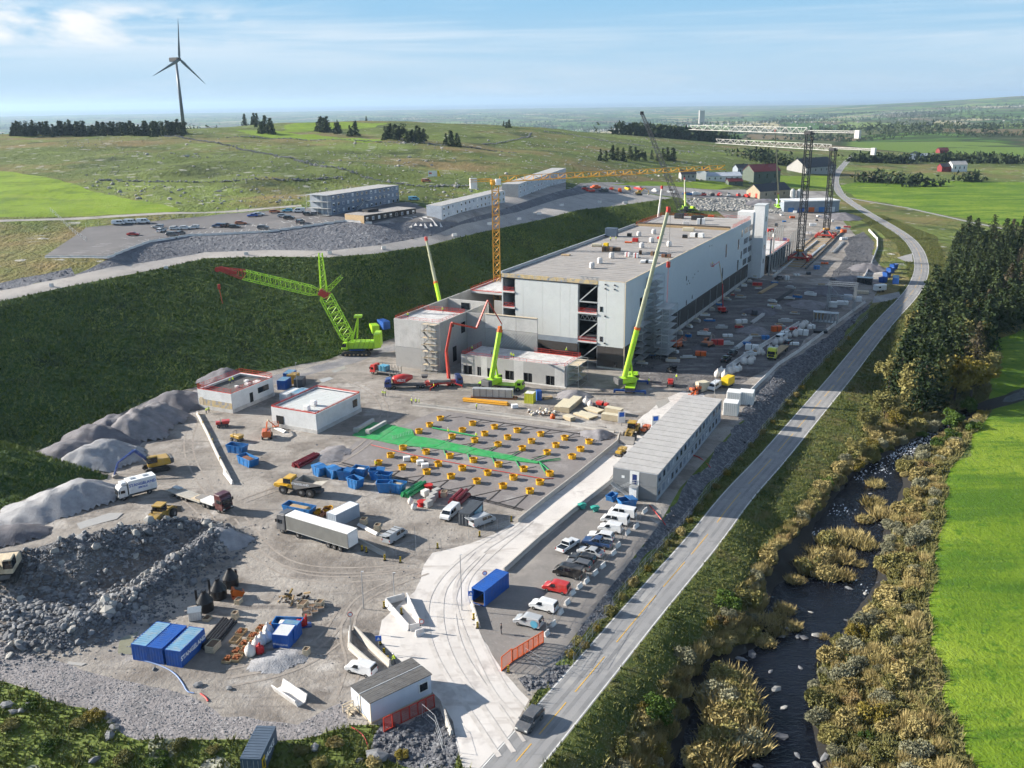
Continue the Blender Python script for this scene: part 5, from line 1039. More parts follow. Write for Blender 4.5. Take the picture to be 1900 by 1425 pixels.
t,L=place('dump_hauler','yellow articulated dump truck with grey tipper body','dump truck',(606,922),(514,909));h=L/2
MB().prism([(h-2.6,1.2),(h-.3,1.2),(h,1.6),(h-.2,2.1),(h-2.6,2.4)],'Y',-1.2,1.2).build('bonnet','car_hauler_yellow',t,bevel=.1);o=MB().prism([(h-4.3,1.3),(h-2.4,1.3),(h-2.5,3.55),(h-4.3,3.55)],'Y',-1.15,1.15).build('cab','car_hauler_yellow',t,bevel=.1)
MB().prism([(h-4.1,2.35),(h-2.36,2.35),(h-2.44,3.3),(h-4.1,3.3)],'Y',-1.19,1.19).build('cab_window','glass_dark',o);blk(t,'fender','car_hauler_yellow',h-3.6,h-1.2,-1.6,1.6,1.85,2.05,.05);blk(t,'engine_stack','steel_worn',h-5.3,h-4.4,-1.1,1.1,1.3,3.1,.08)
q=MB();q.add([(-h+.3,-1.6,2.9),(h-5.3,-1.5,1.7),(h-5.5,-1.5,3.35),(-h+.1,-1.65,3.1)]+[(-h+.3,1.6,2.9),(h-5.3,1.5,1.7),(h-5.5,1.5,3.35),(-h+.1,1.65,3.1)],[(0,1,2,3),(7,6,5,4),(1,5,6,2)]);q.add([(-h+.3,-1.6,2.9),(h-5.3,-1.5,1.7),(h-5.3,1.5,1.7),(-h+.3,1.6,2.9)],[(0,1,2,3)]);
o=q.build('tipper_body','hauler_bed',t,fixn=False);MB().prism([(-h+.2,3.0),(h-5.4,1.5),(h-5.6,3.4),(-h,3.2)],'Y',-1.7,-1.55).prism([(-h+.2,3.0),(h-5.4,1.5),(h-5.6,3.4),(-h,3.2)],'Y',1.55,1.7).box((h-5.45,0,2.5),(.16,3.2,1.9)).build('body_side','steel_worn',o);blk(t,'frame','chassis_grey',-h+.8,h-2,-.7,.7,.9,1.5)
for s,r in ((1,pi),(-1,0)):text('STANGELAND',.62,'text_white',t,(-.9,s*1.715,2.75),(pi/2,0,r),bold=.02)
for x in (h-2.4,-.9,-2.9):
 for s in (-1,1):wheel(t,x,s*1.25,.95,.75)

def loader(label,rear,front,colour='loader_yellow',mudm='loader_mud',name='wheel_loader'):
 t,L=place(name,label,'wheel loader',rear,front);
 MB().prism([(-3.9,1.2),(-.9,1.2),(-.9,2.6),(-3.6,2.35)],'Y',-1.2,1.2).build('engine_hood',mudm,t,bevel=.1);o=blk(t,'cab',mudm,-1.4,.3,-.85,.85,1.4,3.5,.1);blk(o,'cab_roof','car_'+colour,-1.6,.5,-1.0,1.0,3.52,3.72,.06);blk(o,'cab_window','glass_dark',-1.45,.36,-.89,.89,2.3,3.35)
 blk(t,'front_frame',mudm,.3,2.2,-.9,.9,.8,2.0,.1)
 for s in (-1,1):MB().tube((.9,s*.7,2.1),(2.6,s*.7,1.9),.22,4).tube((2.6,s*.7,1.9),(3.9,s*.7,.9),.22,4).build('lift_arm',mudm,t)
 MB().prism([(3.7,.15),(5.0,.1),(4.2,.75),(3.9,1.6),(3.7,1.5)],'Y',-1.7,1.7).build('bucket','steel_worn',t,bevel=.04);blk(t,'counterweight','car_'+colour,-4.2,-3.7,-1.1,1.1,.9,1.9,.1)
 blk(t,'exhaust','hyd_black',-2.2,-2.0,.5,.7,2.5,3.2)
 for x in (-2.3,1.7):
  for s in (-1,1):wheel(t,x,s*1.15,.92,.7)
 return t
t=loader('large muddy wheel loader beside the boulder ridge',(258,980),(344,957));loader('wheel loader facing the camera beside the site office',(1180,800),(1163,823),name='wheel_loader')

def excavator(label,loc,rz,colour,boomm,arm=((0,1.6),(3.2,4.4),(6.0,2.6),(6.3,.4)),name='excavator',s=1.0):
 t=thing(name,label,'excavator',loc,rz);t.scale=(s,s,s)
 for k in (-1,1):MB().prism([(-2.1,.35),(-1.8,.9),(1.8,.9),(2.1,.35),(1.7,0),(-1.7,0)],'Y',k*1.25-.3,k*1.25+.3).build('crawler_track','rubber',t,bevel=.05)
 blk(t,'undercarriage','chassis_grey',-1.2,1.2,-.9,.9,.35,.95);MB().prism([(-2.4,1.05),(1.2,1.05),(1.2,1.9),(-.2,2.3),(-2.2,2.25)],'Y',-1.3,1.3).build('house',colour,t,bevel=.12)
 o=blk(t,'cab',colour,-.3,1.4,.35,1.3,1.1,2.95,.1);blk(o,'cab_window','glass_dark',-.2,1.45,.33,1.33,1.8,2.8);blk(t,'counterweight','chassis_grey',-2.9,-2.3,-1.25,1.25,1.1,2.1,.15)
 P=[V((.8+x,-.2,z)) for x,z in arm]
 MB().tube(P[0],P[1],.28,6,.32).build('boom',boomm,t);MB().tube(P[1],P[2],.30,6,.2).build('boom_tip',boomm,t);MB().tube(P[2],P[3],.24,6,.16).build('stick',boomm,t);MB().box(P[3]+V((-.2,0,-.15)),(.9,1.1,.8),ry=.4).build('bucket','steel_worn',t,bevel=.08);MB().tube(P[0]+V((.4,0,-.2)),P[1]+V((-.3,0,-.35)),.09,5).build('boom_ram','steel_light',t)
 return t
p=G(290,872);excavator('yellow excavator with dark blue boom reaching down beside the gravel heaps',p,pi+.55,'car_loader_yellow','car_cab_blue',((0,1.6),(2.2,4.2),(5.0,2.6),(5.9,.4)),s=1.25)
p=G(12,1072);excavator('yellow excavator at the left picture edge working the boulders',p,-1.35,'timber_pale','timber_pale',((0,1.6),(2.0,4.0),(4.6,2.4),(4.9,.2)),s=1.35)
p=G(1313,645);excavator('orange excavator digging in the shaded yard',p,.9,'car_orange_car','steel_worn',((0,1.6),(1.2,4.2),(3.0,3.0),(3.4,.6)))
p=G(1185,362);excavator('small yellow excavator on the far upper yard',on(p),.3,'car_loader_yellow','car_loader_yellow')

t,L=place('concrete_mixer','concrete mixer lorry with blue cab and red drum','lorry',(797,718),(714,721));h=L/2
cab(t,h,'cab_blue',3.0,2.5,1.9);blk(t,'chassis','chassis_grey',-h+.2,h-1.8,-1.0,1.0,.7,1.2)
R_=M.Rotation(.16,4,'Y');q=MB().lathe([(.6,0),(1.15,.6),(1.35,2.2),(1.25,3.6),(.55,5.6),(.45,5.7)],(0,0,0),16,'X');q.v=[tuple((M.Translation((h-2.1,0,2.3))@M.Rotation(pi+.14,4,'Y'))@V(p)) for p in q.v];o=q.build('drum','car_mixer_red',t,smooth=True)
text('VELDE',.85,'text_white',t,(h-4.6,1.36,2.5),(pi/2,0,pi),bold=.02)
MB().box((-h+1.2,0,3.1),(1.2,1.3,.7),top=(1.5,1.4)).build('hopper','chassis_grey',t);MB().box((-h+.6,0,1.5),(1.6,.4,.2),ry=-.5).build('chute','steel_worn',t)
for x in (h-.9,h-2.6,-h+1.8,-h+3.1):axle(t,x,dual=x<0)
t,L=place('concrete_pump','concrete pump lorry with folded-out red placing boom','lorry',(790,719),(858,713));h=L/2
cab(t,h,'cab_blue',3.0,2.5,1.9);blk(t,'chassis','car_mixer_red',-h+.2,h-1.9,-1.1,1.1,.8,1.3,.05);blk(t,'pump_deck','steel_worn',-h+1,h-3.4,-1.0,1.0,1.32,1.9,.1);MB().box((-h+.5,0,1.2),(1.0,1.6,1.1),top=(1.2,1.2)).build('hopper','car_mixer_red',t)
for x in (h-.9,h-2.6,-h+1.8,-h+3.1):axle(t,x)
for sx,sy in ((1,-1),(1,1),(-1,-1),(-1,1)):MB().tube((sx*1.8,sy*1.0,1.2),(sx*4.4,sy*3.2,.6),.17,4).tube((sx*4.4,sy*3.2,.9),(sx*4.4,sy*3.2,0),.14,4).build('outrigger','car_mixer_red',t)
inv=(M.Translation(t.location)@M.Rotation(t.rotation_euler.z,4,'Z')).inverted();Bp=G(833,714)
def bp(px,py,dpt):
 n=V((0,-1,0));return inv@onpl(px,py,(0,dpt,0),n)
pts=[bp(833,706,Bp.y),bp(828,652,Bp.y+.5),bp(838,599,Bp.y+1),bp(884,609,Bp.y+6),bp(905,557,Bp.y+9),bp(931,601,Bp.y+9)]
for i,(a,b) in enumerate(zip(pts,pts[1:])):MB().tube(a,b,.52-.07*i,4,.46-.07*i).build('placing_boom','crane_red',t)
MB().tube(pts[-1],pts[-1]+V((0,0,-4)),.09,5).build('end_hose','hyd_black',t);MB().lathe([(.7,0),(.5,1.6)],tuple(pts[0]+V((0,0,-1.8))),10).build('turret','car_mixer_red',t)
t,L=place('flatbed_lorry','red lorry with stake-sided flatbed beside the concrete block','lorry',(742,700),(691,692));h=L/2
cab(t,h,'mixer_red',3.0,2.5,1.9);blk(t,'flatbed','steel_worn',-h,h-2.1,-1.25,1.25,1.1,1.3);blk(t,'load_crate','car_lightblue',h-5.6,h-3,-1.1,1.1,1.32,2.9,.05)
for i in range(7):
 for s in (-1,1):blk(t,'stake','steel_dark',-h+.2+i*1.1,-h+.3+i*1.1,s*1.2-.05,s*1.2+.05,1.3,3.0)
for x in (h-1.0,-h+1.3,-h+2.6):axle(t,x)
t,L=place('flatbed_lorry','yellow flatbed lorry facing the camera in the shaded yard','lorry',(1456,648),(1430,669));h=L/2
cab(t,h,'cab_yellow',3.7,2.5,2.2);blk(t,'flatbed','timber',-h,h-2.4,-1.25,1.25,1.1,1.3,.03)
for x in (h-1.2,-h+1.3,-h+2.6):axle(t,x)

def boom_lift(label,loc,rz,pts,colour='lift_orange',basket=True,name='boom_lift'):
 t=thing(name,label,'boom lift',loc,rz);blk(t,'chassis','car_'+colour,-1.5,1.5,-1.0,1.0,.5,1.0,.06);blk(t,'turret','car_'+colour,-1.9,.9,-1.0,1.0,1.05,2.1,.12)
 for x in (-1.1,1.1):
  for s in (-1,1):wheel(t,x,s*1.0,.48,.38)
 for i,(a,b) in enumerate(zip(pts,pts[1:])):MB().tube(a,b,.24-.05*i,4).build('boom','car_'+colour if i!=1 else 'timber_pale',t)
 e=V(pts[-1]);q=MB()
 for z in (0,.55,1.1):q.box(e+V((0,.75,z)),(.9,.05,.05));q.box(e+V((0,-.75,z)),(.9,.05,.05));q.box(e+V((.45,0,z)),(.05,1.5,.05));q.box(e+V((-.45,0,z)),(.05,1.5,.05))
 for sx in (-1,1):
  for sy in (-1,1):q.box(e+V((sx*.45,sy*.75,.55)),(.06,.06,1.1))
 q.box(e,(.95,1.55,.08));q.build('basket','car_'+colour,t);return t
p=G(1341,580);e=onpl(1322,489,tuple(p-BU*1.0),BU);d=M.Rotation(-0.0,3,'Z')@(e-p)
boom_lift('red boom lift raised high against the shaded hall wall',p,0,[(0,0,1.8),(d.x*.15,d.y*.15,d.z*.55),(d.x*.5,d.y*.5,d.z*.98),(d.x,d.y,d.z-1)],'mixer_red')
boom_lift('large orange boom lift folded down beside the ribbed-roof house',G(496,812),1.75,[(-1.6,0,2.0),(2.8,0,2.9),(5.2,0,2.6),(6.0,-1.6,.6)],'lift_orange');boom_lift('orange boom lift parked at the shaded hall wall',G(1258,645),.9,[(-1.5,0,2.0),(2.2,0,2.6),(3.6,0,1.6)],'lift_orange')
def dumper(label,loc,rz,colour,name='site_dumper',cat='dumper'):
 t=thing(name,label,cat,loc,rz);blk(t,'chassis','chassis_grey',-1.4,1.3,-.6,.6,.4,.85);blk(t,'engine_hood',colour,-1.6,-.5,-.6,.6,.85,1.5,.08);MB().box((.75,0,1.25),(1.5,1.4,.8),top=(1.25,1.15)).build('skip_bucket',colour,t,bevel=.06)
 blk(t,'seat','hyd_black',-.45,.0,-.3,.3,.85,1.3,.05);MB().tube((-.5,-.5,1.4),(-.5,-.5,2.4),.04,4).tube((-.5,.5,1.4),(-.5,.5,2.4),.04,4).tube((-.5,-.5,2.4),(-.5,.5,2.4),.04,4).build('roll_bar','hyd_black',t)
 for x in (-1.0,.9):
  for s in (-1,1):wheel(t,x,s*.75,.42,.36)
 return t
dumper('small yellow dumper behind the blue skips',G(440,818),-.6,'car_loader_yellow');dumper('red dumper on the near yard below the sunken-roof house',G(414,792),.3,'car_mixer_red');dumper('orange dumper behind the wheel loader by the office',G(1197,803),1.0,'car_lift_orange')
dumper('small loader with dark cab beside the office wall',G(1152,845),1.0,'car_loader_yellow');dumper('orange machine by the orange barriers near the office',G(1290,728),.5,'car_lift_orange');dumper('dark telehandler standing by the hall scaffold',G(1246,690),.8,'hyd_black');dumper('red site machine beside the long-boomed crane',G(1244,716),1.4,'car_mixer_red');dumper('orange machine against the shaded hall wall',G(1309,620),1.2,'car_lift_orange')
dumper('maroon tractor among pallets beyond the ring field',G(1118,757),2.6,'car_mixer_red')
# ------------------------------------------------------------------ site equipment and stores
for nm,c,r,kw in [('ring_yellow',(.68,.36,.015),.45,dict(var=.12,scale=2)),('sheet_green',(.035,.34,.09),.6,dict(var=.2,scale=.8,dirt=(.20,.27,.19),dirt_amt=.55,dirt_scale=.35)),('pipe_green',(.03,.30,.10),.45,{}),('skip_blue',(.020,.17,.46),.5,dict(var=.12,scale=1,dirt=(.20,.19,.18),dirt_amt=.4,dirt_scale=1.2)),('container_blue',(.018,.10,.40),.5,dict(var=.10,dirt=(.10,.12,.14),dirt_amt=.35,dirt_scale=1.0)),('container_roof',(.16,.34,.50),.6,dict(dirt=(.38,.38,.36),dirt_amt=.7,dirt_scale=.7)),('container_grey',(.075,.085,.10),.55,dict(var=.1)),('container_slate',(.085,.12,.17),.55,dict(var=.1)),('container_pale',(.36,.42,.50),.55,dict(var=.06)),
('cone_black',(.016,.016,.018),.35,{}),('clay',(.36,.12,.045),.75,dict(var=.3,scale=4)),('bag_white',(.68,.65,.62),.8,dict(var=.08,bump=.4,bscale=5)),('bag_red',(.55,.03,.03),.7,dict(bump=.4)),('reel_red',(.50,.03,.025),.5,{}),('pipe_maroon',(.20,.02,.03),.5,{}),('pipe_dark',(.03,.03,.035),.6,{}),('insul_tan',(.60,.54,.40),.8,dict(var=.06)),('insul_side',(.42,.35,.24),.8,{}),('barrel_orange',(.70,.12,.02),.5,{}),('line_white',(.72,.72,.70),.7,dict(dirt=(.35,.34,.33),dirt_amt=.5,dirt_scale=1.5)),('line_yellow',(.72,.42,.06),.7,dict(dirt=(.40,.36,.3),dirt_amt=.4,dirt_scale=1.5)),('sign_blue',(.01,.12,.55),.5,{}),('hazard_yellow',(.75,.50,.01),.5,{}),('pole_grey',(.35,.36,.37),.5,dict(metal=.4)),('barrier',(.47,.445,.41),.85,dict(var=.1,scale=1,dirt=(.26,.24,.22),dirt_amt=.5,dirt_scale=1)),('barrier_white',(.70,.68,.66),.8,dict(dirt=(.45,.42,.39),dirt_amt=.5,dirt_scale=.8)),('rebar',(.20,.09,.05),.7,dict(var=.3,scale=5)),('trench',(.036,.033,.034),.9,dict(var=.3,scale=1)),('stone_grey',(.19,.195,.206),.85,dict(var=.3,scale=.5,bump=.4,bscale=2)),('stone_dark',(.115,.118,.13),.85,dict(var=.35,scale=.6)),('stone_pale',(.34,.33,.31),.85,dict(var=.25,scale=.4)),
('heap_dark',(.155,.15,.165),.95,dict(var=.25,scale=.4,bump=.8,bscale=3)),('heap_mid',(.225,.215,.225),.95,dict(var=.25,scale=.5,bump=.8,bscale=3)),('heap_light',(.33,.33,.345),.95,dict(var=.2,scale=.6,bump=.9,bscale=4)),('puddle',(.42,.40,.37),.10,dict(var=.08,scale=.2,spec=.6)),('puddle_green',(.25,.24,.16),.10,dict(spec=.5)),('tarp_teal',(.04,.32,.26),.5,{}),('gate_orange',(.62,.11,.025),.5,{}),('gate_red',(.42,.035,.02),.5,{}),('hose_blue',(.20,.30,.55),.5,{}),('wood_dark',(.16,.10,.06),.8,dict(var=.3))]:mat(nm,c,r,**kw)
def azp(p,q):a,b=G(*p),G(*q);return math.atan2(b.y-a.y,b.x-a.x)

VR1=(-58.7,-63.8,-68.7);UR1=((-26.8,-17.8,-11.8,-5.8,.3,6.4,12.4),)*3;VR2=(-79.5,-84.5,-89.3);UR2=(-24.4,-18.3,-12.2,-6.3,-.2,5.8,11.8)
proto=None;ringpos=[]
rows=[(v,UR1[0]) for v in VR1]+[(v,UR2) for v in VR2]
for ri,(v,us) in enumerate(rows):
 for ci,u in enumerate(us):
  lab=f'yellow foundation ring, {ordinal(ci)} from left in the {ordinal(ri)} row back to front';ringpos.append((u,v));rz=random.uniform(0,.7)
  if proto is None:
   proto=thing('foundation_ring',lab,'ring',uv(u,v,0),rz,'yellow rings on the gravel pad')
   MB().lathe([(.82,0),(.85,.88),(.90,.92),(.78,.92),(.75,.0)],n=8,cap=False).build('ring_wall','ring_yellow',proto)
   for k in range(3):a=k*2.1+.3;MB().box((.93*cos(a),.93*sin(a),.76),(.24,.3,.24),rz=a).build('lug','ring_yellow',proto,bevel=.03)
   MB().lathe([(.0,.1),(.76,.1)],n=8,cap=False).build('ring_floor','trench',proto)
  else:dup(proto,uv(u,v,0),rz,lab)

def strip(parent,a,b,w_,m,name,h=.03,z=.012):
 a=V((a[0],a[1],0));b=V((b[0],b[1],0));d=(b-a).normalized();s=V((-d.y,d.x,0))*w_/2
 return MB().add([a-s+V((0,0,z)),a+s+V((0,0,z)),b+s+V((0,0,z)),b-s+V((0,0,z)),a-s*.7+V((0,0,z+h)),a+s*.7+V((0,0,z+h)),b+s*.7+V((0,0,z+h)),b-s*.7+V((0,0,z+h))],[(0,3,2,1),(4,5,6,7),(0,1,5,4),(1,2,6,5),(2,3,7,6),(3,0,4,7)]).build(name,m,parent)
t=thing('drain_trenches','dark drain lines fanning from the front ring rows on the gravel pad','drain',O0,RZ)
strip(t,(-33,-91.6),(14,-97),.7,'trench','main_drain');strip(t,(-33,-92.6),(14,-97.6),.35,'trench','main_drain')
for u in UR2:
 for du in (-4.2,.2):strip(t,(u,-90.4),(u+du,-92.4-(u+du+33)*.113),.38,'trench','drain_line')
t=thing('drain_trenches','dark drain lines fanning from the rear ring rows on the gravel pad','drain',O0,RZ)
strip(t,(-22,-54.5),(15,-53.6),.7,'trench','main_drain')
for u in UR1[0]:
 for du in (.5,3.6):strip(t,(u,-57.6),(u+du,-54.3),.38,'trench','drain_line')
for us,v0 in ((UR1[0],-68.7),(UR2,-79.5)):
 for u in us[:6]:
  s=-1 if v0>-75 else 1;strip(t,(u-.3,v0+s*1.0),(u-2.2+(3.6 if s>0 else 0),v0+s*3.2),.38,'trench','drain_line')

t=thing('green_sheeting','bright green ground sheeting laid along the middle of the gravel pad','sheeting',(0,0,0),0)
Z3= lambda x,y:G(640+x/4.75,700+y/4.75)
top_=[(240,400),(350,410),(470,440),(590,465),(615,520),(780,545),(900,570),(1000,595),(1170,632),(1340,667),(1500,700),(1620,728),(1712,748)];bot_=[(62,515),(180,540),(290,560),(400,585),(500,602),(640,615),(770,628),(900,645),(1060,675),(1220,700),(1400,728),(1560,748),(1700,764)]
for i in range(12):
 a,b,c,d=Z3(*top_[i]),Z3(*top_[i+1]),Z3(*bot_[i+1]),Z3(*bot_[i]);z0,z1=.03+.02*(i%2),.14+.03*(i%2);q=[a.lerp(b,.01),b.lerp(a,.01),c.lerp(d,.01),d.lerp(c,.01)]
 MB().add([(p.x,p.y,z0) for p in q]+[(p.x,p.y,z1) for p in q],[(3,2,1,0),(4,5,6,7),(0,1,5,4),(1,2,6,5),(2,3,7,6),(3,0,4,7)]).build('sheet','sheet_green',t)
def green_pipe(a,b,r=.11):MB().tube(a+V((0,0,.2)),b+V((0,0,.2)),r,6).build('pipe','pipe_green',t)
for a,b in (((465,595),(490,622)),((668,622),(690,660)),((870,645),(893,700)),((1080,680),(1100,738)),((1295,705),(1322,775)),((1505,740),(1545,815)),((1715,755),(1770,855)),((1712,750),(1805,830)),((1712,750),(1900,735)),((1700,748),(1900,720)),((900,570),(940,545)),((1080,612),(1130,585)),((1270,650),(1340,610)),((1470,695),(1550,650)),((1640,738),(1770,690))):green_pipe(Z3(*a),Z3(*b))
for k in range(14):MB().tube(Z3(420+k*14,550-k*4)+V((0,0,.1)),Z3(420+k*14,550-k*4)+V((0,0,1.0)),.06,4).build('starter_bar','bag_white',t)
t=thing('green_pipe_run','long thin green pipe lying behind the green sheeting between two workers','pipe',(0,0,0));MB().tube(Z3(770,452)+V((0,0,.25)),Z3(1150,528)+V((0,0,.25)),.2,6).build('pipe','pipe_green',t)
t=thing('red_line','red marking hose stretched across the front of the ring pad','hose',(0,0,0));MB().poly([Z3(230,600)+V((0,0,.15)),Z3(600,690)+V((0,0,.15)),Z3(1200,805)+V((0,0,.15)),Z3(1750,900)+V((0,0,.15)),Z3(1840,895)+V((0,0,.15))],.09,5).build('hose','reel_red',t)
for i,(a,b) in enumerate((((100,485),(250,395)),((210,500),(360,415)))):
 t=thing('concrete_column',['left','right'][i]+' of two concrete columns lying on the green sheeting','column',(0,0,0));A,B_=Z3(*a),Z3(*b);d=B_-A;MB().box((A+B_)/2+V((0,0,.6)),(d.length,.8,.8),rz=math.atan2(d.y,d.x)).build('shaft','concrete_light',t,bevel=.05);MB().box(A+V((0,0,.6)),(1.0,1.2,1.1),rz=math.atan2(d.y,d.x)).build('base_block','concrete',t,bevel=.05)

def container(label,loc,rz,L=6.06,m='container_blue',mr=None,h=2.6,name='container',wd=2.44,doors=1,txt=None,tm='text_white',tsize=1.2,side=0,lid=True):
 t=thing(name,label,'container',loc,rz);hl,hw=L/2,wd/2
 def corr(ax,a,b,fixed,out):
  n=max(4,int((b-a)/.42));vs=[];fs=[]
  for i in range(n*2+1):
   s=a+(b-a)*i/(n*2);o_=fixed-out*(.05 if (i//1)%2 else 0)
   for z in (.18,h-.12):vs.append((s,o_,z) if ax=='x' else (o_,s,z))
  for i in range(n*2):fs.append((2*i,2*i+2,2*i+3,2*i+1))
  return vs,fs
 q=MB();
 for y,o_ in ((-hw,-1),(hw,1)):q.add(*corr('x',-hl+.1,hl-.1,y,o_))
 q.add(*corr('y',-hw+.1,hw-.1,-hl,-1));q.build('side_wall',m,t,fixn=False)
 f=MB()
 for x in (-hl,hl):
  for y in (-hw,hw):f.box((x*(1-.08/hl),y*(1-.08/hw),h/2),(.16,.16,h))
 for z in (.09,h-.07):
  for y in (-hw,hw):f.box((0,y*(1-.05/hw),z),(L-.1,.11,.16))
  for x in (-hl,hl):f.box((x*(1-.05/hl),0,z),(.11,wd-.1,.16))
 f.build('frame',m,t)
 if lid:
  r=MB();n=12
  for i in range(n):r.rng(-hl+.08+i*(L-.16)/n,-hl+.08+(i+.62)*(L-.16)/n,-hw+.1,hw-.1,h-.1,h+.012)
  r.rng(-hl+.06,hl-.06,-hw+.06,hw-.06,h-.16,h-.03);r.build('roof',mr or m,t)
 blk(t,'floor','wood_dark',-hl+.06,hl-.06,-hw+.06,hw-.06,.1,.2)
 if doors:
  for s in (-1,1):
   d=blk(t,'door',m,hl-.07,hl-.01,s*.02 if s>0 else -hw+.1,hw-.1 if s>0 else -.02,.2,h-.16)
   for k in (.3,.75):MB().tube((hl+.03,s*k*hw,.25),(hl+.03,s*k*hw,h-.25),.03,4).build('lock_bar','steel_light',d)
 if txt:
  for s,r in (((side or 1),pi if (side or 1)>0 else 0),):text(txt,tsize,tm,t,(0,s*(hw+.02),h*.52),(pi/2,0,r),bold=.025)
 return t
def cpix(label,nearL,nearR,depth_az=None,**k):
 """container whose near end runs between two photo points on the ground"""
 a,b=G(*nearL),G(*nearR);d=b-a;rz=math.atan2(d.y,d.x)+pi/2;L=k.get('L',6.06);m=(a+b)/2+V((cos(rz),sin(rz),0))*L/2;return container(label,on(m),rz,**k)
rzb=azp((342,1227),(383,1187));a0=G(247,1224);wx=V((sin(rzb),-cos(rzb),0));lx=V((cos(rzb),sin(rzb),0))
for i,(off,lab,mr) in enumerate(((1.22,'left of three blue containers, roof faded grey','container_roof'),(3.72,'middle of three blue containers, roof bright blue','container_blue'),(6.6,'right of three blue containers, white lettering on its side','container_roof'))):
 container(lab,on(a0+wx*off+lx*3.03),rzb,mr=mr,doors=0,txt='STANGELAND' if i==2 else None,side=-1,tsize=.95)
p=(at(474.7,1348,2.0)+at(513.7,1348,2.0)+at(444,1408,2.0)+at(484,1411,2.0))/4;d=at(474.7,1348,2)-at(444,1408,2)
o=container('dark blue-grey container with yellow logo in the bottom foreground',on(p,-.05),math.atan2(d.y,d.x)+pi,m='container_slate',txt='HACKE',tsize=1.1,side=1,L=5.9);MB().box((2.05,1.235,1.3),(1.0,.03,1.7)).build('logo_board','hazard_yellow',o);MB().box((2.05,1.25,1.3),(.5,.03,1.0)).build('logo_mark','hyd_black',o)
p=(at(851.6,949.5,2.5)+at(871,929.5,2.5)+at(896.8,931.6,2.5)+at(873.7,954.7,2.5))/4;rz=azp((853,975),(873,955))
o=container('dark grey container with blue banner beside the silver van',on(p),rz+pi,m='container_grey');MB().box((-.6,1.3,1.6),(3.6,.04,1.2)).build('banner','car_lightblue',o)
container('pale grey container with white roof behind the long lorry',G(638,966),azp((600,985),(670,950)),m='container_pale',mr='white_paint')
o=container('blue walk-through container open at both ends beside the car park',on((G(888,1118)+G(938,1088)+G(873,1112))/3+V((.9,.3,0))),azp((882,1118),(930,1080)),doors=0,L=7.0,h=2.7)
for ch in kids(o):
 if ch.name.startswith('side_wall'):
  me=ch.data;bm=bmesh.new();bm.from_mesh(me);bmesh.ops.delete(bm,geom=[f for f in bm.faces if abs(f.calc_center_median().x+3.5)<.12],context='FACES');bm.to_mesh(me);bm.free()
cpix('small blue container with white roof and lettering near the white sacks',(508,1203),(535,1206),L=3.0,m='container_blue',mr='white_paint',doors=0,h=2.3);text('STANGELAND',.36,'text_white',[o for o in bpy.data.objects if o.get('label','').startswith('small blue container with white roof')][0],(-1.53,0,.75),(pi/2,0,-pi/2))
cpix('small blue container with pale blue roof behind the lettered one',(516,1190),(549,1194),L=2.6,mr='container_roof',doors=0,h=2.2)
cpix('blue container beside the sunken-roof house',(512,723),(533,724),L=4,mr='container_roof');cpix('blue container behind another beside the sunken-roof house',(522,709),(545,710),L=4,mr='container_roof');cpix('dark container with orange band beside the sunken-roof house',(543,721),(565,721),L=3.6,m='container_grey');cpix('yellow open container between blue ones behind the houses',(533,712),(548,713),L=3,m='car_loader_yellow')
cpix('white-roofed pale container behind the ribbed-roof house',(519,748),(534,750),L=6,m='container_pale',mr='white_paint');cpix('second pale container behind the ribbed-roof house',(540,746),(553,748),L=5,m='container_pale',mr='container_roof')
cpix('lime yellow cabin container behind the ring pad',(970,748),(992,750),L=2.6,m='cab_lime' if 'cab_lime' in MATS else 'car_cab_yellow',mr='white_paint',h=2.7);cpix('blue toilet cabin beside the lime cabin',(995,744),(1007,743),L=1.6,wd=1.3,m='container_blue',h=2.6)
cpix('blue container at the foot of the bank beside the concrete block',(709,617),(728,617),L=5,mr='container_blue');cpix('lime green container beside the crawler crane',(689,622),(707,624),L=4,m='lime')
cpix('blue flat container by the access gate on the right',(1655,527),(1668,528),L=7,mr='container_roof')
def skip(label,px,rz,L=3.4,wd=1.9,h=1.7,m='skip_blue',lid=0,fill=None,name='skip'):
 t=thing(name,label,'skip',on(G(*px)) if not isinstance(px,V) else px,rz);hl,hw=L/2,wd/2;e=.55;th=.07
 q=MB();O_=[(-hl+e,0),(hl-e,0),(hl,h),(-hl,h)];
 for s in (-1,1):q.prism(O_,'Y',s*hw-th/2,s*hw+th/2)
 q.add([(-hl+e,-hw,0),(hl-e,-hw,0),(hl-e,hw,0),(-hl+e,hw,0),(-hl,-hw,h),(hl,-hw,h),(hl,hw,h),(-hl,hw,h)],[(0,1,2,3),(0,3,7,4),(1,5,6,2)]);q.build('bin',m,t)
 r=MB();
 for s in (-1,1):r.box((0,s*hw,h),(L,.14,.12));r.box((s*hl,0,h),(.14,wd,.12))
 for k in (-.5,0,.5):
  for s in (-1,1):r.box((k*L*.6,s*(hw+.05),h*.5),(.1,.1,h))
 r.build('rim',m,t)
 if lid:
  for s in ((-1,1) if lid==2 else (1,)):MB().box((s*L*.25,0,h+.16),(L*.5,wd,.08),ry=s*.16).build('lid',m,t)
 if fill:MB().box((0,0,h*.72),(L*.8,wd*.9,h*.3),top=(.7,.7)).build('load',fill,t,bevel=.1)
 return t
Z4= lambda x,y:(560+x/5.29,840+y/5.29)
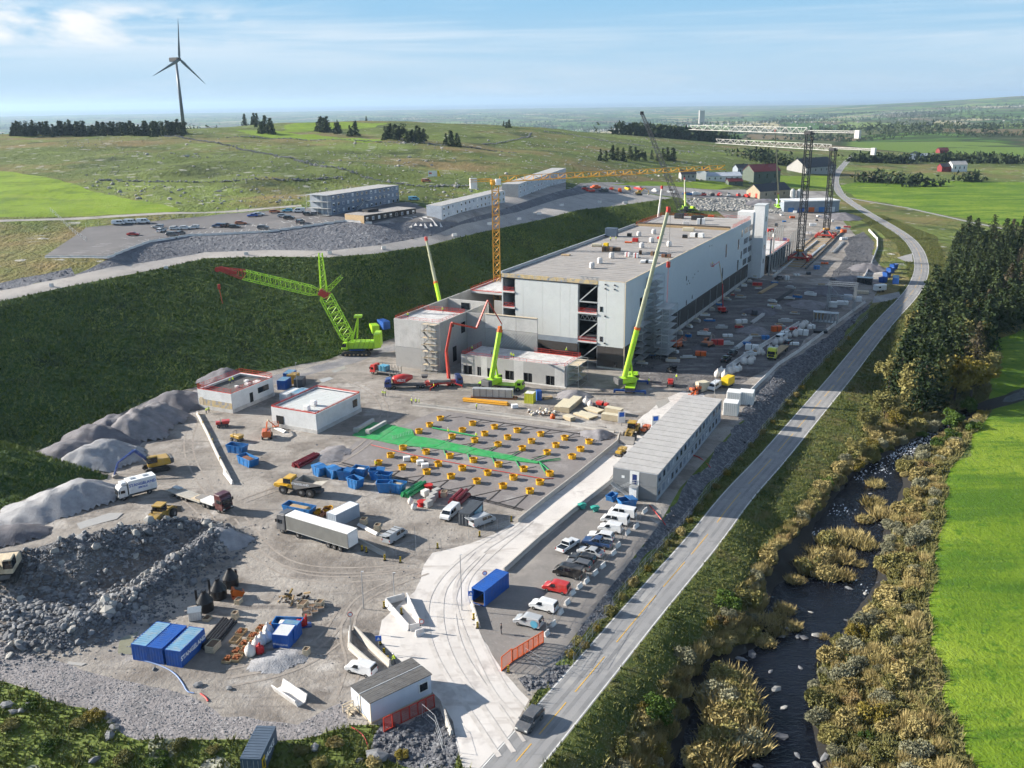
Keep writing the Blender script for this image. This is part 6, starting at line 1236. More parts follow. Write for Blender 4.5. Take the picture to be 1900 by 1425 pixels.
for i,(x,y,r,lid,l) in enumerate(((180,215,-.35,2,'tall blue lidded skip at the left end of the skip group'),(315,235,-.35,2,'second blue lidded skip from the dump truck'),(430,255,.2,1,'blue wedge-shaped skip in the middle of the group'),(530,335,-.2,0,'pale-topped blue skip nearest the dump truck shadow'),(580,230,.1,0,'open blue skip with light waste behind the others'),(740,250,.45,1,'blue skip with black lid behind the turquoise one'),(810,290,.2,0,'blue open skip partly behind the turquoise one'),(815,375,.5,0,'turquoise wide skip at the front of the group'),(945,380,.05,0,'blue skip full of brown waste at the right end'))):
 skip(l,Z4(x,y),RZ+r,3.2,2.0,2.0,'skip_blue',lid,'insul_side' if i==8 else 'bag_white' if i==4 else None)
skip('long open blue skip behind the near yard barrier',(441,838),-.35,4.6,2.2,1.7);skip('long open blue skip with rust inside, in front of another',(461,861),-.75,5.2,2.3,1.7,fill='rebar');skip('long blue skip loaded with timber behind the articulated lorry',(556,952),-.42,6.4,2.3,1.6,fill='timber');skip('blue skip with white waste beside the sacks',(535,1168),-.1,4.2,2.0,1.5,fill='bag_white');skip('blue tipping skip with pale lid at the foot of the office stairs',(1163,940),.35,3.4,2.2,1.6,lid=1);skip('smaller blue skip beside the one at the office stairs',(1135,928),.9,2.4,1.4,1.2)
for i,(x,y) in enumerate(((1638,524),(1645,514),(1652,506),(1658,499))):skip(f'dark blue skip, {ordinal(i)} in the row by the public road bend',(x,y),.6,3.4,2.2,2.2,'container_blue')
for i,(x,y) in enumerate(((1080,943),(1104,948))):skip(['left','right'][i]+' small turquoise grit box at the office end of the car park',(x,y),.3,1.5,.9,.8,'tarp_teal',2,name='grit_box')['category']='box'

for i,(x,y,l) in enumerate(((382,1131,'nearest of three black cone-topped well shafts'),(407,1108,'middle of three black cone-topped well shafts'),(429,1087,'farthest of three black cone-topped well shafts'))):
 t=thing('well_shaft',l,'tank',G(x,y),i*1.3,'black cone-topped shafts');MB().lathe([(1.25,0),(1.25,1.5),(1.3,1.55)],n=20).build('drum','cone_black',t,smooth=False);MB().lathe([(1.3,1.55),(.45,2.9),(.42,2.95)],n=20).build('cone','cone_black',t);MB().lathe([(.36,2.95),(.36,3.3),(.42,3.32),(.42,3.4)],n=12).build('neck','cone_black',t)
 t2=thing('standpipe',['nearest','middle','farthest'][i]+' black pipe standing behind its cone shaft','pipe',G(*[(366,1122),(390,1102),(440,1083)][i]));MB().lathe([(.2,0),(.2,2.6)],n=8).build('pipe','cone_black',t2)
def sack(label,px,m='bag_white',s=1.0,name='bulk_bag'):
 t=thing(name,label,'bag',G(*px),random.uniform(0,1.5));MB().lathe([(.45*s,0),(.62*s,.25*s),(.64*s,.7*s),(.52*s,1.1*s),(.2*s,1.3*s),(.1*s,1.55*s),(.16*s,1.65*s)],n=9).build('sack',m,t,smooth=True);
 for k in range(2):MB().tube((.45*s*(-1)**k,.3*s,1.0*s),(0,0,1.75*s),.04,4).build('loop',m,t)
 return t
for i,(x,y) in enumerate(((465,1216),(478,1204),(486,1196),(496,1190),(498,1178))):sack(f'white bulk bag, {ordinal(i)} from the front in the row by the clay pallets',(x,y),s=1.25)
sack('round red bag beside the white bulk bags',(483,1212),'bag_red',1.0)
def clay_pallet(label,px,rz,fill='clay',seed=0):
 t=thing('pallet_box',label,'pallet',G(*px),rz);r_=random.Random(seed)
 for s in (-1,1):blk(t,'side_board','timber',-.75,.75,s*.6-.03,s*.6+.03,.12,.45);blk(t,'end_board','timber',s*.75-.03,s*.75+.03,-.57,.57,.12,.45)
 blk(t,'pallet_base','timber',-.72,.72,-.56,.56,.02,.12)
 if fill:
  for k in range(7):MB().lathe([(.12,0),(.17,.1),(.13,.42),(.16,.5)],(r_.uniform(-.5,.5),r_.uniform(-.38,.38),.13),7).build('pipe_fitting',fill,t)
 return t
for i in range(5):
 for j in range(2):
  x,y=423+i*15.5+j*16,1226-i*14.5-j*2;clay_pallet(f'pallet box of brown pipe fittings, {ordinal(i)} from front in the {["left", "right"][j]} column',(x,y),rzb+.1,seed=i*3+j)
for i,(x,y,l) in enumerate(((500,1172,'pallet box of brown fittings behind the bulk bags'),(505,1163,'farthest pallet box of brown fittings by the blue skip'),(437,1190,'empty timber pallet frame by the pipe heap'),(448,1175,'pallet box with orange cone beside the pipe heap'))):clay_pallet(l,(x,y),rzb,'clay' if i!=2 else None,40+i)
def crate(label,px,rz,d,m,name='crate',cat='crate',lid=None,z=0.,slats=0):
 t=thing(name,label,cat,(G(*px) if not isinstance(px,V) else px)+V((0,0,z)),rz)
 if slats:
  for k in range(slats):zz=d[2]*(k+.5)/slats;blk(t,'slat',m,-d[0]/2,d[0]/2,-d[1]/2,-d[1]/2+.05,zz-d[2]/slats*.38,zz+d[2]/slats*.38);blk(t,'slat',m,-d[0]/2,d[0]/2,d[1]/2-.05,d[1]/2,zz-d[2]/slats*.38,zz+d[2]/slats*.38);blk(t,'slat',m,-d[0]/2,-d[0]/2+.05,-d[1]/2+.05,d[1]/2-.05,zz-d[2]/slats*.38,zz+d[2]/slats*.38);blk(t,'slat',m,d[0]/2-.05,d[0]/2,-d[1]/2+.05,d[1]/2-.05,zz-d[2]/slats*.38,zz+d[2]/slats*.38)
  blk(t,'content','wood_dark',-d[0]/2+.06,d[0]/2-.06,-d[1]/2+.06,d[1]/2-.06,.05,d[2]*.85)
 else:blk(t,'pack',m,-d[0]/2,d[0]/2,-d[1]/2,d[1]/2,.1,d[2],.03)
 if lid:blk(t,'cover',lid,-d[0]/2-.02,d[0]/2+.02,-d[1]/2-.02,d[1]/2+.02,d[2]+.004,d[2]+.07)
 for s in (-1,1):blk(t,'bearer','timber',-d[0]/2,d[0]/2,s*d[1]*.35-.05,s*d[1]*.35+.05,-.01,.09)
 return t
t=thing('timber_kiosk','small grey timber kiosk with gabled top beside the black shafts','hut',G(363,1148),.25)
blk(t,'wall','steel_light',-.9,.9,-.7,.7,0,1.5,.03);MB().prism([(-.8,1.5),(.8,1.5),(0,2.1)],'X',-1.0,1.0).build('roof','panel_white',t)
for i in range(5):blk(t,'board','brick_white',-.85+i*.36,-.55+i*.36,-.76,-.72,.1,1.45)
for l,px,d in (('slatted crate left of the kiosk front, by the shafts',(385,1150),(1.3,1.0,.5)),('slatted pallet under the orange hopper',(443,1119),(1.2,.9,.8)),('crate with white frames near the pipe heap',(437,1148),(1.0,.8,1.2)),('large pale crate full of dark pipes',(396,1205),(2.0,1.4,1.1)),('tall crate standing alone by the tyre tracks',(569,1215),(1.0,.8,1.1)),('square pale crate beside the silver van',(701,985),(1.2,1.0,1.4)),('pale crate behind the square one near the container',(675,973),(1.3,1.1,1.3)),('timber crate right of the red reels',(824,921),(1.2,1.1,1.2)),('flat timber crate among the yellow frames',(562,1125),(1.6,1.2,.8)),('pale crate with sheeting at the right of the yellow frames',(594,1127),(1.2,1.0,1.2))):crate(l,px,rzb,d,'timber_pale',slats=4)
for i,(x,y) in enumerate(((755,855),(780,862),(789,868))):crate(f'{["left", "middle", "right"][i]} of three white boxes lying between the yellow rings',(x,y),.2,(1.5,1.1,1.0),'white_paint',cat='box',name='white_box')
t=thing('orange_hopper','tilted orange metal hopper beside the black shafts','hopper',G(441,1108),.5);MB().box((0,0,.9),(1.7,1.2,1.0),ry=.5,top=(1.2,1.1)).build('bin','orange',t,bevel=.05);MB().box((-.4,0,.25),(1.0,1.0,.5)).build('stand','gate_orange',t);MB().box((.25,0,1.42),(1.3,.9,.06),ry=.5).build('opening','hyd_black',t)

def rod_pile(label,p,q,n,r,m,name='pipe_pile',cat='pipes',layers=2):
 a,b=G(*p),G(*q);d=(b-a);s=V((-d.y,d.x,0)).normalized();t=thing(name,label,cat,(0,0,0));k=0
 for l in range(layers):
  for i in range(max(1,n-l)):o=s*((i-(n-l-1)/2)*r*2.05)+V((0,0,r+l*r*1.75));j=d*random.uniform(-.04,.04);MB().tube(a+o+j,b+o+j,r,7).build('pipe',m,t)
 return t
rod_pile('heap of dark plastic pipes beside the right blue container',(383,1205),(425,1155),6,.22,'pipe_dark');rod_pile('maroon steel tubes behind the blue skips',(548,868),(588,848),4,.3,'pipe_maroon');rod_pile('green plastic pipes beside the blue skips',(751,924),(786,902),3,.35,'pipe_green');rod_pile('maroon covered pipe stack behind the white van',(842,939),(862,920),3,.45,'pipe_maroon')
rod_pile('yellow steel beams stacked before the truck crane',(862,744),(944,752),4,.22,'crane_yellow','beam_stack','beams');rod_pile('white steel columns on the yard beside the pale container',(665,975),(700,993),2,.22,'white_paint','column_stack','columns',1);rod_pile('brown pole lying on the dark pipe heap',(402,1172),(411,1164),1,.3,'timber',layers=1);rod_pile('bundle of dark bars behind the pad barrier',(1085,792),(1125,796),5,.1,'pipe_dark','bar_bundle','bars');rod_pile('steel bars lying beside the ribbed-roof house',(512,795),(530,803),4,.12,'steel_light','bar_bundle','bars')
for i,(x,y,l) in enumerate(((783,938,'front red cable reel among the pallets'),(795,907,'rear red cable reel among the pallets'),(815,920,'small red cable reel beside the timber crate'))):
 t=thing('cable_reel',l,'reel',G(x,y),i*.9);MB().lathe([(.2,0),(.95,0),(.95,.12),(.6,.16),(.6,.8),(.95,.84),(.95,.96),(.2,.96)],n=14).build('drum','reel_red',t);MB().lathe([(.62,.18),(.78,.3),(.78,.66),(.62,.78)],n=14,cap=False).build('hose','bag_red',t)
for i,(x,y,l) in enumerate(((795,940,'front block pack in the grey stack by the red reels'),(800,932,'second block pack in the grey stack by the red reels'),(805,925,'third block pack in the grey stack by the red reels'),(810,918,'rearmost block pack in the grey stack by the red reels'))):crate(l,(x,y),.9,(1.6,1.1,1.3),'concrete',name='block_pack',cat='blocks')
sack('white sack left of the front red reel',(762,935),s=.9);sack('white sack in front of the front red reel',(768,945),s=.9);crate('white block pack behind the red reels',(789,920),.9,(1.5,1.1,1.3),'bag_white',name='block_pack',cat='blocks')

t=thing('casing_heap','heap of rusty yellow casing rings between skip and pale container','scrap heap',G(617,955));r_=random.Random(4)
for k in range(12):c=(r_.uniform(-3.4,3.4),r_.uniform(-1.5,1.5),r_.uniform(.0,.5));q=MB().lathe([(.75,0),(.8,.55),(.72,.55),(.68,0)],(0,0,0),12,cap=False);R_=M.Translation(c)@M.Rotation(r_.uniform(-.6,.6),4,'X')@M.Rotation(r_.uniform(-.5,.5),4,'Y');q.v=[tuple(R_@V(p)) for p in q.v];q.build('casing_ring','ring_yellow' if k%2 else 'rebar',t)
t=thing('formwork_heap','heap of yellow formwork clamps and steel frames near the tyre tracks','scrap heap',G(545,1115),.3)
for k in range(16):MB().box((r_.uniform(-2.2,2.2),r_.uniform(-1.2,1.4),r_.uniform(.2,1.2)),(r_.uniform(.6,1.8),.2,.3),rz=r_.uniform(0,3),ry=r_.uniform(-.8,.8)).build('frame_piece',['loader_mud','timber','steel_worn','hyd_black'][k%4],t)
for k in range(6):crate(f'flat steel crate of clamps, {ordinal(k)} in the double row by the formwork heap',(570+(k%3)*11,1137+(k//3)*10-(k%3)*7),.3,(1.5,1.2,.7),'steel_worn',name='steel_crate',slats=3)
t=thing('red_machine','red and blue compact machine on a pallet beside the blue skip','machine',G(563,1162),.3);blk(t,'body','reel_red',-.9,.4,-.5,.5,.2,1.3,.1);blk(t,'base','car_cab_blue',-1.2,1.2,-.6,.6,0,.2);blk(t,'mast','reel_red',.4,.6,-.2,.2,.2,1.9)

ZA= lambda x,y:(990+x/9.02,690+y/9.02)
for i,(a,b,w_,h,l) in enumerate((((520,690),(740,500),2.4,1.5,'longest pale insulation pack beside the waste heap'),((400,660),(560,520),1.8,1.1,'pale insulation pack behind the waste heap, left one'),((735,700),(1000,790),3.0,.5,'flat cream insulation slab lying askew'),((890,620),(1130,690),2.6,.5,'flat cream insulation slab behind the askew one'),((1150,790),(1430,830),1.6,1.6,'front tan insulation stack by the site road'),((1215,680),(1480,730),1.6,1.6,'rear tan insulation stack by the site road'),((530,780),(660,830),1.6,1.0,'cream pack beside the pad barrier'))):
 A,B_=G(*ZA(*a)),G(*ZA(*b));d=B_-A;crate(l,(A+B_)/2,math.atan2(d.y,d.x),(d.length,w_,h),'insul_side',name='insulation_pack',cat='insulation',lid='insul_tan')
rgp=random.Random(9);t=thing('waste_heap','heap of white and grey sacks and waste beyond the pad barrier','waste heap',G(*ZA(140,690)))
for k in range(34):MB().lathe([(.1,0),(.4,.12),(.32,.45),(.08,.55)],(rgp.uniform(-4,3.4),rgp.uniform(-2,2.2),rgp.uniform(0,.5)),6).build('waste_piece',['bag_white','insul_tan','steel_worn','wood_dark','bag_white'][k%5],t)
t=thing('buoy_barrel','round orange barrel beside the waste heap','barrel',G(*ZA(320,790)));MB().lathe([(.3,0),(.62,.3),(.66,.8),(.45,1.2),(.2,1.35)],n=12).build('shell','barrel_orange',t,smooth=True);MB().box((0,0,.06),(1.2,1.0,.12)).build('pallet','reel_red',t)
sack('pair of white sacks beside the maroon tractor',ZA(880,560),s=1.5);sack('white sack by the maroon tractor wheel',ZA(950,590),s=1.2)
t=thing('info_sign','white and blue site notice board beside the wheel loader','sign',G(1153,790),.2);blk(t,'board','white_paint',-.9,.9,-.05,.05,.8,3.6);blk(t,'blue_panel','sign_blue',-.6,.6,-.07,-.05,2.3,3.4);blk(t,'post','pole_grey',-.05,.05,-.05,.05,0,.8)
t=thing('info_sign','white and blue site notice board by the office roof edge','sign',G(1216,796),.2);blk(t,'board','white_paint',-.9,.9,-.05,.05,.8,3.4);blk(t,'blue_panel','sign_blue',-.6,.6,-.07,-.05,2.1,3.2);blk(t,'post','pole_grey',-.05,.05,-.05,.05,0,.8)
t=thing('steel_ballast','grey ribbed steel ballast box beside the truck crane','ballast',G(915,738),RZ+.28);blk(t,'box','steel_light',-5.4,5.4,-.8,.8,.4,2.6,.04);blk(t,'bearer','rebar',-5.8,6.4,-1.1,1.1,0,.38)
for i in range(7):blk(t,'rib','steel',-5.2+i*1.7,-4.9+i*1.7,-.88,.88,.42,2.55)
crate('white crate pair behind the near pad barrier',(955,757),.2,(1.6,1.2,1.0),'box_white',name='white_box',cat='box');crate('stack of timber boards by the blue toilet cabin',(1016,740),.5,(2.6,1.2,.6),'timber',name='board_stack',cat='boards')

a,b=G(516,1278),G(560,1308);d=b-a;t=thing('concrete_trough','white concrete trough lying askew on the near yard','trough',(a+b)/2,math.atan2(d.y,d.x));L=d.length
for s in (-1,1):MB().box((0,s*.75,.55),(L,.16,1.2),rx=s*-.35).build('side_wall','barrier_white',t)
blk(t,'base','barrier_white',-L/2,L/2,-.6,.6,0,.16)

def roof_pt(px,py):p=onpl(px,py,(0,0,HT-.33),V((0,0,1)));return p
ZR= lambda x,y:(980+x/5.43,330+y/5.43)
for i,(x,y,l) in enumerate(((642,910,'white sack nearest the front of the hall roof'),(722,862,'white sack second from the front of the hall roof'),(840,808,'white sack in the middle of the near hall roof'),(1145,705,'white sack with yellow pads on the hall roof'),(1265,565,'white sack near the far roof upstand'),(1115,590,'tall red and white sack stack on the hall roof'),(1243,650,'white sack behind the long crane boom'),(1420,690,'white sack right of the crane boom on the roof'))):
 t=thing('roof_sack',l,'bag',roof_pt(*ZR(x,y)),.3);MB().lathe([(.8,0),(.95,.3),(.9,1.3),(.7,1.75),(.3,1.9)],n=8).build('sack','bag_white',t);MB().box((0,0,.9),(1.5,.2,.7)).build('band','reel_red' if i==5 else 'bag_white',t)
for i,(x,y,d,m,l) in enumerate(((1000,795,(1.6,1.2,1.5),'white_paint','white and red pack on the hall roof, left of pair'),(1085,805,(1.6,1.2,1.5),'white_paint','white and red pack on the hall roof, right of pair'),(1200,855,(4.2,2.4,.8),'white_paint','white board stack near the roof edge'),(1700,600,(5.0,1.8,1.6),'white_paint','long white wrapped pack near the far roof upstand'),(840,590,(4.4,2.8,3.2),'container_slate','dark blue-green cabin on the roof edge'),(780,740,(2.4,1.6,1.6),'wood_dark','dark steel frame left of the roof group'),(870,735,(4.0,1.6,1.2),'wood_dark','row of dark steel frames on the hall roof'),(1020,590,(1.6,1.2,1.2),'hyd_black','small black pack near the cabin on the roof'),(1130,770,(.9,1.2,1.3),'wood_dark','small dark frame in the middle of the roof'),(1270,780,(2.2,1.6,1.2),'wood_dark','dark frame left of the crane boom on the roof'),(1390,800,(3.0,1.4,1.0),'rebar','brown frames by the roof edge behind the boom'),(690,690,(3.4,1.6,.9),'insul_tan','cream packs by the left roof edge'),(785,690,(1.6,1.4,1.2),'hazard_yellow','yellow pack by the left roof edge'),(1080,645,(2.0,1.6,1.4),'reel_red','red and white machine on the hall roof'),(1010,655,(2.6,1.2,.5),'barrel_orange','orange bundle on the hall roof'),(1325,615,(1.6,1.4,.8),'reel_red','red pack near the crane boom on the roof'),(1615,535,(4.4,1.8,1.3),'insul_tan','yellowish pack near the far upstand'),(1740,470,(3.2,2.0,2.4),'white_paint','white machine on the far roof section'),(1520,410,(3.6,2.4,2.2),'module_black','dark open box on the far roof, left one'),(1705,425,(5.0,2.4,1.8),'module_black','dark open box on the far roof, right one'),(1590,470,(2.4,1.4,1.4),'bag_white','white packs on the far roof section'),(380,780,(3.0,1.4,.35),'timber','timber bundle on the near left of the hall roof'),(1580,605,(1.8,1.4,1.2),'hyd_black','small black machine near the far roof edge'),(1840,400,(2.4,1.4,1.0),'barrel_orange','orange pack on the far roof section'))):
 t=thing('roof_load',l,'stored goods',roof_pt(*ZR(x,y)),-B_AZ+.1*(i%3));blk(t,'pack',m,-d[0]/2,d[0]/2,-d[1]/2,d[1]/2,.08,d[2],.06);blk(t,'pallet','timber',-d[0]/2,d[0]/2,-d[1]/2,d[1]/2,0,.08)
 if m in ('white_paint','wood_dark','rebar'):blk(t,'strap','reel_red' if i<2 else 'hyd_black',-d[0]*.1,d[0]*.1,-d[1]/2-.02,d[1]/2+.02,.1,d[2]+.02)

p=G(1560,575);t=thing('steel_gantry','grey steel portal frame at the platform edge above the road','gantry',p,RZ)
for x in (-4.5,4.5):
 for y in (-2,2):MB().lattice((x,y,0),(x,y,9.5),.6,.6,6,.07,.04,up=(0,1,0)).build('column','galv',t)
for y,z in ((-2,9.7),(2,9.7),(-2,5.5)):MB().lattice((-5.2,y,z),(5.2,y,z),.7,.7,7,.07,.04).build('girder','galv',t)
MB().tube((-4.5,-2,9.5),(4.5,-2,.3),.08,4).build('brace','galv',t)
p=G(1532,598);t=thing('rack_frame','pale blue-grey steel rack with upright bars by the platform barrier','rack',p,RZ)
for i in range(8):blk(t,'upright','galv',-4+i*1.1,-3.75+i*1.1,-1.4,1.4,0,3.4)
for z in (.2,3.4):blk(t,'beam','galv',-4.2,4.0,-1.5,1.5,z,z+.2)
for i,(x,y,d,m,l) in enumerate(((1518,590,(3.4,2.2,2.4),'timber','brown crate with white covers beside the rack'),(1545,570,(3,2,2.0),'white_paint','white covered crate behind the rack'),(1563,566,(4,2,1.6),'white_paint','white covered pack under the portal frame'),(1573,556,(3,2,2.0),'barrack_pale','pale pack behind the portal frame'),(1592,560,(2.4,1.6,2.0),'white_paint','white topped crate right of the portal frame'),(1522,617,(4.4,2.6,.9),'steel_dark','flat dark steel tray by the platform barrier'),(1600,545,(4.6,2.4,1.2),'timber_pale','low timber trailer near the access gate'))):crate(l,(x,y),RZ+.2,d,m,name='yard_crate',lid='white_paint' if i<2 else None)
t=thing('site_cabin','small white cabin trailer at the right access gate','cabin',G(1632,541),.3);blk(t,'body','white_paint',-2.6,2.6,-1.1,1.1,.6,3.0,.25);blk(t,'window','glass_dark',-1.4,-.4,-1.13,-1.08,1.7,2.3)
for x in (-.8,.8):wheel(t,x,-1.0,.34,.24)
t=thing('shelter_cabin','dark glazed shelter beside the right access gate','cabin',G(1604,527),RZ);blk(t,'frame','module_black',-3,3,-1.3,1.3,0,2.7,.05);blk(t,'roof','galv',-3.2,3.2,-1.5,1.5,2.72,2.9)
for i in range(4):blk(t,'pane','glass_dark',-2.7+i*1.4,-1.6+i*1.4,-1.34,-1.3,.5,2.3)
t=thing('generator','yellow generator box on the yard near the white van','generator',G(1350,716),.9);blk(t,'housing','hazard_yellow',-2.0,2.0,-1.1,1.1,.6,2.7,.08);blk(t,'trailer','chassis_grey',-2.2,2.2,-1.0,1.0,.3,.58)
for x in (-.7,.7):wheel(t,x,-1.0,.36,.25);wheel(t,x,1.0,.36,.25)
crate('cream crate beside the white van in the yard',(1303,724),.6,(3.0,2.4,2.4),'insul_tan',name='yard_crate')
for i in range(4):t=thing('water_barrier',f'orange plastic barrier, {ordinal(i)} in the row behind the office','barrier',G(1268+i*8,744-i*4.5),1.0);MB().prism([(-.35,0),(.35,0),(.16,.45),(.12,1.0),(-.12,1.0),(-.16,.45)],'X',-.9,.9).build('shell','barrel_orange',t);blk(t,'white_band','white_paint',-.7,.7,-.2,.2,.4,.55)
for i,(x,y) in enumerate(((1362,748),(1385,748),(1356,768))):t=thing('tank_unit',['left rear','right rear','front ribbed'][i]+' white tank unit at the far end of the office','tank',G(x,y),RZ+.1);blk(t,'body','white_paint',-1.8,1.8,-1.6,1.6,0,3.4,.08);[blk(t,'rib','panel_white',-1.6+k*.5,-1.4+k*.5,-1.66,-1.6,.1,3.3) for k in range(7)]
for i,(x,y) in enumerate(((1331,700),(1338,695),(1344,702),(1352,694))):sack(f'white bulk bag, {ordinal(i)} of the group in the shaded yard',(x,y),s=1.5)
# ------------------------------------------------------------------ gravel heaps, boulders, puddles
def heap(label,cones,m,seed=0,amp=.12,flat=False):
 P=[(at(x,y,0) if flat else G(x,y),r,h) for x,y,r,h in cones];c=sum((p for p,r,h in P),V())/len(P);R=max((p-c).length+r for p,r,h in P)+.5;n=int(min(90,max(24,R*3.2)))
 xs=np.linspace(-R,R,n);X,Y=np.meshgrid(xs,xs);H=np.zeros_like(X);rg_=np.random.default_rng(seed)
 for p,r,h in P:
  d=np.hypot(X-(p.x-c.x),Y-(p.y-c.y));a=np.arctan2(Y-(p.y-c.y),X-(p.x-c.x));rr2=r*(1+.10*np.sin(a*3+seed)+.07*np.sin(a*7+seed*2));H=np.maximum(H,h*(1-np.clip(d/rr2,0,1)**1.15)-.25*h*np.clip(1-d/(r*.25),0,1)**2)
 N_=np.zeros_like(X)
 for lam in (3.5,1.7,.8):
  for _ in range(3):t_=rg_.uniform(0,6.3,2);N_+=np.sin((X*np.cos(t_[0])+Y*np.sin(t_[0]))*6.28/lam+t_[1])*lam*.04
 H=H*(1+amp*N_)+N_*.12*np.clip(H,0,1)-.06;z0=Zn(X+c.x,Y+c.y);z0=np.minimum(z0,.2) if flat else z0;ok=H>-.05
 idx=-np.ones(X.shape,int);idx[ok]=np.arange(ok.sum());vs=list(zip(X[ok],Y[ok],(H+z0-c.z)[ok]));fs=[]
 for i in range(n-1):
  for j in range(n-1):
   q=(idx[i,j],idx[i,j+1],idx[i+1,j+1],idx[i+1,j])
   if min(q)>=0:fs.append(q)
 o=MB().add(vs,fs).build('gravel_heap',m,None,smooth=True,fixn=False);o.location=c;return tag(o,label,'gravel heap','gravel heaps along the bank')
heap('long dark gravel heap at the foot of the grass bank, left end',[(85,868,8,3.0),(130,850,9,4.6),(175,824,10,5.2),(215,804,9,5.2)],'heap_dark',1,flat=True)
heap('brownish gravel heap with lit crest behind the pale one',[(245,805,9,5.6),(262,792,8,5.8),(290,778,8,4.8)],'heap_mid',2);heap('pale fine gravel heap with a scooped face in the middle',[(165,860,8,4.6),(195,850,8,5.0),(222,848,6,3.2)],'heap_light',3,flat=True)
heap('dark gravel heap behind, toward the white houses',[(322,752,8,4.4),(345,748,7,3.6)],'heap_dark',4);heap('round gravel heap behind the sunken-roof house',[(420,712,7.5,5.0)],'heap_dark',5);heap('low gravel ridge linking the heaps below the bank',[(375,735,5,2.2),(395,728,5,2.4),(300,762,6,2.6)],'heap_mid',6)
heap('large pale gravel heap behind the white box lorry',[(15,972,6,1.4),(62,956,8,2.6),(108,940,8,3.8),(150,926,8,4.4),(186,924,5.5,2.6)],'heap_light',7,flat=True);heap('dark stone heap at the left picture edge',[(-10,1000,6,2.0),(30,993,5,2.2),(55,988,4,1.5)],'heap_dark',8)
for i,(x,y) in enumerate(((212,848),(232,842),(250,838),(228,856))):heap(f'small rounded gravel heap, {ordinal(i)} of the cluster by the excavator',[(x,y,2.6,1.6)],'heap_light',20+i)
heap('small grey heap of fine sand near the boulder ridge',[(436,1002,3.4,1.3)],'heap_light',31);heap('rubble heap in the far corner of the ring pad',[(1112,808,3.6,1.8),(1095,806,3,1.2)],'heap_mid',32);heap('dark rubble mound between the cranes before the hall',[(1063,735,5,1.8)],'heap_mid',33);heap('low gravel mound at the left of the ring pad',[(622,838,4,1.0),(605,850,4,.9)],'heap_mid',34)
heap('rubble heap below the small blue container',[(520,1222,3,.9),(500,1230,3,.8),(545,1218,2.5,.7)],'heap_light',35);heap('dark gravel mound beside the far crane',[(1425,381,16,5)],'heap_dark',36);heap('dark gravel mound by the road at the far end',[(1562,405,14,4)],'heap_dark',37)
STONES=[]
for k in range(4):
 bm=bmesh.new();bmesh.ops.create_icosphere(bm,subdivisions=1,radius=.5);r_=random.Random(k)
 for v in bm.verts:v.co*=r_.uniform(.72,1.15);v.co.z*=.75;v.co.x*=1.15
 me=bpy.data.meshes.new('stone');bm.to_mesh(me);bm.free();STONES.append(me)
SV=[(np.array([v.co[:] for v in me.vertices]),np.array([p.vertices[:] for p in me.polygons])) for me in STONES]
STM={}
def stone_obj(m,k):
 if (m,k) not in STM:q=STONES[k].copy();q.materials.append(MATS[m]);STM[(m,k)]=q
 return STM[(m,k)]
def stone_mass(name,pts,sizes,m,parent=None,seed=0):
 """many stones in one mesh"""
 rg_=np.random.default_rng(seed);Vs=[];Fs=[];o=0
 for (x,y,z),s in zip(pts,sizes):
  v,f=SV[rg_.integers(4)];a=rg_.uniform(0,6.28);c_,s_=np.cos(a),np.sin(a);q=v*s;Vs.append(np.column_stack([q[:,0]*c_-q[:,1]*s_+x,q[:,0]*s_+q[:,1]*c_+y,q[:,2]*rg_.uniform(.7,1.2)+z+s*.12]));Fs.append(f+o);o+=len(v)
 V_=np.concatenate(Vs);F_=np.concatenate(Fs);me=bpy.data.meshes.new(name);me.from_pydata(V_.tolist(),[],F_.tolist());me.update();ob=link(name,me,m,parent);ob['kind']='stuff';return ob
def near_line(pts,n,w,rg_):
 L=[math.dist(a[:2],b[:2]) for a,b in zip(pts,pts[1:])];out_=[]
 for _ in range(n):
  u=rg_.uniform(0,sum(L));i=0
  while u>L[i] and i<len(L)-1:u-=L[i];i+=1
  a,b=pts[i],pts[i+1];t=u/L[i];out_.append((a[0]+(b[0]-a[0])*t+rg_.normal(0,w),a[1]+(b[1]-a[1])*t+rg_.normal(0,w)))
 return out_
rg=np.random.default_rng(21);bh=thing('boulder_heap','jagged heap of grey boulders and rubble in the left foreground','boulder heap')
pit=PL((60,1110,0),(150,1095,0),(230,1060,0),(300,1020,0))
sp=near_line(ROCK2,520,2.3,rg)+near_line(ROCK1,260,2.2,rg)+near_line(pit,120,3.0,rg);sp=[(x,y,Z(x,y)) for x,y in sp];sz=np.clip(rg.lognormal(-.30,.42,len(sp)),.35,2.0);od=np.argsort(-sz)
for i in od[:290]:
 o=bpy.data.objects.new('stone',stone_obj(['stone_grey','stone_grey','stone_pale','stone_dark'][i%4],int(i)%4));COL.objects.link(o);o.parent=bh;s=sz[i];o.location=(sp[i][0],sp[i][1],sp[i][2]+s*.2);o.scale=(s*rg.uniform(.8,1.2),s*rg.uniform(.8,1.2),s*rg.uniform(.7,1.1));o.rotation_euler=tuple(rg.uniform(-.5,3,3))
small=near_line(ROCK2,5200,2.7,rg)+near_line(ROCK1,3000,2.6,rg)+near_line(pit,1500,3.6,rg);stone_mass('rubble',[(x,y,Z(x,y)) for x,y in small],np.clip(rg.lognormal(-1.15,.35,len(small)),.15,.6),'stone_grey',bh,3)
stone_mass('rubble',[(x,y,Z(x,y)) for x,y in near_line(ROCK2,2200,2.7,rg)+near_line(ROCK1,1400,2.6,rg)],np.clip(rg.lognormal(-1.0,.35,3600),.15,.7),'stone_dark',bh,4)
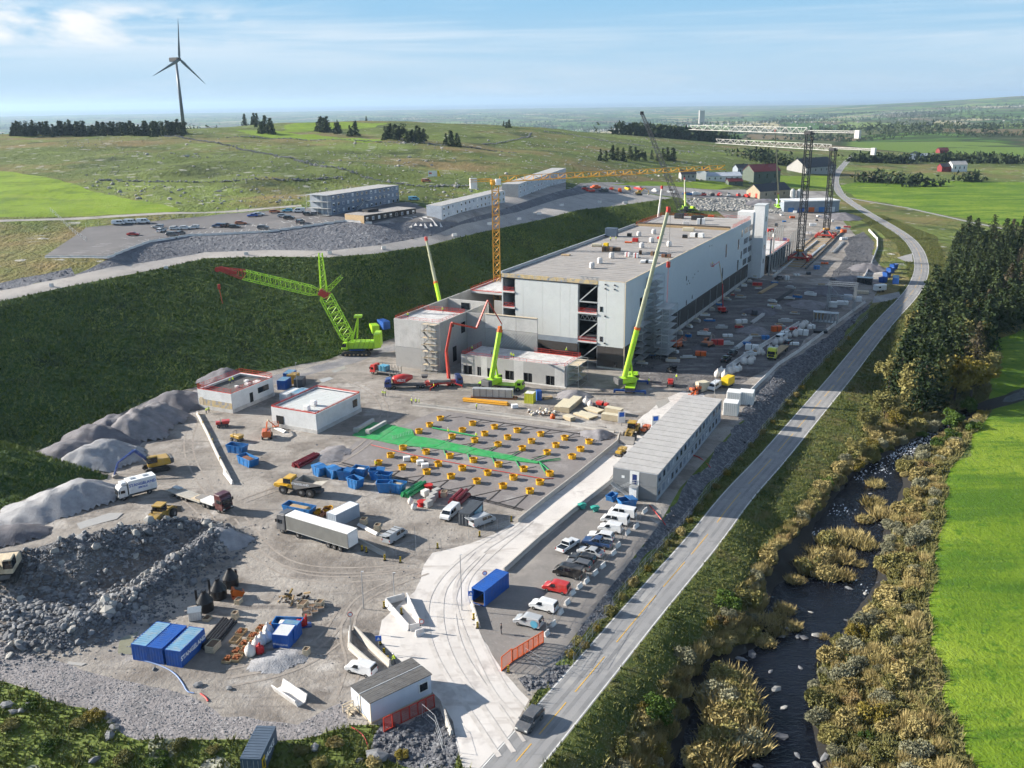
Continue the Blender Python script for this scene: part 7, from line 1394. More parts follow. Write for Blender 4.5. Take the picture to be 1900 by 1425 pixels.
def in_zone(name,n,rg_,box=None):
 polys=[p for nm,p in ZONES if nm==name];out_=[]
 A=[abs(sum(a[0]*b[1]-b[0]*a[1] for a,b in zip(p,p[1:]+p[:1])))/2 for p in polys];A=np.array(A)/sum(A)
 for p,f in zip(polys,A):
  q=np.array(p);k=int(n*f);
  if k<1:continue
  pts=rg_.uniform(q.min(0),q.max(0),(k*8,2));ins=in_poly(pts[:,0],pts[:,1],p);out_.append(pts[ins][:k])
 P=np.concatenate(out_);nms=np.zeros(len(P),int)
 for i,(nm,poly) in enumerate(ZONES):nms[in_poly(P[:,0],P[:,1],poly)]=i
 ok=np.array([ZONES[i][0]==name for i in nms]);return P[ok]
def Z3d(P):return np.column_stack([P,Zn(P[:,0],P[:,1])])
low=near_line(PL((-20,1135,0),(100,1145,0),(210,1125,0)),900,3.6,rg);stone_mass('rubble',[(x,y,Z(x,y)+.1) for x,y in low],np.clip(rg.lognormal(-.5,.4,len(low)),.25,1.4),'stone_grey',bh,14)
P=in_zone('rubble_slope',9500,rg);tag(stone_mass('rubble_stones',Z3d(P),np.clip(rg.lognormal(-1.0,.4,len(P)),.15,.9),'stone_dark',None,5),'grey rubble stones covering the slope above the road','rubble')
P=in_zone('gravel_track',3500,rg);tag(stone_mass('track_stones',Z3d(P),np.clip(rg.lognormal(-2.2,.4,len(P)),.06,.25),'stone_grey',None,6),'coarse gravel stones on the track in the left foreground','gravel')
P=in_zone('rock_slope',1500,rg);tag(stone_mass('slope_rocks',Z3d(P),np.clip(rg.lognormal(-1.0,.5,len(P)),.2,1.3),'stone_dark',None,7),'blasted rock on the slope below the hill car park','rubble')
P=in_zone('rock_embankment',900,rg);tag(stone_mass('embankment_rocks',Z3d(P),np.clip(rg.lognormal(.2,.4,len(P)),.6,3.0),'stone_pale',None,8),'pale boulders facing the far embankment','boulders')
P=in_zone('site_ground',5200,rg);tag(stone_mass('yard_stones',Z3d(P),np.clip(rg.lognormal(-1.8,.4,len(P)),.06,.5),'stone_grey',None,9),'loose stones scattered over the gravel yard','stones')
def puddle(label,px,m='puddle'):
 pts=wob(GP(*px),.25,len(label));c=V((sum(p[0] for p in pts)/len(pts),sum(p[1] for p in pts)/len(pts),0));z=float(np.median([Z(*p) for p in pts]))+.02
 o=MB().add([(p[0]-c.x,p[1]-c.y,0) for p in pts],[tuple(range(len(pts)))]).build('puddle',m,None,fixn=False);o.location=(c.x,c.y,z);tag(o,label,'puddle','puddles on the yard')
puddle('long pale puddle behind the boulder ridge',((75,1000),(100,985),(160,966),(205,952),(228,954),(215,964),(160,978),(110,996)));puddle('murky puddle beside the left blue container',((185,1202),(215,1190),(262,1172),(250,1192),(243,1216),(215,1214)),'puddle_green')
puddle('small bright puddle before the crawler crane, upper',((615,688),(640,678),(642,684),(622,692)));puddle('small bright puddle before the crawler crane, lower',((592,705),(612,699),(620,703),(600,710)));puddle('thin puddle along the gravel track',((105,1222),(155,1232),(150,1236),(110,1228)),'puddle');puddle('puddle on the pale road behind the office',((1218,748),(1240,738),(1245,745),(1225,758)))
# ------------------------------------------------------------------ barriers
BARM={}
def barrier_line(label,px,m='barrier',seg=3.0,h=.85,name='concrete_barrier',world=None,w_=.6,group='concrete barriers on the site',each=False):
 """one thing per continuous run, every block its own part"""
 pts=world or [G(*p) for p in px];t=thing(name,label,'barrier',(0,0,0),0,group);k=0
 for a,b in zip(pts,pts[1:]):
  a,b=V(a),V(b);L=(b-a).length;n=max(1,round(L/seg));st=L/n;key=(round(st,2),m,h,w_)
  if key not in BARM:
   q=MB().prism([(-w_/2,0),(w_/2,0),(w_/2,.12),(w_*.22,.35),(w_*.16,h),(-w_*.16,h),(-w_*.22,.35),(-w_/2,.12)],'X',-st/2+.02,st/2-.02);BARM[key]=q.mesh('block');BARM[key].materials.append(MATS[m])
  for i in range(n):o=bpy.data.objects.new('block',BARM[key]);COL.objects.link(o);o.parent=t;o.location=on(a.lerp(b,(i+.5)/n));o.rotation_euler=(0,0,math.atan2(b.y-a.y,b.x-a.x)+random.uniform(-.012,.012))
 return t
barrier_line('concrete barrier line between the ring pad and the pale site road',[(962,969),(1010,930),(1075,880),(1146,822),(1150,806)]);barrier_line('concrete barrier line between the pale site road and the car park',[(935,1062),(1000,1003),(1060,953),(1120,906),(1150,882)])
barrier_line('low concrete barrier behind the ring pad',[(766,753),(830,760),(930,772),(1040,786),(1140,803)]);barrier_line('timber-faced barrier line along the near yard edge',[(366,768),(385,805),(405,848),(428,892)],'barrier');barrier_line('white barrier block at the end of the near yard line',[(416,878),(432,899)],'barrier_white')
for l,p in (('left side of the white barrier triangle at the entrance',[(716,1121),(759,1170)]),('right side of the white barrier triangle at the entrance',[(755,1110),(779,1161)]),('short front side of the white barrier triangle',[(761,1170),(779,1166)]),('short rear side of the white barrier triangle',[(717,1120),(751,1111)]),('single white barrier block before the triangle',[(771,1181),(786,1176)])):barrier_line(l,p,'barrier_white',2.5,1.0)
barrier_line('outer concrete wall of the entrance ramp by the gatehouse',[(650,1172),(649,1204),(695,1244)],h=1.1);barrier_line('inner concrete wall of the entrance ramp',[(657,1171),(690,1205),(724,1237)],h=1.1);barrier_line('concrete barrier beside the walk-through container',[(876,1122),(889,1166)]);barrier_line('concrete barrier right of the gatehouse',[(820,1312),(838,1366)]);barrier_line('concrete barrier behind the rear of the curtain-sided lorry',[(656,1002),(715,1032)])
barrier_line('white block wall along the shaded yard',[(1348,686),(1380,664),(1430,634),(1482,602)],'barrier_white',1.6,1.2,'block_wall',w_=.9);barrier_line('white barrier on the platform edge above the road',[(1385,735),(1443,678),(1483,652),(1569,588),(1605,562)],'barrier_white',4);barrier_line('pale barrier line at the top of the far gravel slope',[(1612,428),(1628,445),(1628,460),(1615,495),(1600,522)],'barrier_white',4,1.2)
barrier_line('white kerb barrier along the edge of the hill car park',None,'barrier_white',4.5,.8,world=[V(p) for p in PARK_EDGE[2:9]]);
for i,(x,y) in enumerate(((96,532),(308,499),(457,473),(612,471),(712,462),(843,438),(908,417),(963,408),(1000,398),(1042,382),(1112,376),(1160,377))):barrier_line(f'white concrete block, {ordinal(i)} from left along the bank crest road',[(x-4,y),(x+4,y)],'barrier_white',2.6,1.1,w_=1.0,group='white blocks on the crest road')
fb=[(1196,950),(1180,978),(1164,990),(1146,1014),(1138,1028),(1118,1052),(1104,1065),(1088,1080),(1075,1090),(1062,1102),(1052,1120),(1040,1138),(1026,1160),(1014,1178)]
for i,(x,y) in enumerate(fb):barrier_line(f'pale fence foot block, {ordinal(i)} from the office along the parked cars',[(x-4,y+4),(x+4,y-3)],'barrier_white',1.8,.75,'fence_foot',group='fence feet by the parked cars')
# ------------------------------------------------------------------ fences and gates
def fence(label,pts,h=2.0,sp=3.0,m='galv',rails=3,name='mesh_fence',r=.035,rr2=.018,wires=6):
 t=thing(name,label,'fence',(0,0,0));P=[V(p) for p in pts];posts=[]
 for a,b in zip(P,P[1:]):
  n=max(1,round((b-a).length/sp));posts+=[on(a.lerp(b,i/n)) for i in range(n)]
 posts.append(on(P[-1]));pm=MB().lathe([(r,0),(r,h)],n=5).mesh('post');pm.materials.append(MATS[m])
 for p in posts:o=bpy.data.objects.new('post',pm);COL.objects.link(o);o.parent=t;o.location=p
 for a,b in zip(posts,posts[1:]):
  q=MB()
  for k in range(rails):z=h*(.08+.9*k/(rails-1));q.tube(a+V((0,0,z)),b+V((0,0,z)),rr2,3,cap=False)
  for k in range(1,wires):c=a.lerp(b,k/wires);q.tube(c+V((0,0,.1)),c+V((0,0,h*.97)),.008,3,cap=False)
  q.build('panel',m,t,fixn=False)
 return t
fence('long grey mesh fence between site slope and public road',[G(*p) for p in ((1064,1235),(1110,1165),(1160,1098),(1250,995),(1325,902),(1420,795),(1480,725),(1575,628),(1610,590))]);fence('wire fence with pale posts behind the hill car park',[V(p) for p in PARK_BACK[1:6]],1.8,5,'steel_light',r=.06);fence('row of pale posts along the front of the hill car park',[V(p)+V((0,.6,0)) for p in PARK_EDGE[3:8]],1.4,4.5,'steel_light',r=.06,rails=2,wires=1)
fence('light fence panels beside the parked cars',[G(*p) for p in fb],2.0,3.5);fence('fence panels around the silver van by the ring pad',[G(*p) for p in ((870,1000),(900,990),(945,975))]);fence('fence panels behind the long lorry',[G(*p) for p in ((735,1032),(772,1018),(770,995))]);fence('leaning steel fence panels right of the gatehouse',[G(*p) for p in ((784,1330),(808,1352),(822,1395))])
fence('steel fence panels at the right of the orange gate',[G(*p) for p in ((975,1225),(1008,1245),(1042,1238),(1066,1206))]);fence('timber rail fence on the slope left of the hill car park',[V(at(*p)) for p in ((95,400,30),(130,425,28),(160,445,27))],1.6,5,'steel_light',r=.08)
def gate(label,a,b,m,name,h=1.9,nb=6):
 a,b=G(*a),G(*b);d=b-a;L=d.length;t=thing(name,label,'gate',a,math.atan2(d.y,d.x));f=MB()
 for z in (.1,h):f.box((L/2,0,z),(L,.12,.12))
 for i in range(nb+1):f.box((L*i/nb,0,h/2),(.12,.12,h))
 f.build('frame',m,t)
 for i in range(nb):
  q=MB()
  for k in range(1,9):q.box((L*(i+k/9)/nb,0,h/2),(.03,.03,h-.15))
  for k in range(1,6):q.box((L*(i+.5)/nb,0,h*k/6),(L/nb-.12,.025,.03))
  q.build('mesh_panel',m,t)
 return t
gate('orange sliding mesh gate beside the car park',(951,1228),(1008,1193),'gate_orange','sliding_gate');t=gate('orange gate post frame at the entrance end',(931,1245),(950,1229),'gate_orange','gate_frame',2.2,1);gate('red sliding mesh gate beside the gatehouse',(713,1358),(806,1312),'gate_red','sliding_gate',2.0,6)
# ------------------------------------------------------------------ road markings, signs, poles
mk=thing('road_markings','painted lines of the public road, yellow dashes and white edges','road marking',(0,0,0));
def ribbon(parent,pts,w_,m,name,z=.02):
 l,r=offset_line(pts,-w_/2),offset_line(pts,w_/2);n=len(pts);vs=[tuple(on(p,z)) for p in l]+[tuple(on(p,z)) for p in r];MB().add(vs,[(i,n+i,n+i+1,i+1) for i in range(n-1)]).build(name,m,parent,fixn=False)
def resample(pts,st):
 out_=[V(pts[0])];acc=0
 for a,b in zip(pts,pts[1:]):
  L=(b-a).length;n=max(1,int(L/st));out_+=[a.lerp(b,(i+1)/n) for i in range(n)]
 return out_
RC=resample(ROADC,3.0)
for s in (-1,1):ribbon(mk,offset_line(RC,s*(ROAD_HW-.22)),.16,'line_white','edge_line')
for i in range(4,240,4):ribbon(mk,RC[i:i+4],.14,'line_yellow','centre_dash')
mat('tyre_dust',(.29,.255,.225),.95,var=.25,scale=1.5,dirt=(.38,.34,.30),dirt_amt=1.0,dirt_scale=.3);mat('tyre_dark',(.54,.505,.475),.95,var=.16,scale=.5,dirt=(.63,.60,.57),dirt_amt=1.0,dirt_scale=.25);tk=thing('tyre_tracks','dark curved tyre tracks worn across yard and site road','tyre tracks');tk['kind']='stuff'
for i,(p,m_) in enumerate((([(430,985),(480,1030),(540,1070),(640,1078),(780,1062)],0),([(445,960),(500,1030),(560,1056),(660,1060),(780,1050)],0),([(300,900),(360,930),(420,990),(450,1060)],0),([(360,780),(345,830),(370,890),(430,960)],0),([(640,1290),(660,1230),(640,1180),(655,1120),(720,1085),(790,1060)],0),([(420,1250),(500,1235),(560,1215),(610,1180),(640,1130)],0),([(430,1265),(510,1250),(575,1225),(622,1190)],0),([(985,1340),(930,1290),(890,1210),(860,1140),(850,1080),(900,1030),(980,965)],1),([(940,1400),(880,1310),(820,1220),(800,1150),(810,1090),(870,1030),(960,975)],1),([(960,1380),(905,1300),(850,1220),(830,1150),(835,1085),(890,1025)],1),([(700,720),(760,735),(860,740),(960,735)],0),([(640,700),(700,730),(720,770),(680,830),(560,890),(450,930)],0))):
 L=resample(smooth_line([G(*q) for q in p],3),2.0)
 for o_ in (-.95,.95):ribbon(tk,offset_line(L,o_),.40 if m_==0 else .45+.1*(i%3),['tyre_dust','tyre_dark'][m_],'track',.012+.003*i+(.0015 if o_>0 else 0))
mat('wheel_path',(.225,.225,.23),.8,var=.12,scale=.4,dirt=(.34,.335,.33),dirt_amt=1.,dirt_scale=.12);wp=thing('wheel_paths','darker worn wheel paths along the public road','road wear');wp['kind']='stuff'
for k,o_ in enumerate((-2.35,-.85,.85,2.35)):ribbon(wp,offset_line(RC,o_),.55,'wheel_path','wheel_path',.009)
pm=thing('bay_markings','white parking bay lines on the hill car park','road marking',(0,0,0));pe=[V(p) for p in PARK_EDGE[3:9]];pb=resample(pe,2.7)
for i in range(2,len(pb)-1):
 d=(pb[i+1]-pb[i]).normalized();nrm=V((-d.y,d.x,0));
 if i%8 in (5,6):continue
 for o_ in (2.5,13.0):ribbon(pm,[pb[i]+nrm*o_,pb[i]+nrm*(o_+4.6)],.18,'line_white','bay_line')
def sign(label,px,h,kind,m2='sign_blue',name='road_sign'):
 t=thing(name,label,'sign',G(*px),.1);MB().lathe([(.045,0),(.045,h)],n=6).build('post','pole_grey',t);z=h-.45
 if kind=='sq':blk(t,'board',m2,-.42,.42,-.09,-.05,z-.42,z+.42);MB().prism([(-.26,z-.22),(.26,z-.22),(0,z+.24)],'Y',-.11,-.09).build('symbol','text_white',t)
 else:MB().lathe([(.4,-.05),(.4,-.09)],(0,0,z),14,'Y').build('board','reel_red',t);MB().lathe([(.29,-.09),(.29,-.105)],(0,0,z),14,'Y').build('symbol','text_white',t)
 return t
for l,p,h,k in (('blue square walkway sign by the gatehouse ramp',(704,1212),2.9,'sq'),('blue square walkway sign at the walk-through container',(874,1120),2.3,'sq'),('round red-edged sign at the ramp wall',(652,1172),3.4,'rd'),('round sign on the site road by the walk-through container',(900,1085),2.6,'rd'),('round speed sign before the white barrier triangle',(783,1172),2.2,'rd'),('small sign on the public road verge at the far junction',(1568,365),2.4,'rd')):sign(l,p,h,k)
for l,p,h in (('tall slim pole at the entrance beside the barrier',(857,1132),9.5),('slim pole by the white barrier triangle',(732,1110),4.5),('lamp pole behind the two white houses',(552,722),7.5),('slim pole in the near yard',(675,1130),6.5),('flag pole at the hill parking',(627,398),8),('thin steel mast beside the generator',(1325,745),6)):t=thing('pole',l,'pole',G(*p));MB().lathe([(.09,0),(.05,h)],n=6).build('mast','pole_grey',t);MB().box((.15,0,h),(.4,.12,.1)).build('lamp_head','white_paint',t)
hz_=[(541,945),(547,947),(672,1022),(680,1025),(714,1040),(743,1044),(812,1018),(713,1128),(779,1160),(949,968),(890,996),(879,1150),(886,1166),(706,1196),(713,1216),(720,1230),(512,1158),(370,775),(377,790),(390,812),(395,822),(409,857),(943,1248),(745,1140)]
t0=None
for i,(x,y) in enumerate(hz_):
 l=f'yellow and black hazard marker, {ordinal(i)} counted along the site edges'
 if t0 is None:
  t0=thing('hazard_marker',l,'marker',G(x,y),.2,'yellow and black hazard markers');blk(t0,'board','hazard_yellow',-.16,.16,-.03,.03,.15,1.15)
  for k in range(3):MB().box((0,-.035,.35+k*.3),(.34,.02,.12),ry=.5).build('stripe','hyd_black',t0)
  blk(t0,'foot','rubber',-.25,.25,-.2,.2,0,.14)
 else:dup(t0,G(x,y),random.uniform(-.4,.4),l)
for l,p,m,r in (('blue hose running from the containers down the gravel track',[(265,1226),(300,1236),(325,1250),(340,1270),(347,1285),(360,1287)],'hose_blue',.09),('red hose end below the blue hose',[(372,1288),(382,1295),(386,1302)],'reel_red',.12),('red hose beside the gatehouse gate',[(652,1350),(672,1362),(682,1380),(684,1400)],'reel_red',.06),('red cable draped down the office slope',[(1205,938),(1222,958),(1235,975)],'reel_red',.1),('red hose at the office wall',[(1285,845),(1300,850),(1318,868)],'reel_red',.12)):
 t=thing('hose',l,'hose',(0,0,0));MB().poly(smooth_line([G(*q)+V((0,0,.1)) for q in p],2),r,5).build('tube',m,t)
# ------------------------------------------------------------------ people
mat('skin',(.42,.25,.18),.6);mat('hivis',(.62,.80,.03),.6,var=.1,scale=4);mat('trousers',(.035,.04,.06),.8);mat('helmet_white',(.75,.75,.75),.4);mat('dark_jacket',(.02,.021,.026),.8)
def person_mesh(name,top,pose=0):
 b=.12*pose;J={'pel':(0,0,.95,.13,.11),'wst':(0,0,1.12,.13,.10),'chs':(0,.01+b,1.36,.155,.11),'nk':(0,.02+b*1.4,1.50,.055,.055),'hd':(0,.03+b*1.5,1.62,.085,.1),'ht':(0,.03+b*1.5,1.74,.06,.07)};E=[('pel','wst'),('wst','chs'),('chs','nk'),('nk','hd'),('hd','ht')]
 for s,S_ in ((-1,'l'),(1,'r')):
  J.update({S_+'h':(s*.10,0,.88,.095,.095),S_+'k':(s*.11,.03+.04*s,.48,.065,.065),S_+'a':(s*.12,-.02+.05*s,.09,.045,.05),S_+'t':(s*.13,.16+.05*s,.04,.04,.035),S_+'s':(s*.20,.01+b,1.42,.06,.06),S_+'e':(s*.27,-.02+b+.1*pose,1.14,.045,.045),S_+'w':(s*.26,.10+b+.2*pose,.93,.032,.032),S_+'p':(s*.26,.13+b+.2*pose,.86,.03,.022)})
  E+=[('pel',S_+'h'),(S_+'h',S_+'k'),(S_+'k',S_+'a'),(S_+'a',S_+'t'),('chs',S_+'s'),(S_+'s',S_+'e'),(S_+'e',S_+'w'),(S_+'w',S_+'p')]
  for f,(dx,dy,dz) in enumerate(((-.030,.035,-.05),(-.012,.04,-.085),(.006,.035,-.09),(.022,.025,-.08),(.034,.0,-.065))):J[S_+f'f{f}']=(s*(.26+dx),.13+b+.2*pose+dy*.5,.86+dz,.009,.009);E.append((S_+'p',S_+f'f{f}'))
 ks=list(J);me=bpy.data.meshes.new(name);me.from_pydata([J[k][:3] for k in ks],[(ks.index(a),ks.index(c)) for a,c in E],[]);o=bpy.data.objects.new(name,me);COL.objects.link(o)
 o.modifiers.new('skin','SKIN');sv=me.skin_vertices[0].data
 for i,k in enumerate(ks):sv[i].radius=J[k][3:5];sv[i].use_root=k=='pel'
 o.modifiers.new('sub','SUBSURF').levels=1;m2=bpy.data.meshes.new_from_object(o.evaluated_get(bpy.context.evaluated_depsgraph_get()));bpy.data.objects.remove(o);m2.materials.clear()
 for q in ('trousers',top,'skin'):m2.materials.append(MATS[q])
 for p in m2.polygons:c=p.center;p.material_index=2 if c.z>1.5 or (abs(c.x)>.2 and c.z<.92) else 1 if c.z>.93 else 0;p.use_smooth=True
 return m2
PM=[person_mesh('body','hivis',0),person_mesh('body','hivis',1),person_mesh('body','dark_jacket',0)]
hel=MB().lathe([(.135,1.69),(.125,1.70),(.115,1.76),(.07,1.81),(.01,1.825)],(0,.035,0),10).mesh('helmet');hel.materials.append(MATS['helmet_white']);hair=MB().lathe([(.105,1.66),(.11,1.72),(.07,1.785),(.01,1.80)],(0,.02,0),10).mesh('hair');hair.materials.append(MATS['hyd_black'])
def person(label,loc,rz,k=0):
 t=thing('person',label,'person',loc,rz);link('body',PM[k],None,t);o=link('helmet' if k<2 else 'hair',hel if k<2 else hair,None,t)
 if k:o.location.y=.18 if k==1 else 0
 nose=MB().box((0,.135+(.18 if k==1 else 0),1.625),(.03,.035,.045)).build('nose','skin',t);return t
person('person in dark clothes walking in the car park near the orange gate',G(930,1176),-1.8,2)
for i,(x,y,l) in enumerate(((698,868,'worker in yellow vest beside the front left ring'),(833,807,'worker in yellow vest at the left end of the green pipe'),(884,815,'worker in yellow vest at the right end of the green pipe'),(884,760,'worker in yellow vest on the low barrier behind the pad'),(764,750,'left of three workers standing behind the pad barrier'),(772,751,'middle of three workers standing behind the pad barrier'),(778,751,'right of three workers standing behind the pad barrier'),(711,735,'left of two workers on the road by the ribbed-roof house'),(715,736,'right of two workers on the road by the ribbed-roof house'),(383,768,'left of two workers at the sunken-roof house corner'),(388,766,'right of two workers at the sunken-roof house corner'),(733,1232,'worker in yellow vest on the ramp behind the gatehouse'),(1433,575,'worker bending down in the shaded yard'),(1203,712,'worker beside the long-boomed truck crane'),(1255,705,'worker near the red site machine'),(730,716,'worker at the rear of the concrete mixer'),(805,722,'worker at the pump lorry'))):person(l,G(x,y),i*1.3,i%2)
for i,(x,y,z,l) in enumerate(((757,590,14.0,'worker on the roof of the raw concrete block, left'),(822,580,14.0,'worker on the roof of the raw concrete block, right'),(912,658,5.3,'left of the workers on the low block roof'),(949,664,5.3,'middle worker on the low block roof'),(953,666,5.3,'worker beside the middle one on the low block roof'),(1050,655,5.3,'worker at the right end of the low block roof'),(876,652,5.3,'worker at the red rail of the low block, far left'),(1133,448,HT-.35,'left of two workers on the hall roof by the cabin'),(1143,447,HT-.35,'right of two workers on the hall roof by the cabin'),(428,712,4.4,'left of two workers on the sunken roof'),(433,710,4.4,'right of two workers on the sunken roof'))):person(l,at(x,y,z),i*.9,i%2)
bl=[o for o in bpy.data.objects if o.get('label','').startswith('red boom lift raised')][0];person('worker in the basket of the red boom lift',tuple(V(bl.location)+d*1.0+V((0,0,-.9))) if False else tuple(onpl(1322,489,tuple(G(1341,580)-BU*1.0),BU)+V((0,0,-.95))),1.2,0)
# ------------------------------------------------------------------ vegetation
def fmat(name,a,b,rough=.75,sc=.5):
 m=bpy.data.materials.new(name);m.use_nodes=True;t=m.node_tree;p=t.nodes['Principled BSDF'];p.inputs['Roughness'].default_value=rough;p.inputs['Specular IOR Level'].default_value=.15
 g=t.nodes.new('ShaderNodeNewGeometry');n=t.nodes.new('ShaderNodeTexNoise');n.inputs['Scale'].default_value=sc;n.inputs['Detail'].default_value=3;lk(t,g.outputs['Position'],n.inputs['Vector'])
 oi=t.nodes.new('ShaderNodeObjectInfo');ad=t.nodes.new('ShaderNodeMath');ad.operation='MULTIPLY_ADD';ad.inputs[1].default_value=.5;lk(t,oi.outputs['Random'],ad.inputs[0]);lk(t,n.outputs['Fac'],ad.inputs[2])
 r=t.nodes.new('ShaderNodeValToRGB');r.color_ramp.elements[0].position=.42;r.color_ramp.elements[1].position=1.0;r.color_ramp.elements[0].color=(*a,1);r.color_ramp.elements[1].color=(*b,1);lk(t,ad.outputs[0],r.inputs['Fac']);lk(t,r.outputs[0],p.inputs['Base Color']);MATS[name]=m
fmat('leaf_olive',(.135,.135,.045),(.28,.25,.09));fmat('leaf_ochre',(.23,.185,.07),(.42,.345,.145));fmat('leaf_green',(.045,.085,.015),(.10,.16,.03));fmat('leaf_rust',(.19,.135,.06),(.34,.25,.11));fmat('leaf_grey',(.16,.16,.10),(.29,.28,.18));fmat('leaf_gold',(.17,.14,.03),(.29,.23,.05));fmat('needles',(.020,.037,.015),(.060,.082,.030),sc=.3);fmat('needles_brown',(.07,.06,.035),(.12,.10,.06));fmat('straw',(.28,.215,.085),(.52,.42,.19),sc=1);fmat('turf',(.07,.095,.024),(.165,.175,.055),sc=.25);fmat('turf_dark',(.040,.078,.018),(.165,.215,.055),sc=.07);fmat('turf_moor',(.13,.14,.045),(.28,.24,.10),sc=.1);mat('bark',(.07,.052,.04),.9,var=.3,scale=3)
def fast(name,P,F,m,parent=None,smooth=False):
 me=bpy.data.meshes.new(name);P=np.asarray(P,np.float32);F=np.asarray(F,np.int32);me.vertices.add(len(P));me.vertices.foreach_set('co',P.ravel());me.loops.add(F.size);me.loops.foreach_set('vertex_index',F.ravel());me.polygons.add(len(F));me.polygons.foreach_set('loop_start',np.arange(0,F.size,3,dtype=np.int32));me.update(calc_edges=True);return link(name,me,m,parent,smooth)
def leaves(C,s,rg_,up=0.):
 """one small triangle per leaf spray"""
 n=len(C);a=rg_.normal(size=(n,3));a[:,2]+=up;a/=np.linalg.norm(a,axis=1)[:,None];b=np.cross(a,rg_.normal(size=(n,3)));b/=np.linalg.norm(b,axis=1)[:,None];s=s*rg_.uniform(.6,1.4,(n,1))
 P=np.stack([C-a*s*.6-b*s*.45,C-a*s*.6+b*s*.45,C+a*s*.8],1).reshape(-1,3);return P,np.arange(n*3).reshape(-1,3)
def bush_proto(seed,m,n=2800,flat=.8,s=.105,spike=0.):
 rg_=np.random.default_rng(seed);t=thing('shrub','','shrub');L=rg_.uniform(-1,1,(11,3))*(.62,.62,.28*flat)+(0,0,.5*flat);R=rg_.uniform(.26,.48,11);k=rg_.integers(0,11,n);d=rg_.normal(size=(n,3));d/=np.linalg.norm(d,axis=1)[:,None];C=L[k]+d*(R[k]*rg_.uniform(.55,1.08,n)**.6)[:,None];C[:,2]=np.abs(C[:,2])
 P,F=leaves(C,s,rg_,spike);fast('foliage',P,F,m,t);q=MB()
 for i in range(7):q.tube((0,0,0),tuple(L[i]),.035,4,.012)
 q.build('stems','bark',t);return t
def reed_proto(seed,m,n=420):
 rg_=np.random.default_rng(seed);t=thing('reed_clump','','reeds');r=np.sqrt(rg_.uniform(0,1,n))*.8;a=rg_.uniform(0,6.28,n);B=np.column_stack([r*np.cos(a),r*np.sin(a),np.zeros(n)]);h=rg_.uniform(.6,1.15,n)*(1-.3*r);T=B+np.column_stack([rg_.normal(0,.16,n)+.3*r*np.cos(a),rg_.normal(0,.16,n)+.3*r*np.sin(a),h]);w_=rg_.normal(size=(n,3))*(.035,.035,0)
 fast('blades',np.stack([B-w_,B+w_,T],1).reshape(-1,3),np.arange(n*3).reshape(-1,3),m,t);return t
def spruce_proto(seed,m,layers=26,nb=12,tuft=6,ls=.034,nm='spruce'):
 rg_=np.random.default_rng(seed);t=thing(nm,'',nm.split('_')[-1]);C=[];
 for l in range(layers):
  f=l/layers;z=.06+.93*f;R=.235*(1-f)**.66+.012
  for k in range(max(4,int(nb*(1.15-f)))):
   a=rg_.uniform(0,6.28);rr3=R*rg_.uniform(.75,1.15)
   for j in range(tuft):q=(j+rg_.uniform(.3,1))/tuft;C.append((cos(a)*rr3*q+rg_.normal(0,.008),sin(a)*rr3*q+rg_.normal(0,.008),z-.10*rr3/.235*q*q+rg_.normal(0,.008)))
 P,F=leaves(np.array(C),ls,rg_);fast('crown',P,F,m,t);MB().lathe([(.016,0),(.010,.5),(.002,.99)],n=6).build('trunk','bark',t);return t
def tree_proto(seed,m,n=2600):
 rg_=np.random.default_rng(seed);t=thing('broadleaf_tree','','tree');L=rg_.uniform(-1,1,(16,3))*(.30,.30,.26)+(0,0,.62);R=rg_.uniform(.09,.17,16);k=rg_.integers(0,16,n);d=rg_.normal(size=(n,3));d/=np.linalg.norm(d,axis=1)[:,None];P,F=leaves(L[k]+d*(R[k]*rg_.uniform(.4,1.1,n)**.6)[:,None],.045,rg_);fast('crown',P,F,m,t);q=MB().tube((0,0,0),(0,0,.45),.03,6,.02)
 for i in range(9):q.tube((0,0,.3),tuple(L[i]),.014,4,.004)
 q.build('trunk','bark',t);return t
class Pl:
 """places a prototype first, then copies"""
 def __init__(s,*protos):s.p=protos;s.u=set()
 def put(s,k,loc,rz,sc,label,group):
  p=s.p[k%len(s.p)]
  if p.name not in s.u:s.u.add(p.name);p.location=loc;p.rotation_euler=(0,0,rz);p.scale=sc;p['label']=label;p['group']=group;return p
  return dup(p,loc,rz,label,group,sc)
bushes=Pl(bush_proto(1,'leaf_olive'),bush_proto(2,'leaf_grey'),bush_proto(3,'leaf_ochre',s=.12,spike=.8),bush_proto(4,'leaf_olive',3000),bush_proto(5,'leaf_rust'),bush_proto(6,'leaf_green'),bush_proto(7,'leaf_gold'))
bname=['olive','greyish','straw-coloured','olive brown','russet','green','golden']
reeds=Pl(reed_proto(11,'straw'),reed_proto(12,'straw'),reed_proto(13,'leaf_ochre'));spruces=Pl(spruce_proto(21,'needles'),spruce_proto(22,'needles'),spruce_proto(23,'needles',22,11));brown_sp=Pl(spruce_proto(24,'needles_brown'));trees=Pl(tree_proto(31,'leaf_gold'),tree_proto(32,'leaf_olive'),tree_proto(33,'leaf_green'))
rg=np.random.default_rng(77)
def lerp_line(L,t):
 P=[V(at(*p)) for p in L];n=len(P)-1;x=t*n;i=min(int(x),n-1);return P[i].lerp(P[i+1],x-i)
def spread(cands,dmin):
 out_=[]
 for p in cands:
  if all((p[0]-q[0])**2+(p[1]-q[1])**2>(dmin*(p[2]+q[2])/2)**2 for q in out_):out_.append(p)
 return out_

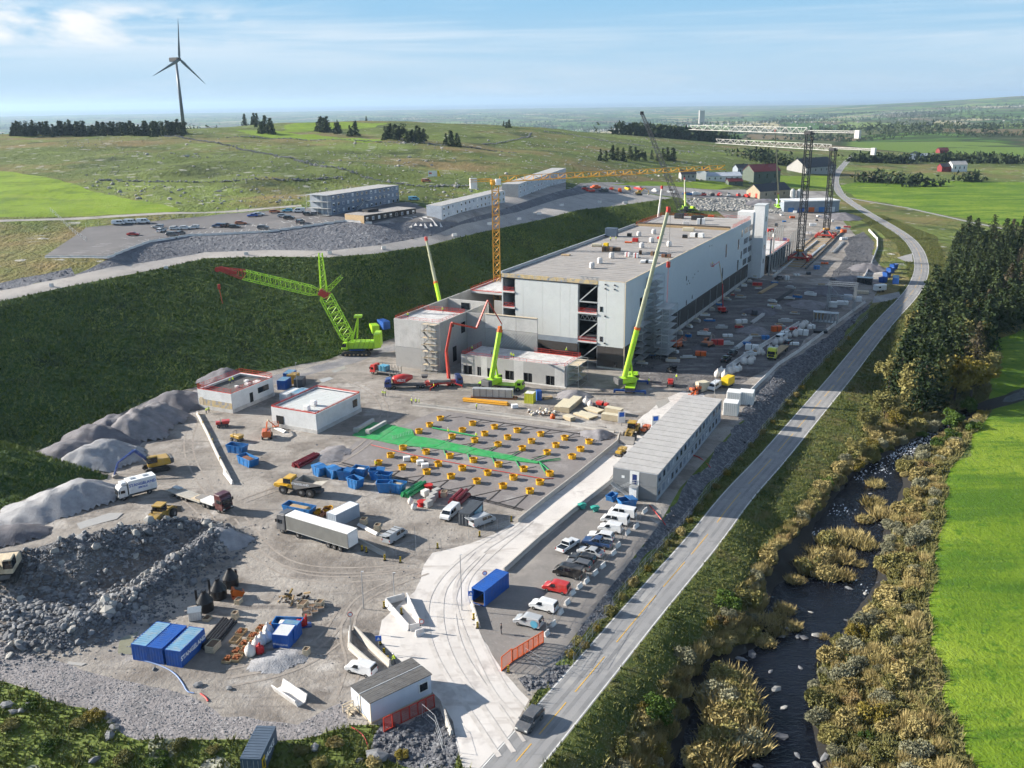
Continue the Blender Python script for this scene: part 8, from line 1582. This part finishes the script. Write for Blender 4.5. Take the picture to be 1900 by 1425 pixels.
lb_=[];rb_=[]
for _ in range(1300):
 py=rg.uniform(770,1500);s=rg.uniform(.9,2.6)
 def xat(L):return float(np.interp(py,[p[1] for p in L][::-1],[p[0] for p in L][::-1]))
 a,b=xat(VERGE_R),xat(RIV_L);f=rg.uniform(.12,1.06)
 if b>a+4:q=G(a+(b-a)*f,py);lb_.append((q.x,q.y,s))
 a,b=xat(RIV_R),xat(FIELD_L);q=G(a+(b-a)*rg.uniform(-.02,.72),py);rb_.append((q.x,q.y,s))
for side,L in (('left',spread(lb_,1.35)),('right',spread(rb_,1.45))):
 for i,(x,y,s) in enumerate(sorted(L,key=lambda q:q[1])):
  k=int(rg.choice(7,p=[.24,.18,.30,.12,.04,.06,.06])) if side=='left' else int(rg.choice(7,p=[.20,.24,.32,.10,.06,.04,.04]));bushes.put(k,on((x,y),-.15),rg.uniform(0,6),(s,s,s*rg.uniform(.8,1.25)),f'{bname[k]} shrub on the {side} river bank, {ordinal(i)} from the front',f'shrubs on the {side} river bank')
for side,A,B_,n in (('left',VERGE_R,RIV_L,160),('right',RIV_R,FIELD_L,130)):
 P=[]
 for _ in range(n*3):py=rg.uniform(790,1480);a,b=[float(np.interp(py,[p[1] for p in q][::-1],[p[0] for p in q][::-1])) for q in (A,B_)];f=rg.uniform(.3,1.0) if side=='left' else rg.uniform(0,.8);q=G(a+(b-a)*f,py);P.append((q.x,q.y,rg.uniform(.8,1.7)))
 for i,(x,y,s) in enumerate(sorted(spread(P,.9)[:n],key=lambda q:q[1])):reeds.put(int(rg.integers(3)),on((x,y),-.1),rg.uniform(0,6),(s,s,s*rg.uniform(.8,1.3)),f'straw reed clump on the {side} river bank, {ordinal(i)} from the front',f'reed clumps on the {side} bank')

isl=[(1500,1055,2.6),(1520,1035,2.4),(1540,1010,2.6),(1558,995,2.2),(1555,1035,2.3),(1530,1065,2.2),(1562,1068,1.8),(1585,1000,2.3),(1600,1012,2.0),(1475,1045,1.6),(1490,1022,1.7),(1615,935,2.1),(1632,955,2.3),(1600,965,1.6),(1620,900,1.8),(1470,1075,1.5),(1450,1130,1.6),(1445,1148,1.3),(1465,1160,1.4),(1420,1150,1.6),(1435,1170,1.4),(1415,1190,1.5),(1350,1260,2.6),(1330,1300,3.0),(1365,1290,2.6),(1345,1335,3.0),(1375,1330,2.6),(1380,1375,2.8),(1340,1380,3.0),(1310,1415,2.6),(1590,1045,1.2),(1522,1178,.8)]
WZ= lambda p:float(dist_poly(np.array([p.x]),np.array([p.y]),[tuple(at(*q)) for q in RIV_L])[1][0])-.12
for i,(x,y,s) in enumerate(isl):
 p=at(x,y,-6);p.z=WZ(p)-.25;l=f'tufted islet in the river, {ordinal(i)} in the list from the far rapids'
 if s>2.5 or i%4==1:bushes.put([0,2,3,1][i%4],p,i,(s*1.1,s*1.1,s*.9),l.replace('tufted','bushy'),'islets in the river')
 reeds.put(i,p+V((.3,-.4,0)),i*1.3,(s*1.25,s*1.25,s*.95),l.replace('tufted islet','reed tuft on an islet'),'islets in the river')
rst=[(1515,1178,1.5),(1480,1180,1.2),(1492,1182,1.6),(1450,1180,1.2),(1605,1100,.9),(1575,1090,1.2),(1630,1080,.8),(1460,1165,1.1),(1505,1135,.8),(1412,1182,1.7),(1395,1213,1.8),(1375,1222,1.5),(1440,1278,1.6),(1485,1238,.9),(1450,1365,1.9),(1530,1405,1.6),(1515,1418,1.2),(1405,1420,1.2),(1640,900,.9),(1650,905,.8),(1615,917,.8),(1575,955,.7),(1632,975,.7),(1645,825,1.4),(1655,830,1.2),(1630,822,1.0),(1668,848,1.3),(1680,858,1.1),(1705,825,1.0),(1725,812,.9),(1695,842,1.0),(1745,790,.9),(1455,1312,1.1),(1480,1400,1.0),(1570,1150,.8),(1430,1245,.9)]
for i,(x,y,s) in enumerate(rst):p=at(x,y,-6);o=link('river_stone',stone_obj(['stone_pale','stone_grey','stone_dark','stone_grey'][i%4],i%4),None);p.z=WZ(p)+.02*s;o.location=p;s*=.8;o.scale=(s*1.5,s,s*.7);o.rotation_euler=(.2,.1,i*1.1);tag(o,f'pale stone in the river, {ordinal(i)} of the scattered ones','stone','stones in the river')
mat('foam',(.62,.66,.70),.6,var=.1);C=[]
for (x,y,r,n) in ((1690,838,26,260),(1720,815,22,200),(1655,845,18,120),(1750,785,14,90),(1640,870,20,60),(1600,885,18,45),(1560,945,20,35),(1505,990,22,25),(1610,1090,30,12)):
 for _ in range(n):p=at(x+rg.normal(0,r*.6),y+rg.normal(0,r*.35),-6);C.append((p.x,p.y,WZ(p)+.03))
C=np.array(C);n=len(C);a=rg.uniform(0,6.28,n);l=rg.uniform(.08,.45,(n,1));d=np.column_stack([np.cos(a)*.4+.5,np.sin(a)*.4+.8,np.zeros(n)]);e=np.column_stack([-d[:,1],d[:,0],rg.uniform(.0,.1,n)])*.35
P=np.stack([C-d*l,C+e*l,C+d*l*rg.uniform(.4,1.2,(n,1)),C-e*l],1).reshape(-1,3);k=np.arange(n)[:,None]*4;tag(fast('river_foam',P,np.concatenate([k+[0,1,2],k+[0,2,3]]),'foam'),'white foam flecks on the rapids of the river','foam',kind='stuff')

gp=GP((1662,735),(1690,650),(1722,590),(1752,545),(1765,490),(1790,455),(1850,450),(1960,470),(2010,560),(1900,600),(1828,632),(1825,690),(1800,722),(1745,742),(1705,772));q=np.array(gp);P=[]
for _ in range(3000):
 p=rg.uniform(q.min(0),q.max(0))
 if in_poly(np.array([p[0]]),np.array([p[1]]),gp)[0]:P.append((p[0],p[1],1))
for i,(x,y,s) in enumerate(sorted(spread(P,4.5)[:220],key=lambda q:q[1])):
 h=rg.uniform(10,21)*(.85 if i>70 else 1);pl=brown_sp if i%17==8 else spruces;pl.put(int(rg.integers(3)),on((x,y),-.2),rg.uniform(0,6),(h*rg.uniform(1.0,1.35),)*2+(h,),f'dark spruce in the roadside grove, {ordinal(i)} nearest to the camera','spruces in the roadside grove')
for i,(x,y,h,k,l) in enumerate(((1800,742,12,0,'golden broadleaf tree before the spruce grove'),(1795,672,13,1,'olive broadleaf tree inside the grove edge'),(1640,772,7,1,'olive tree at the near tip of the spruce grove'),(1610,800,6,1,'rounded olive tree overhanging the river bend'),(1760,800,6,2,'small green tree on the far side of the rapids'),(1650,720,9,1,'olive tree between road and spruce grove'),(1665,800,5,0,'small golden tree by the rapids'),(1800,770,5,2,'small green tree at the corner of the bright field'),(1225,1345,5,2,'bright green young tree on the verge in the right foreground'),(1700,752,11,1,'tall olive tree at the river side of the grove'),(1730,740,12,1,'olive tree in front of the dark spruces'),(1770,745,10,0,'yellowish tree left of the golden one'),(1815,715,11,1,'olive tree behind the golden one'),(1680,690,10,1,'olive tree on the road side of the grove'),(1790,610,11,0,'golden tree inside the grove'),(1705,640,11,1,'olive tree at the road bend edge of the grove'),(1590,850,5,1,'low rounded olive tree on the left bank below the bend'))):trees.put(k,G(x,y),i,(h*1.15,h*1.15,h),l,'broadleaf trees by the river')

def turf(name,zone_,n,h,m,label,wd=.05):
 P=in_zone(zone_,n,rg);n=len(P);B=Z3d(P);P3=[]
 hh=h*rg.uniform(.5,1.5,n);
 for j in range(3):a=rg.uniform(0,6.28,n);w_=np.column_stack([np.cos(a),np.sin(a),0*a])*wd*rg.uniform(.6,1.6,(n,1));T=B+np.column_stack([rg.normal(0,.45,n)*hh,rg.normal(0,.45,n)*hh,hh]);P3.append(np.stack([B-w_,B+w_,T],1))
 P3=np.concatenate(P3).reshape(-1,3);tag(fast(name,P3,np.arange(len(P3)).reshape(-1,3),m),label,'grass',kind='stuff')
turf('bank_turf','grass_bank',60000,.55,'turf_dark','rough dark grass covering the long embankment',.14);turf('verge_turf','verge',42000,.4,'turf','short grass of the road verges',.09);turf('riverside_turf','riverside',46000,.7,'turf_moor','tall faded grass along the river',.11)
P=[p for p in (rg.uniform((-110,68),(5,118),(26000,2))) if Z(*p)<1.3];P=np.array(P);pz=np.zeros(len(P),bool)
for nm,poly in ZONES:
 if nm in ('site_ground','gravel_track','haul_road','rubble_slope','public_road'):pz|=in_poly(P[:,0],P[:,1],poly)
P=P[~pz];B=Z3d(P);n=len(B);P3=[]
for j in range(3):a=rg.uniform(0,6.28,n);hh=.6*rg.uniform(.4,1.5,n)*(1+.5*np.sin(B[:,0]*.9)*np.sin(B[:,1]*.7));w_=np.column_stack([np.cos(a),np.sin(a),0*a])*.09;P3.append(np.stack([B-w_,B+w_,B+np.column_stack([rg.normal(0,.4,n)*hh,rg.normal(0,.4,n)*hh,hh])],1))
P3=np.concatenate(P3).reshape(-1,3);tag(fast('corner_turf',P3,np.arange(len(P3)).reshape(-1,3),'turf'),'rough tufted grass in the bottom left foreground','grass',kind='stuff')
for i,(x,y,s,k) in enumerate(((60,1310,1.2,5),(150,1345,1.4,0),(180,1330,1.5,6),(90,1390,1.5,5),(230,1410,1.3,0),(330,1385,1.3,3),(300,1415,1.5,5),(395,1395,1.0,0),(20,1350,1.4,0),(620,1385,1.2,2),(560,1395,1.1,3),(700,1415,1.3,2),(745,1405,1.0,6),(590,1420,1.2,0),(1060,1215,1.0,6),(1075,1195,1.2,3))):bushes.put(k,G(x,y),i,(s,s,s*.7),f'{bname[k]} low shrub, {ordinal(i)} along the near site edge','low shrubs at the near edge')
for i,(x,y,s) in enumerate(((12,1310,2.0),(42,1318,1.6),(52,1308,1.2),(25,1322,1.4),(208,1340,1.4),(205,1366,2.0),(212,1352,1.8),(175,1412,1.6),(584,1390,1.6),(700,1408,3.2),(368,1272,1.6),(286,1242,.9),(425,1278,1.2),(666,1412,1.2))):p=G(x,y);o=link('boulder',stone_obj('stone_grey',i%4),None);s*=.75;o.location=p+V((0,0,s*.15));o.scale=(s*1.2,s,s*.8);o.rotation_euler=(0,0,i);tag(o,f'pale boulder in the rough grass, {ordinal(i)} along the near edge','boulder','boulders at the near edge')
for i in range(26):f=(i+.5)/26;j=f*(len(slope_foot)-2);k=int(j);a,b=slope_foot[k],slope_foot[k+1];x=a[0]+(b[0]-a[0])*(j-k)+1.3;y=a[1]+(b[1]-a[1])*(j-k)-.4;s=rg.uniform(.9,1.6);c=[2,6,0,3][i%4];bushes.put(c,on((x,y),-.1),i,(s*.8,s*.8,s),f'{bname[c]} shrub along the roadside fence, {ordinal(i)} from the gate','shrubs along the roadside fence')
# ------------------------------------------------------------------ hill and far country
def far_at(px,r):d=ray(px,300);k=r/math.hypot(d.x,d.y);return on((d.x*k,d.y*k))

p=far_at(348,1085);t=thing('wind_turbine','tall white wind turbine on the ridge skyline','wind turbine',p,0);mat('turbine',(.14,.155,.18),.4);MB().lathe([(2.0,-2),(1.6,35),(1.15,70)],n=16).build('tower','turbine',t,smooth=True)
yw=rad(27);dn=V((cos(yw),-sin(yw),0));sx=V((sin(yw),cos(yw),0));hub=V((0,0,71.5));MB().box(hub-dn*2.5,(12,4,4.2),rz=-yw).build('nacelle','panel_dark',t,bevel=.6);MB().lathe([(.3,-1.6),(1.6,-.6),(1.9,1.4)],(0,0,0),12).build('hub','panel_dark',t).location=hub+dn*5
for k in range(3):
 a=rad(6+120*k);d=sx*sin(a)+V((0,0,cos(a)));c=hub+dn*5.2;q=MB();e=d.cross(dn);vs=[]
 for f,w_ in ((.02,1.1),(.10,1.9),(.22,1.75),(.5,1.1),(.8,.6),(1,.12)):o=c+d*(42*f);vs+=[o-e*w_,o+dn*w_*.25,o+e*w_*.8,o-dn*w_*.2]
 q.add(vs,[(i*4+j,i*4+(j+1)%4,i*4+4+(j+1)%4,i*4+4+j) for i in range(5) for j in range(4)]);q.build('blade','turbine',t)

lowsp=Pl(spruce_proto(41,'needles',14,9,3,.085,'hill_fir'),spruce_proto(42,'needles',13,9,3,.085,'hill_fir'));lowtr=Pl(tree_proto(43,'needles',1600));idx=0  # low-poly spruces for the far hill, same species as the grove
for x0,x1,y,n,h,gl in ((20,345,250,110,12,'in the long belt on the left skyline'),(415,478,231,22,13,'in the grove on the middle skyline'),(482,505,247,7,15,'in the tall dark clump on the ridge'),(585,610,246,6,13,'in the left clump on the ridge pasture'),(618,635,249,4,10,'in the small clump on the ridge pasture'),(645,662,252,3,12,'in the pair of spruces on the ridge pasture'),(714,746,259,8,13,'in the left clump above the accommodation blocks'),(750,788,263,9,12,'in the right clump above the accommodation blocks'),(824,855,270,5,11,'in the small clump above the pale blocks'),(640,752,221,26,7,'along the far ridge line'),(500,640,224,16,6,'in the sparse row on the far ridge'),(1110,1255,298,14,11,'in the scattered group behind the yellow jib'),(930,952,236,3,10,'on the right ridge end'),(360,375,233,3,8,'beside the wind turbine')):
 for i in range(n):px=x0+(x1-x0)*(i+.5)/n+rg.normal(0,1.5);q=G(px,y+rg.normal(0,1.6));s=h*rg.uniform(.7,1.25);(lowtr if i%9==7 else lowsp).put(i,q+V((0,0,-.3)),i,(s*rg.uniform(1.1,1.5),)*2+(s,),f'dark tree {gl}, {ordinal(i)} from left','trees on the hill')

for l,pts in (('long dry stone wall climbing the hill from the accommodation blocks',((300,253),(360,260),(440,275),(520,292),(600,310),(700,335),(790,348),(880,345))),('dry stone wall running level across the hill pasture',((180,335),(300,338),(420,338),(520,335),(640,330))),('dry stone wall across the upper ridge pasture',((420,256),(480,255),(560,260),(700,264),(850,272),(960,285))),('dark dry stone wall rising to the right ridge end',((895,268),(930,265),(965,258),(985,247))),('broken stone wall on the right moor slope',((1010,244),(1060,250),(1120,262),(1200,272),(1290,284)))):
 P=[G(*q) for q in pts];Q=near_line([tuple(p) for p in P],int(sum((b-a).length for a,b in zip(P,P[1:]))*2.0),.7,rg);t=thing('stone_wall',l,'stone wall');stone_mass('wall_stones',[(x,y,Z(x,y)+rg.uniform(0,.7)) for x,y in Q],np.clip(rg.lognormal(-.1,.3,len(Q)),.5,1.8),'stone_grey',t,len(l))
Q=[]
for _ in range(2600):q=G(rg.uniform(150,1350),rg.uniform(246,385)) if rg.random()<.25 else None;Q.append(q) if q is not None else None
cl=[Q[i] for i in rg.integers(0,len(Q),90)];Q=[q for q in Q if Z(q.x,q.y)>12 and q.y>380]+[on((c.x+rg.normal(0,14),c.y+rg.normal(0,14))) for c in cl for _ in range(14) if c.y>400];zb=np.zeros(len(Q),bool);A=np.array([q[:2] for q in Q])
for nm,poly in ZONES:zb|=in_poly(A[:,0],A[:,1],poly)
Q=[q for q,b in zip(Q,zb) if not b];tag(stone_mass('field_stones',[tuple(q) for q in Q],np.clip(rg.lognormal(-.2,.5,len(Q)),.4,3.2),'stone_pale',None,12),'pale stones strewn over the hill pasture','stones')

def gable(label,px,L,Wd,h,rz,mw,mr,rh=None,cat='house',name='farm_building',door=None,nw=3):
 t=thing(name,label,cat,G(*px),rz);rh=rh or Wd*.32;blk(t,'wall',mw,-L/2,L/2,-Wd/2,Wd/2,-2,h);MB().prism([(-Wd/2,h),(Wd/2,h),(0,h+rh)],'X',-L/2+.02,L/2-.02).build('gable_wall',mw,t)
 for s in (-1,1):MB().box((0,s*Wd*.26,h+rh*.5+.1),(L+.8,math.hypot(Wd/2,rh)+.7,.2),rx=-s*math.atan2(rh,Wd/2)).build('roof',mr,t)
 for i in range(nw):
  for s in (-1,1):blk(t,'window','glass_dark',-L/2+L*(i+.7)/(nw+.4)-.5,-L/2+L*(i+.7)/(nw+.4)+.5,s*Wd/2-.05,s*Wd/2+.05,h*.4,h*.75)
 if door:
  for k in (-.25,.25):blk(t,'door',door,-L/2-.08,-L/2+.02,k*Wd-1,k*Wd+1,-.2,h*.7)
 blk(t,'chimney','roof_slate',L*.1,L*.1+.8,-.4,.4,h+rh*.7,h+rh+.9);return t
gable('green barn with dark red roof among the farm buildings',(1412,337),26,16,9,.35,'barn_green','roof_red',cat='barn');gable('tan barn with dark roof and red doors above the far embankment',(1425,366),30,14,5.5,.5,'barn_tan','roof_slate',cat='barn',door='door_red');gable('white farmhouse left of the green barn',(1303,332),11,8,6,1.2,'white_paint','roof_slate');gable('long white sheep barn among the farm buildings',(1338,335),30,12,4,.1,'white_paint','barrack_pale',2.5,cat='barn',nw=6);gable('small grey farmhouse left of the white one',(1275,333),12,8,4.5,.1,'concrete','roof_slate');gable('grey-blue house behind the long white barn',(1375,322),12,9,5,.3,'panel_blue','roof_slate');gable('small dark red shed below the white barn',(1362,343),12,6,3,.2,'barn_green','roof_red',cat='shed',nw=1)
gable('big dark blue barn beside the far road',(1505,320),42,24,6,.55,'concrete','roof_slate',cat='barn',nw=5);gable('white farmhouse with red extension on the right plain',(1775,318),16,10,7,.1,'white_paint','module_roof');gable('dark red shed joined to the right farmhouse',(1752,318),11,9,5,.1,'barn_red','roof_slate',cat='shed',nw=2);gable('dark farm shed behind the right trees',(1695,296),22,12,5,1.0,'module_blue','roof_slate',cat='shed');gable('low blue shed right of the dark farm shed',(1718,296),18,9,4,0,'panel_blue','barrack_pale',cat='shed')
gable('red-roofed cottage behind the right trees',(1748,284),14,9,4,.2,'barn_red','roof_red')
t=thing('storage_hall','white flat-roofed storage hall at the far end of the site','hall',G(1497,391),.06);blk(t,'wall','panel_blue',-19,19,-8,8,0,7);blk(t,'roof','white_paint',-19.4,19.4,-8.4,8.4,7.02,7.6)
for i in range(5):blk(t,'door',['skip_blue','container_blue','orange','skip_blue','white_paint'][i],-16+i*7,-12+i*7,-8.15,-8.02,0,3.2)
t=thing('silo_pair','two small grey silos beside the white storage hall','silo',G(1470,372));[MB().lathe([(2,0),(2,7),(.6,8.5)],(k*5,0,0),10).build('silo','steel_light',t) for k in (0,1)]
for i,(x,y) in enumerate(((1622,332),(1632,332),(1646,332),(1660,331),(1667,331))):t=thing('hay_bale',f'white wrapped bale, {ordinal(i)} from left on the field edge','bale',G(x,y));MB().lathe([(.1,-1),(1.2,-1),(1.3,0),(1.2,1),(.1,1)],(0,0,1.2),10,'X').build('wrap','white_paint',t)

up=[(1085,352,'red'),(1095,356,'red'),(1105,350,'orange'),(1120,356,'grey'),(1135,352,'red'),(1150,356,'orange'),(1165,352,'yellow'),(1185,352,'red'),(1215,356,'white'),(1245,358,'white'),(1275,362,'blue'),(1290,362,'white'),(1305,363,'red'),(1320,363,'grey'),(1335,363,'red'),(1352,364,'white'),(1370,364,'red'),(1385,366,'red'),(1400,366,'grey')]
cm=dict(red='car_mixer_red',orange='lift_orange' if 0 else 'barrel_orange',grey='container_grey',yellow='hazard_yellow',white='white_paint',blue='skip_blue')
for i,(x,y,c) in enumerate(up):t=thing('stored_plant',f'{c} stored machine or pack on the far upper yard, {ordinal(i)} from left','stored goods',G(x,y),.3*i);L=4+i%4*1.5;blk(t,'body',cm[c],-L/2,L/2,-1.1,1.1,.3,1.5,.05);blk(t,'top',['glass_dark','steel_worn',cm[c]][i%3],-L/4,L/4,-.9,.9,1.52,2.3,.05);blk(t,'base','rubber',-L/2,L/2,-1.1,1.1,0,.3)
fy=[(1418,470),(1428,462),(1440,455),(1432,480),(1450,462),(1455,448),(1422,448),(1415,440),(1437,440),(1490,445),(1500,435),(1508,420),(1515,410),(1555,425),(1565,432),(1572,422),(1545,412),(1535,405),(1520,402),(1565,445),(1440,420),(1455,412),(1470,405),(1430,430),(1450,400),(1475,395),(1408,500),(1440,505),(1500,510),(1515,500),(1530,490),(1405,530),(1460,520),(1478,512),(1360,690),(1395,650),(1408,642),(1420,630),(1440,615),(1468,612),(1478,620),(1455,625),(1350,625),(1375,600),(1400,585),(1385,640),(1300,660),(1330,640),(1495,600),(1505,610),(1490,622),(1470,640)]
cs=['white','blue','white','red','grey','white','orange','white']
for i,(x,y) in enumerate(fy):c=cs[(i*5)%8];t=thing('material_pack',f'{c} material pack on the yard right of the hall, {ordinal(i)} counted from the far end','stored goods',G(x,y),RZ+.2*(i%5));L=1.6+(i%4)*.8;h=.9+(i%3)*.5;blk(t,'pack',cm[c],-L/2,L/2,-.8,.8,.1,h,.08);blk(t,'pallet','timber',-L/2,L/2,-.8,.8,0,.1);blk(t,'strap','hyd_black',-.08,.08,-.83,.83,.1,h+.02)
for i in range(46):
 v=8+i*3.3+rg.uniform(-1,1);u=5+rg.uniform(0,26) if i%3 else 2.4;c=cs[(i*3)%8];q=O0+BU*u+BV*v;t=thing('yard_store',f'{c} stored goods in the strip beside the hall wall, {ordinal(i)} from the hall front','stored goods',on(q),RZ+rg.uniform(-.5,.5));L=rg.uniform(1.5,5);h=rg.uniform(.4,1.3);blk(t,'pack',cm[c] if i%2 else 'concrete_light',-L/2,L/2,-.5,.5,.12,h,.05);blk(t,'upper_pack',['insul_tan','steel_light','timber'][i%3],-L/3,L/4,-.4,.4,h+.01,h+.4);blk(t,'bearer','timber',-L/2,L/2,-.3,.3,0,.12)
for i,(u,v,r,h) in enumerate(((14,34,4,1.5),(24,62,6,2),(20,92,7,1.8),(34,110,8,2.6),(38,140,9,3),(44,170,9,2.6),(46,200,9,3))):p=proj(on(uv(u,v)));heap(f'dark spoil heap beside the hall, {ordinal(i)} from the front',[(*p,r,h)],['heap_dark','heap_mid'][i%2],60+i)
for i,(a,b,m_) in enumerate((((1395,600),(1425,578),'concrete_light'),((1365,648),(1392,628),'steel_light'),((1440,560),(1470,540),'pipe_dark'),((1410,545),(1440,528),'timber'),((1500,480),(1530,455),'white_paint'),((1545,470),(1565,450),'concrete_light'))):rod_pile(f'long bundle of rods or beams in the hall side yard, {ordinal(i)} from the front',a,b,4,.2,m_,'beam_bundle','beams',2)
for i in range(26):f=i/25;x=1352+f*150+rg.uniform(-5,5);y=692-f*88+rg.uniform(-3,7);sack(f'white bulk bag in the row along the yard block wall, {ordinal(i)} from the front',(x,y),s=rg.uniform(1.0,1.6))

def wood(name,label,spots,m='needles',h=12):
 C=[]
 for px,r,n,sp in spots:
  c=far_at(px,r)
  for _ in range(n):x,y=c.x+rg.normal(0,sp),c.y+rg.normal(0,sp*.28);z=Z(x,y);k=8;hh=h*rg.uniform(.6,1.3);C+=[(x+rg.normal(0,3),y+rg.normal(0,3),z+hh*rg.uniform(.05,1)) for _ in range(k)]
 P,F=leaves(np.array(C),h*.34,rg,.6);tag(fast(name,P,F,m),label,'wood',kind='stuff')
wood('plantation','dark plantation belt behind the right end of the hill',[(1180+i*12,1250+i*6,40,16) for i in range(13)],h=13)
wood('farm_trees','dark farm trees and copses on the right plain',[(1610,1150,40,12),(1640,1160,40,12),(1665,1150,30,10),(1740,1200,50,14),(1770,1230,60,20),(1820,1220,60,20),(1850,1210,40,14),(1660,900,20,10),(1715,880,24,9),(1625,905,18,8),(1445,1000,40,18),(1420,1040,30,14),(1800,940,14,6),(1560,2100,60,60),(1700,2300,80,90),(1850,2200,60,70)],'needles',9)
wood('far_woods','hazy woods scattered over the distant plain',[(rg.uniform(700,1950),rg.uniform(2300,9500),34,rg.uniform(80,320)) for _ in range(150)]+[(rg.uniform(-50,350),rg.uniform(1700,2600),30,70) for _ in range(16)]+[(rg.uniform(-100,1200),rg.uniform(6500,18000),36,rg.uniform(200,700)) for _ in range(90)],'needles',16)
C=[]
for px,r,n,sp in [(1250,5200,120,260),(1180,5600,90,260),(1320,6000,110,300),(1120,6200,60,300),(900,6500,60,500),(780,6800,40,400),(1450,7200,70,500),(1560,8000,70,600),(1700,8600,70,600),(1850,9000,70,500),(1000,4500,30,300),(1600,5200,30,400),(600,9200,60,900),(300,9400,60,900),(150,12000,60,1200),(700,12000,60,1200)]:
 c=far_at(px,r)
 for _ in range(n):C.append((c.x+rg.normal(0,sp),c.y+rg.normal(0,sp*.4)))
q=MB()
for x,y in C:z=Z(x,y);s=rg.uniform(6,12);h=rg.uniform(4,7);q.box((x,y,z+h/2-1),(s,s*.8,h+2),rz=rg.uniform(0,3),top=(.8,.35))
q.rng(*[c+d for c,d in zip((far_at(1298,5300).x,)*2+(far_at(1298,5300).y,)*2,(-14,14,-14,14))],-130,Z(*far_at(1298,5300)[:2])+75);tag(q.build('distant_houses','concrete',None,fixn=False),'pale houses of villages far out on the plain','village',kind='stuff')

t=thing('hill_billboard','white and yellow billboard on the hill above the pale blocks','billboard',G(806,330),.1);blk(t,'board','white_paint',-3.4,1.6,-.1,.1,.8,4.0);MB().prism([(1.6,.8),(3.6,.8),(2.6,4.0),(1.6,4.0)],'Y',-.1,.1).build('yellow_panel','hazard_yellow',t);[blk(t,'post','pole_grey',x-.1,x+.1,.1,.3,-1,3.5) for x in (-2.5,2)];blk(t,'red_mark','reel_red',-3.0,-1.4,-.14,-.1,2.2,3.0)
car('van','orange_car','orange machine van on the hill below the billboard',(791,338),az=.2);car('van','lightblue','light blue van behind the dark blue accommodation block',(768,372),az=.1)
t=thing('snow_tarp','torn white plastic sheet hanging on the rock slope below the barracks','tarpaulin',(0,0,0))
for i in range(7):a,b=G(752+i*9,403+rg.uniform(-2,2)),G(760+i*9.5,424-rg.uniform(0,6));MB().add([a+V((-1,0,.08)),a+V((.8,0,.08)),b+V((1.1,0,.08)),b+V((-.4,0,.08))],[(0,1,2,3)]).build('strip','bag_white',t,fixn=False)
# ------------------------------------------------------------------ haze: one box of thin air round everything
m=bpy.data.materials.new('haze');m.use_nodes=True;n_=m.node_tree;n_.nodes.clear();vo=n_.nodes.new('ShaderNodeVolumePrincipled');ou=n_.nodes.new('ShaderNodeOutputMaterial');n_.links.new(vo.outputs[0],ou.inputs['Volume']);vo.inputs['Color'].default_value=(.56,.77,1,1);vo.inputs['Density'].default_value=4.6e-5;vo.inputs['Anisotropy'].default_value=.2;MATS['haze']=m
o=MB().rng(-60000,60000,-400,72000,-146,215).build('haze','haze');o['kind']='stuff'
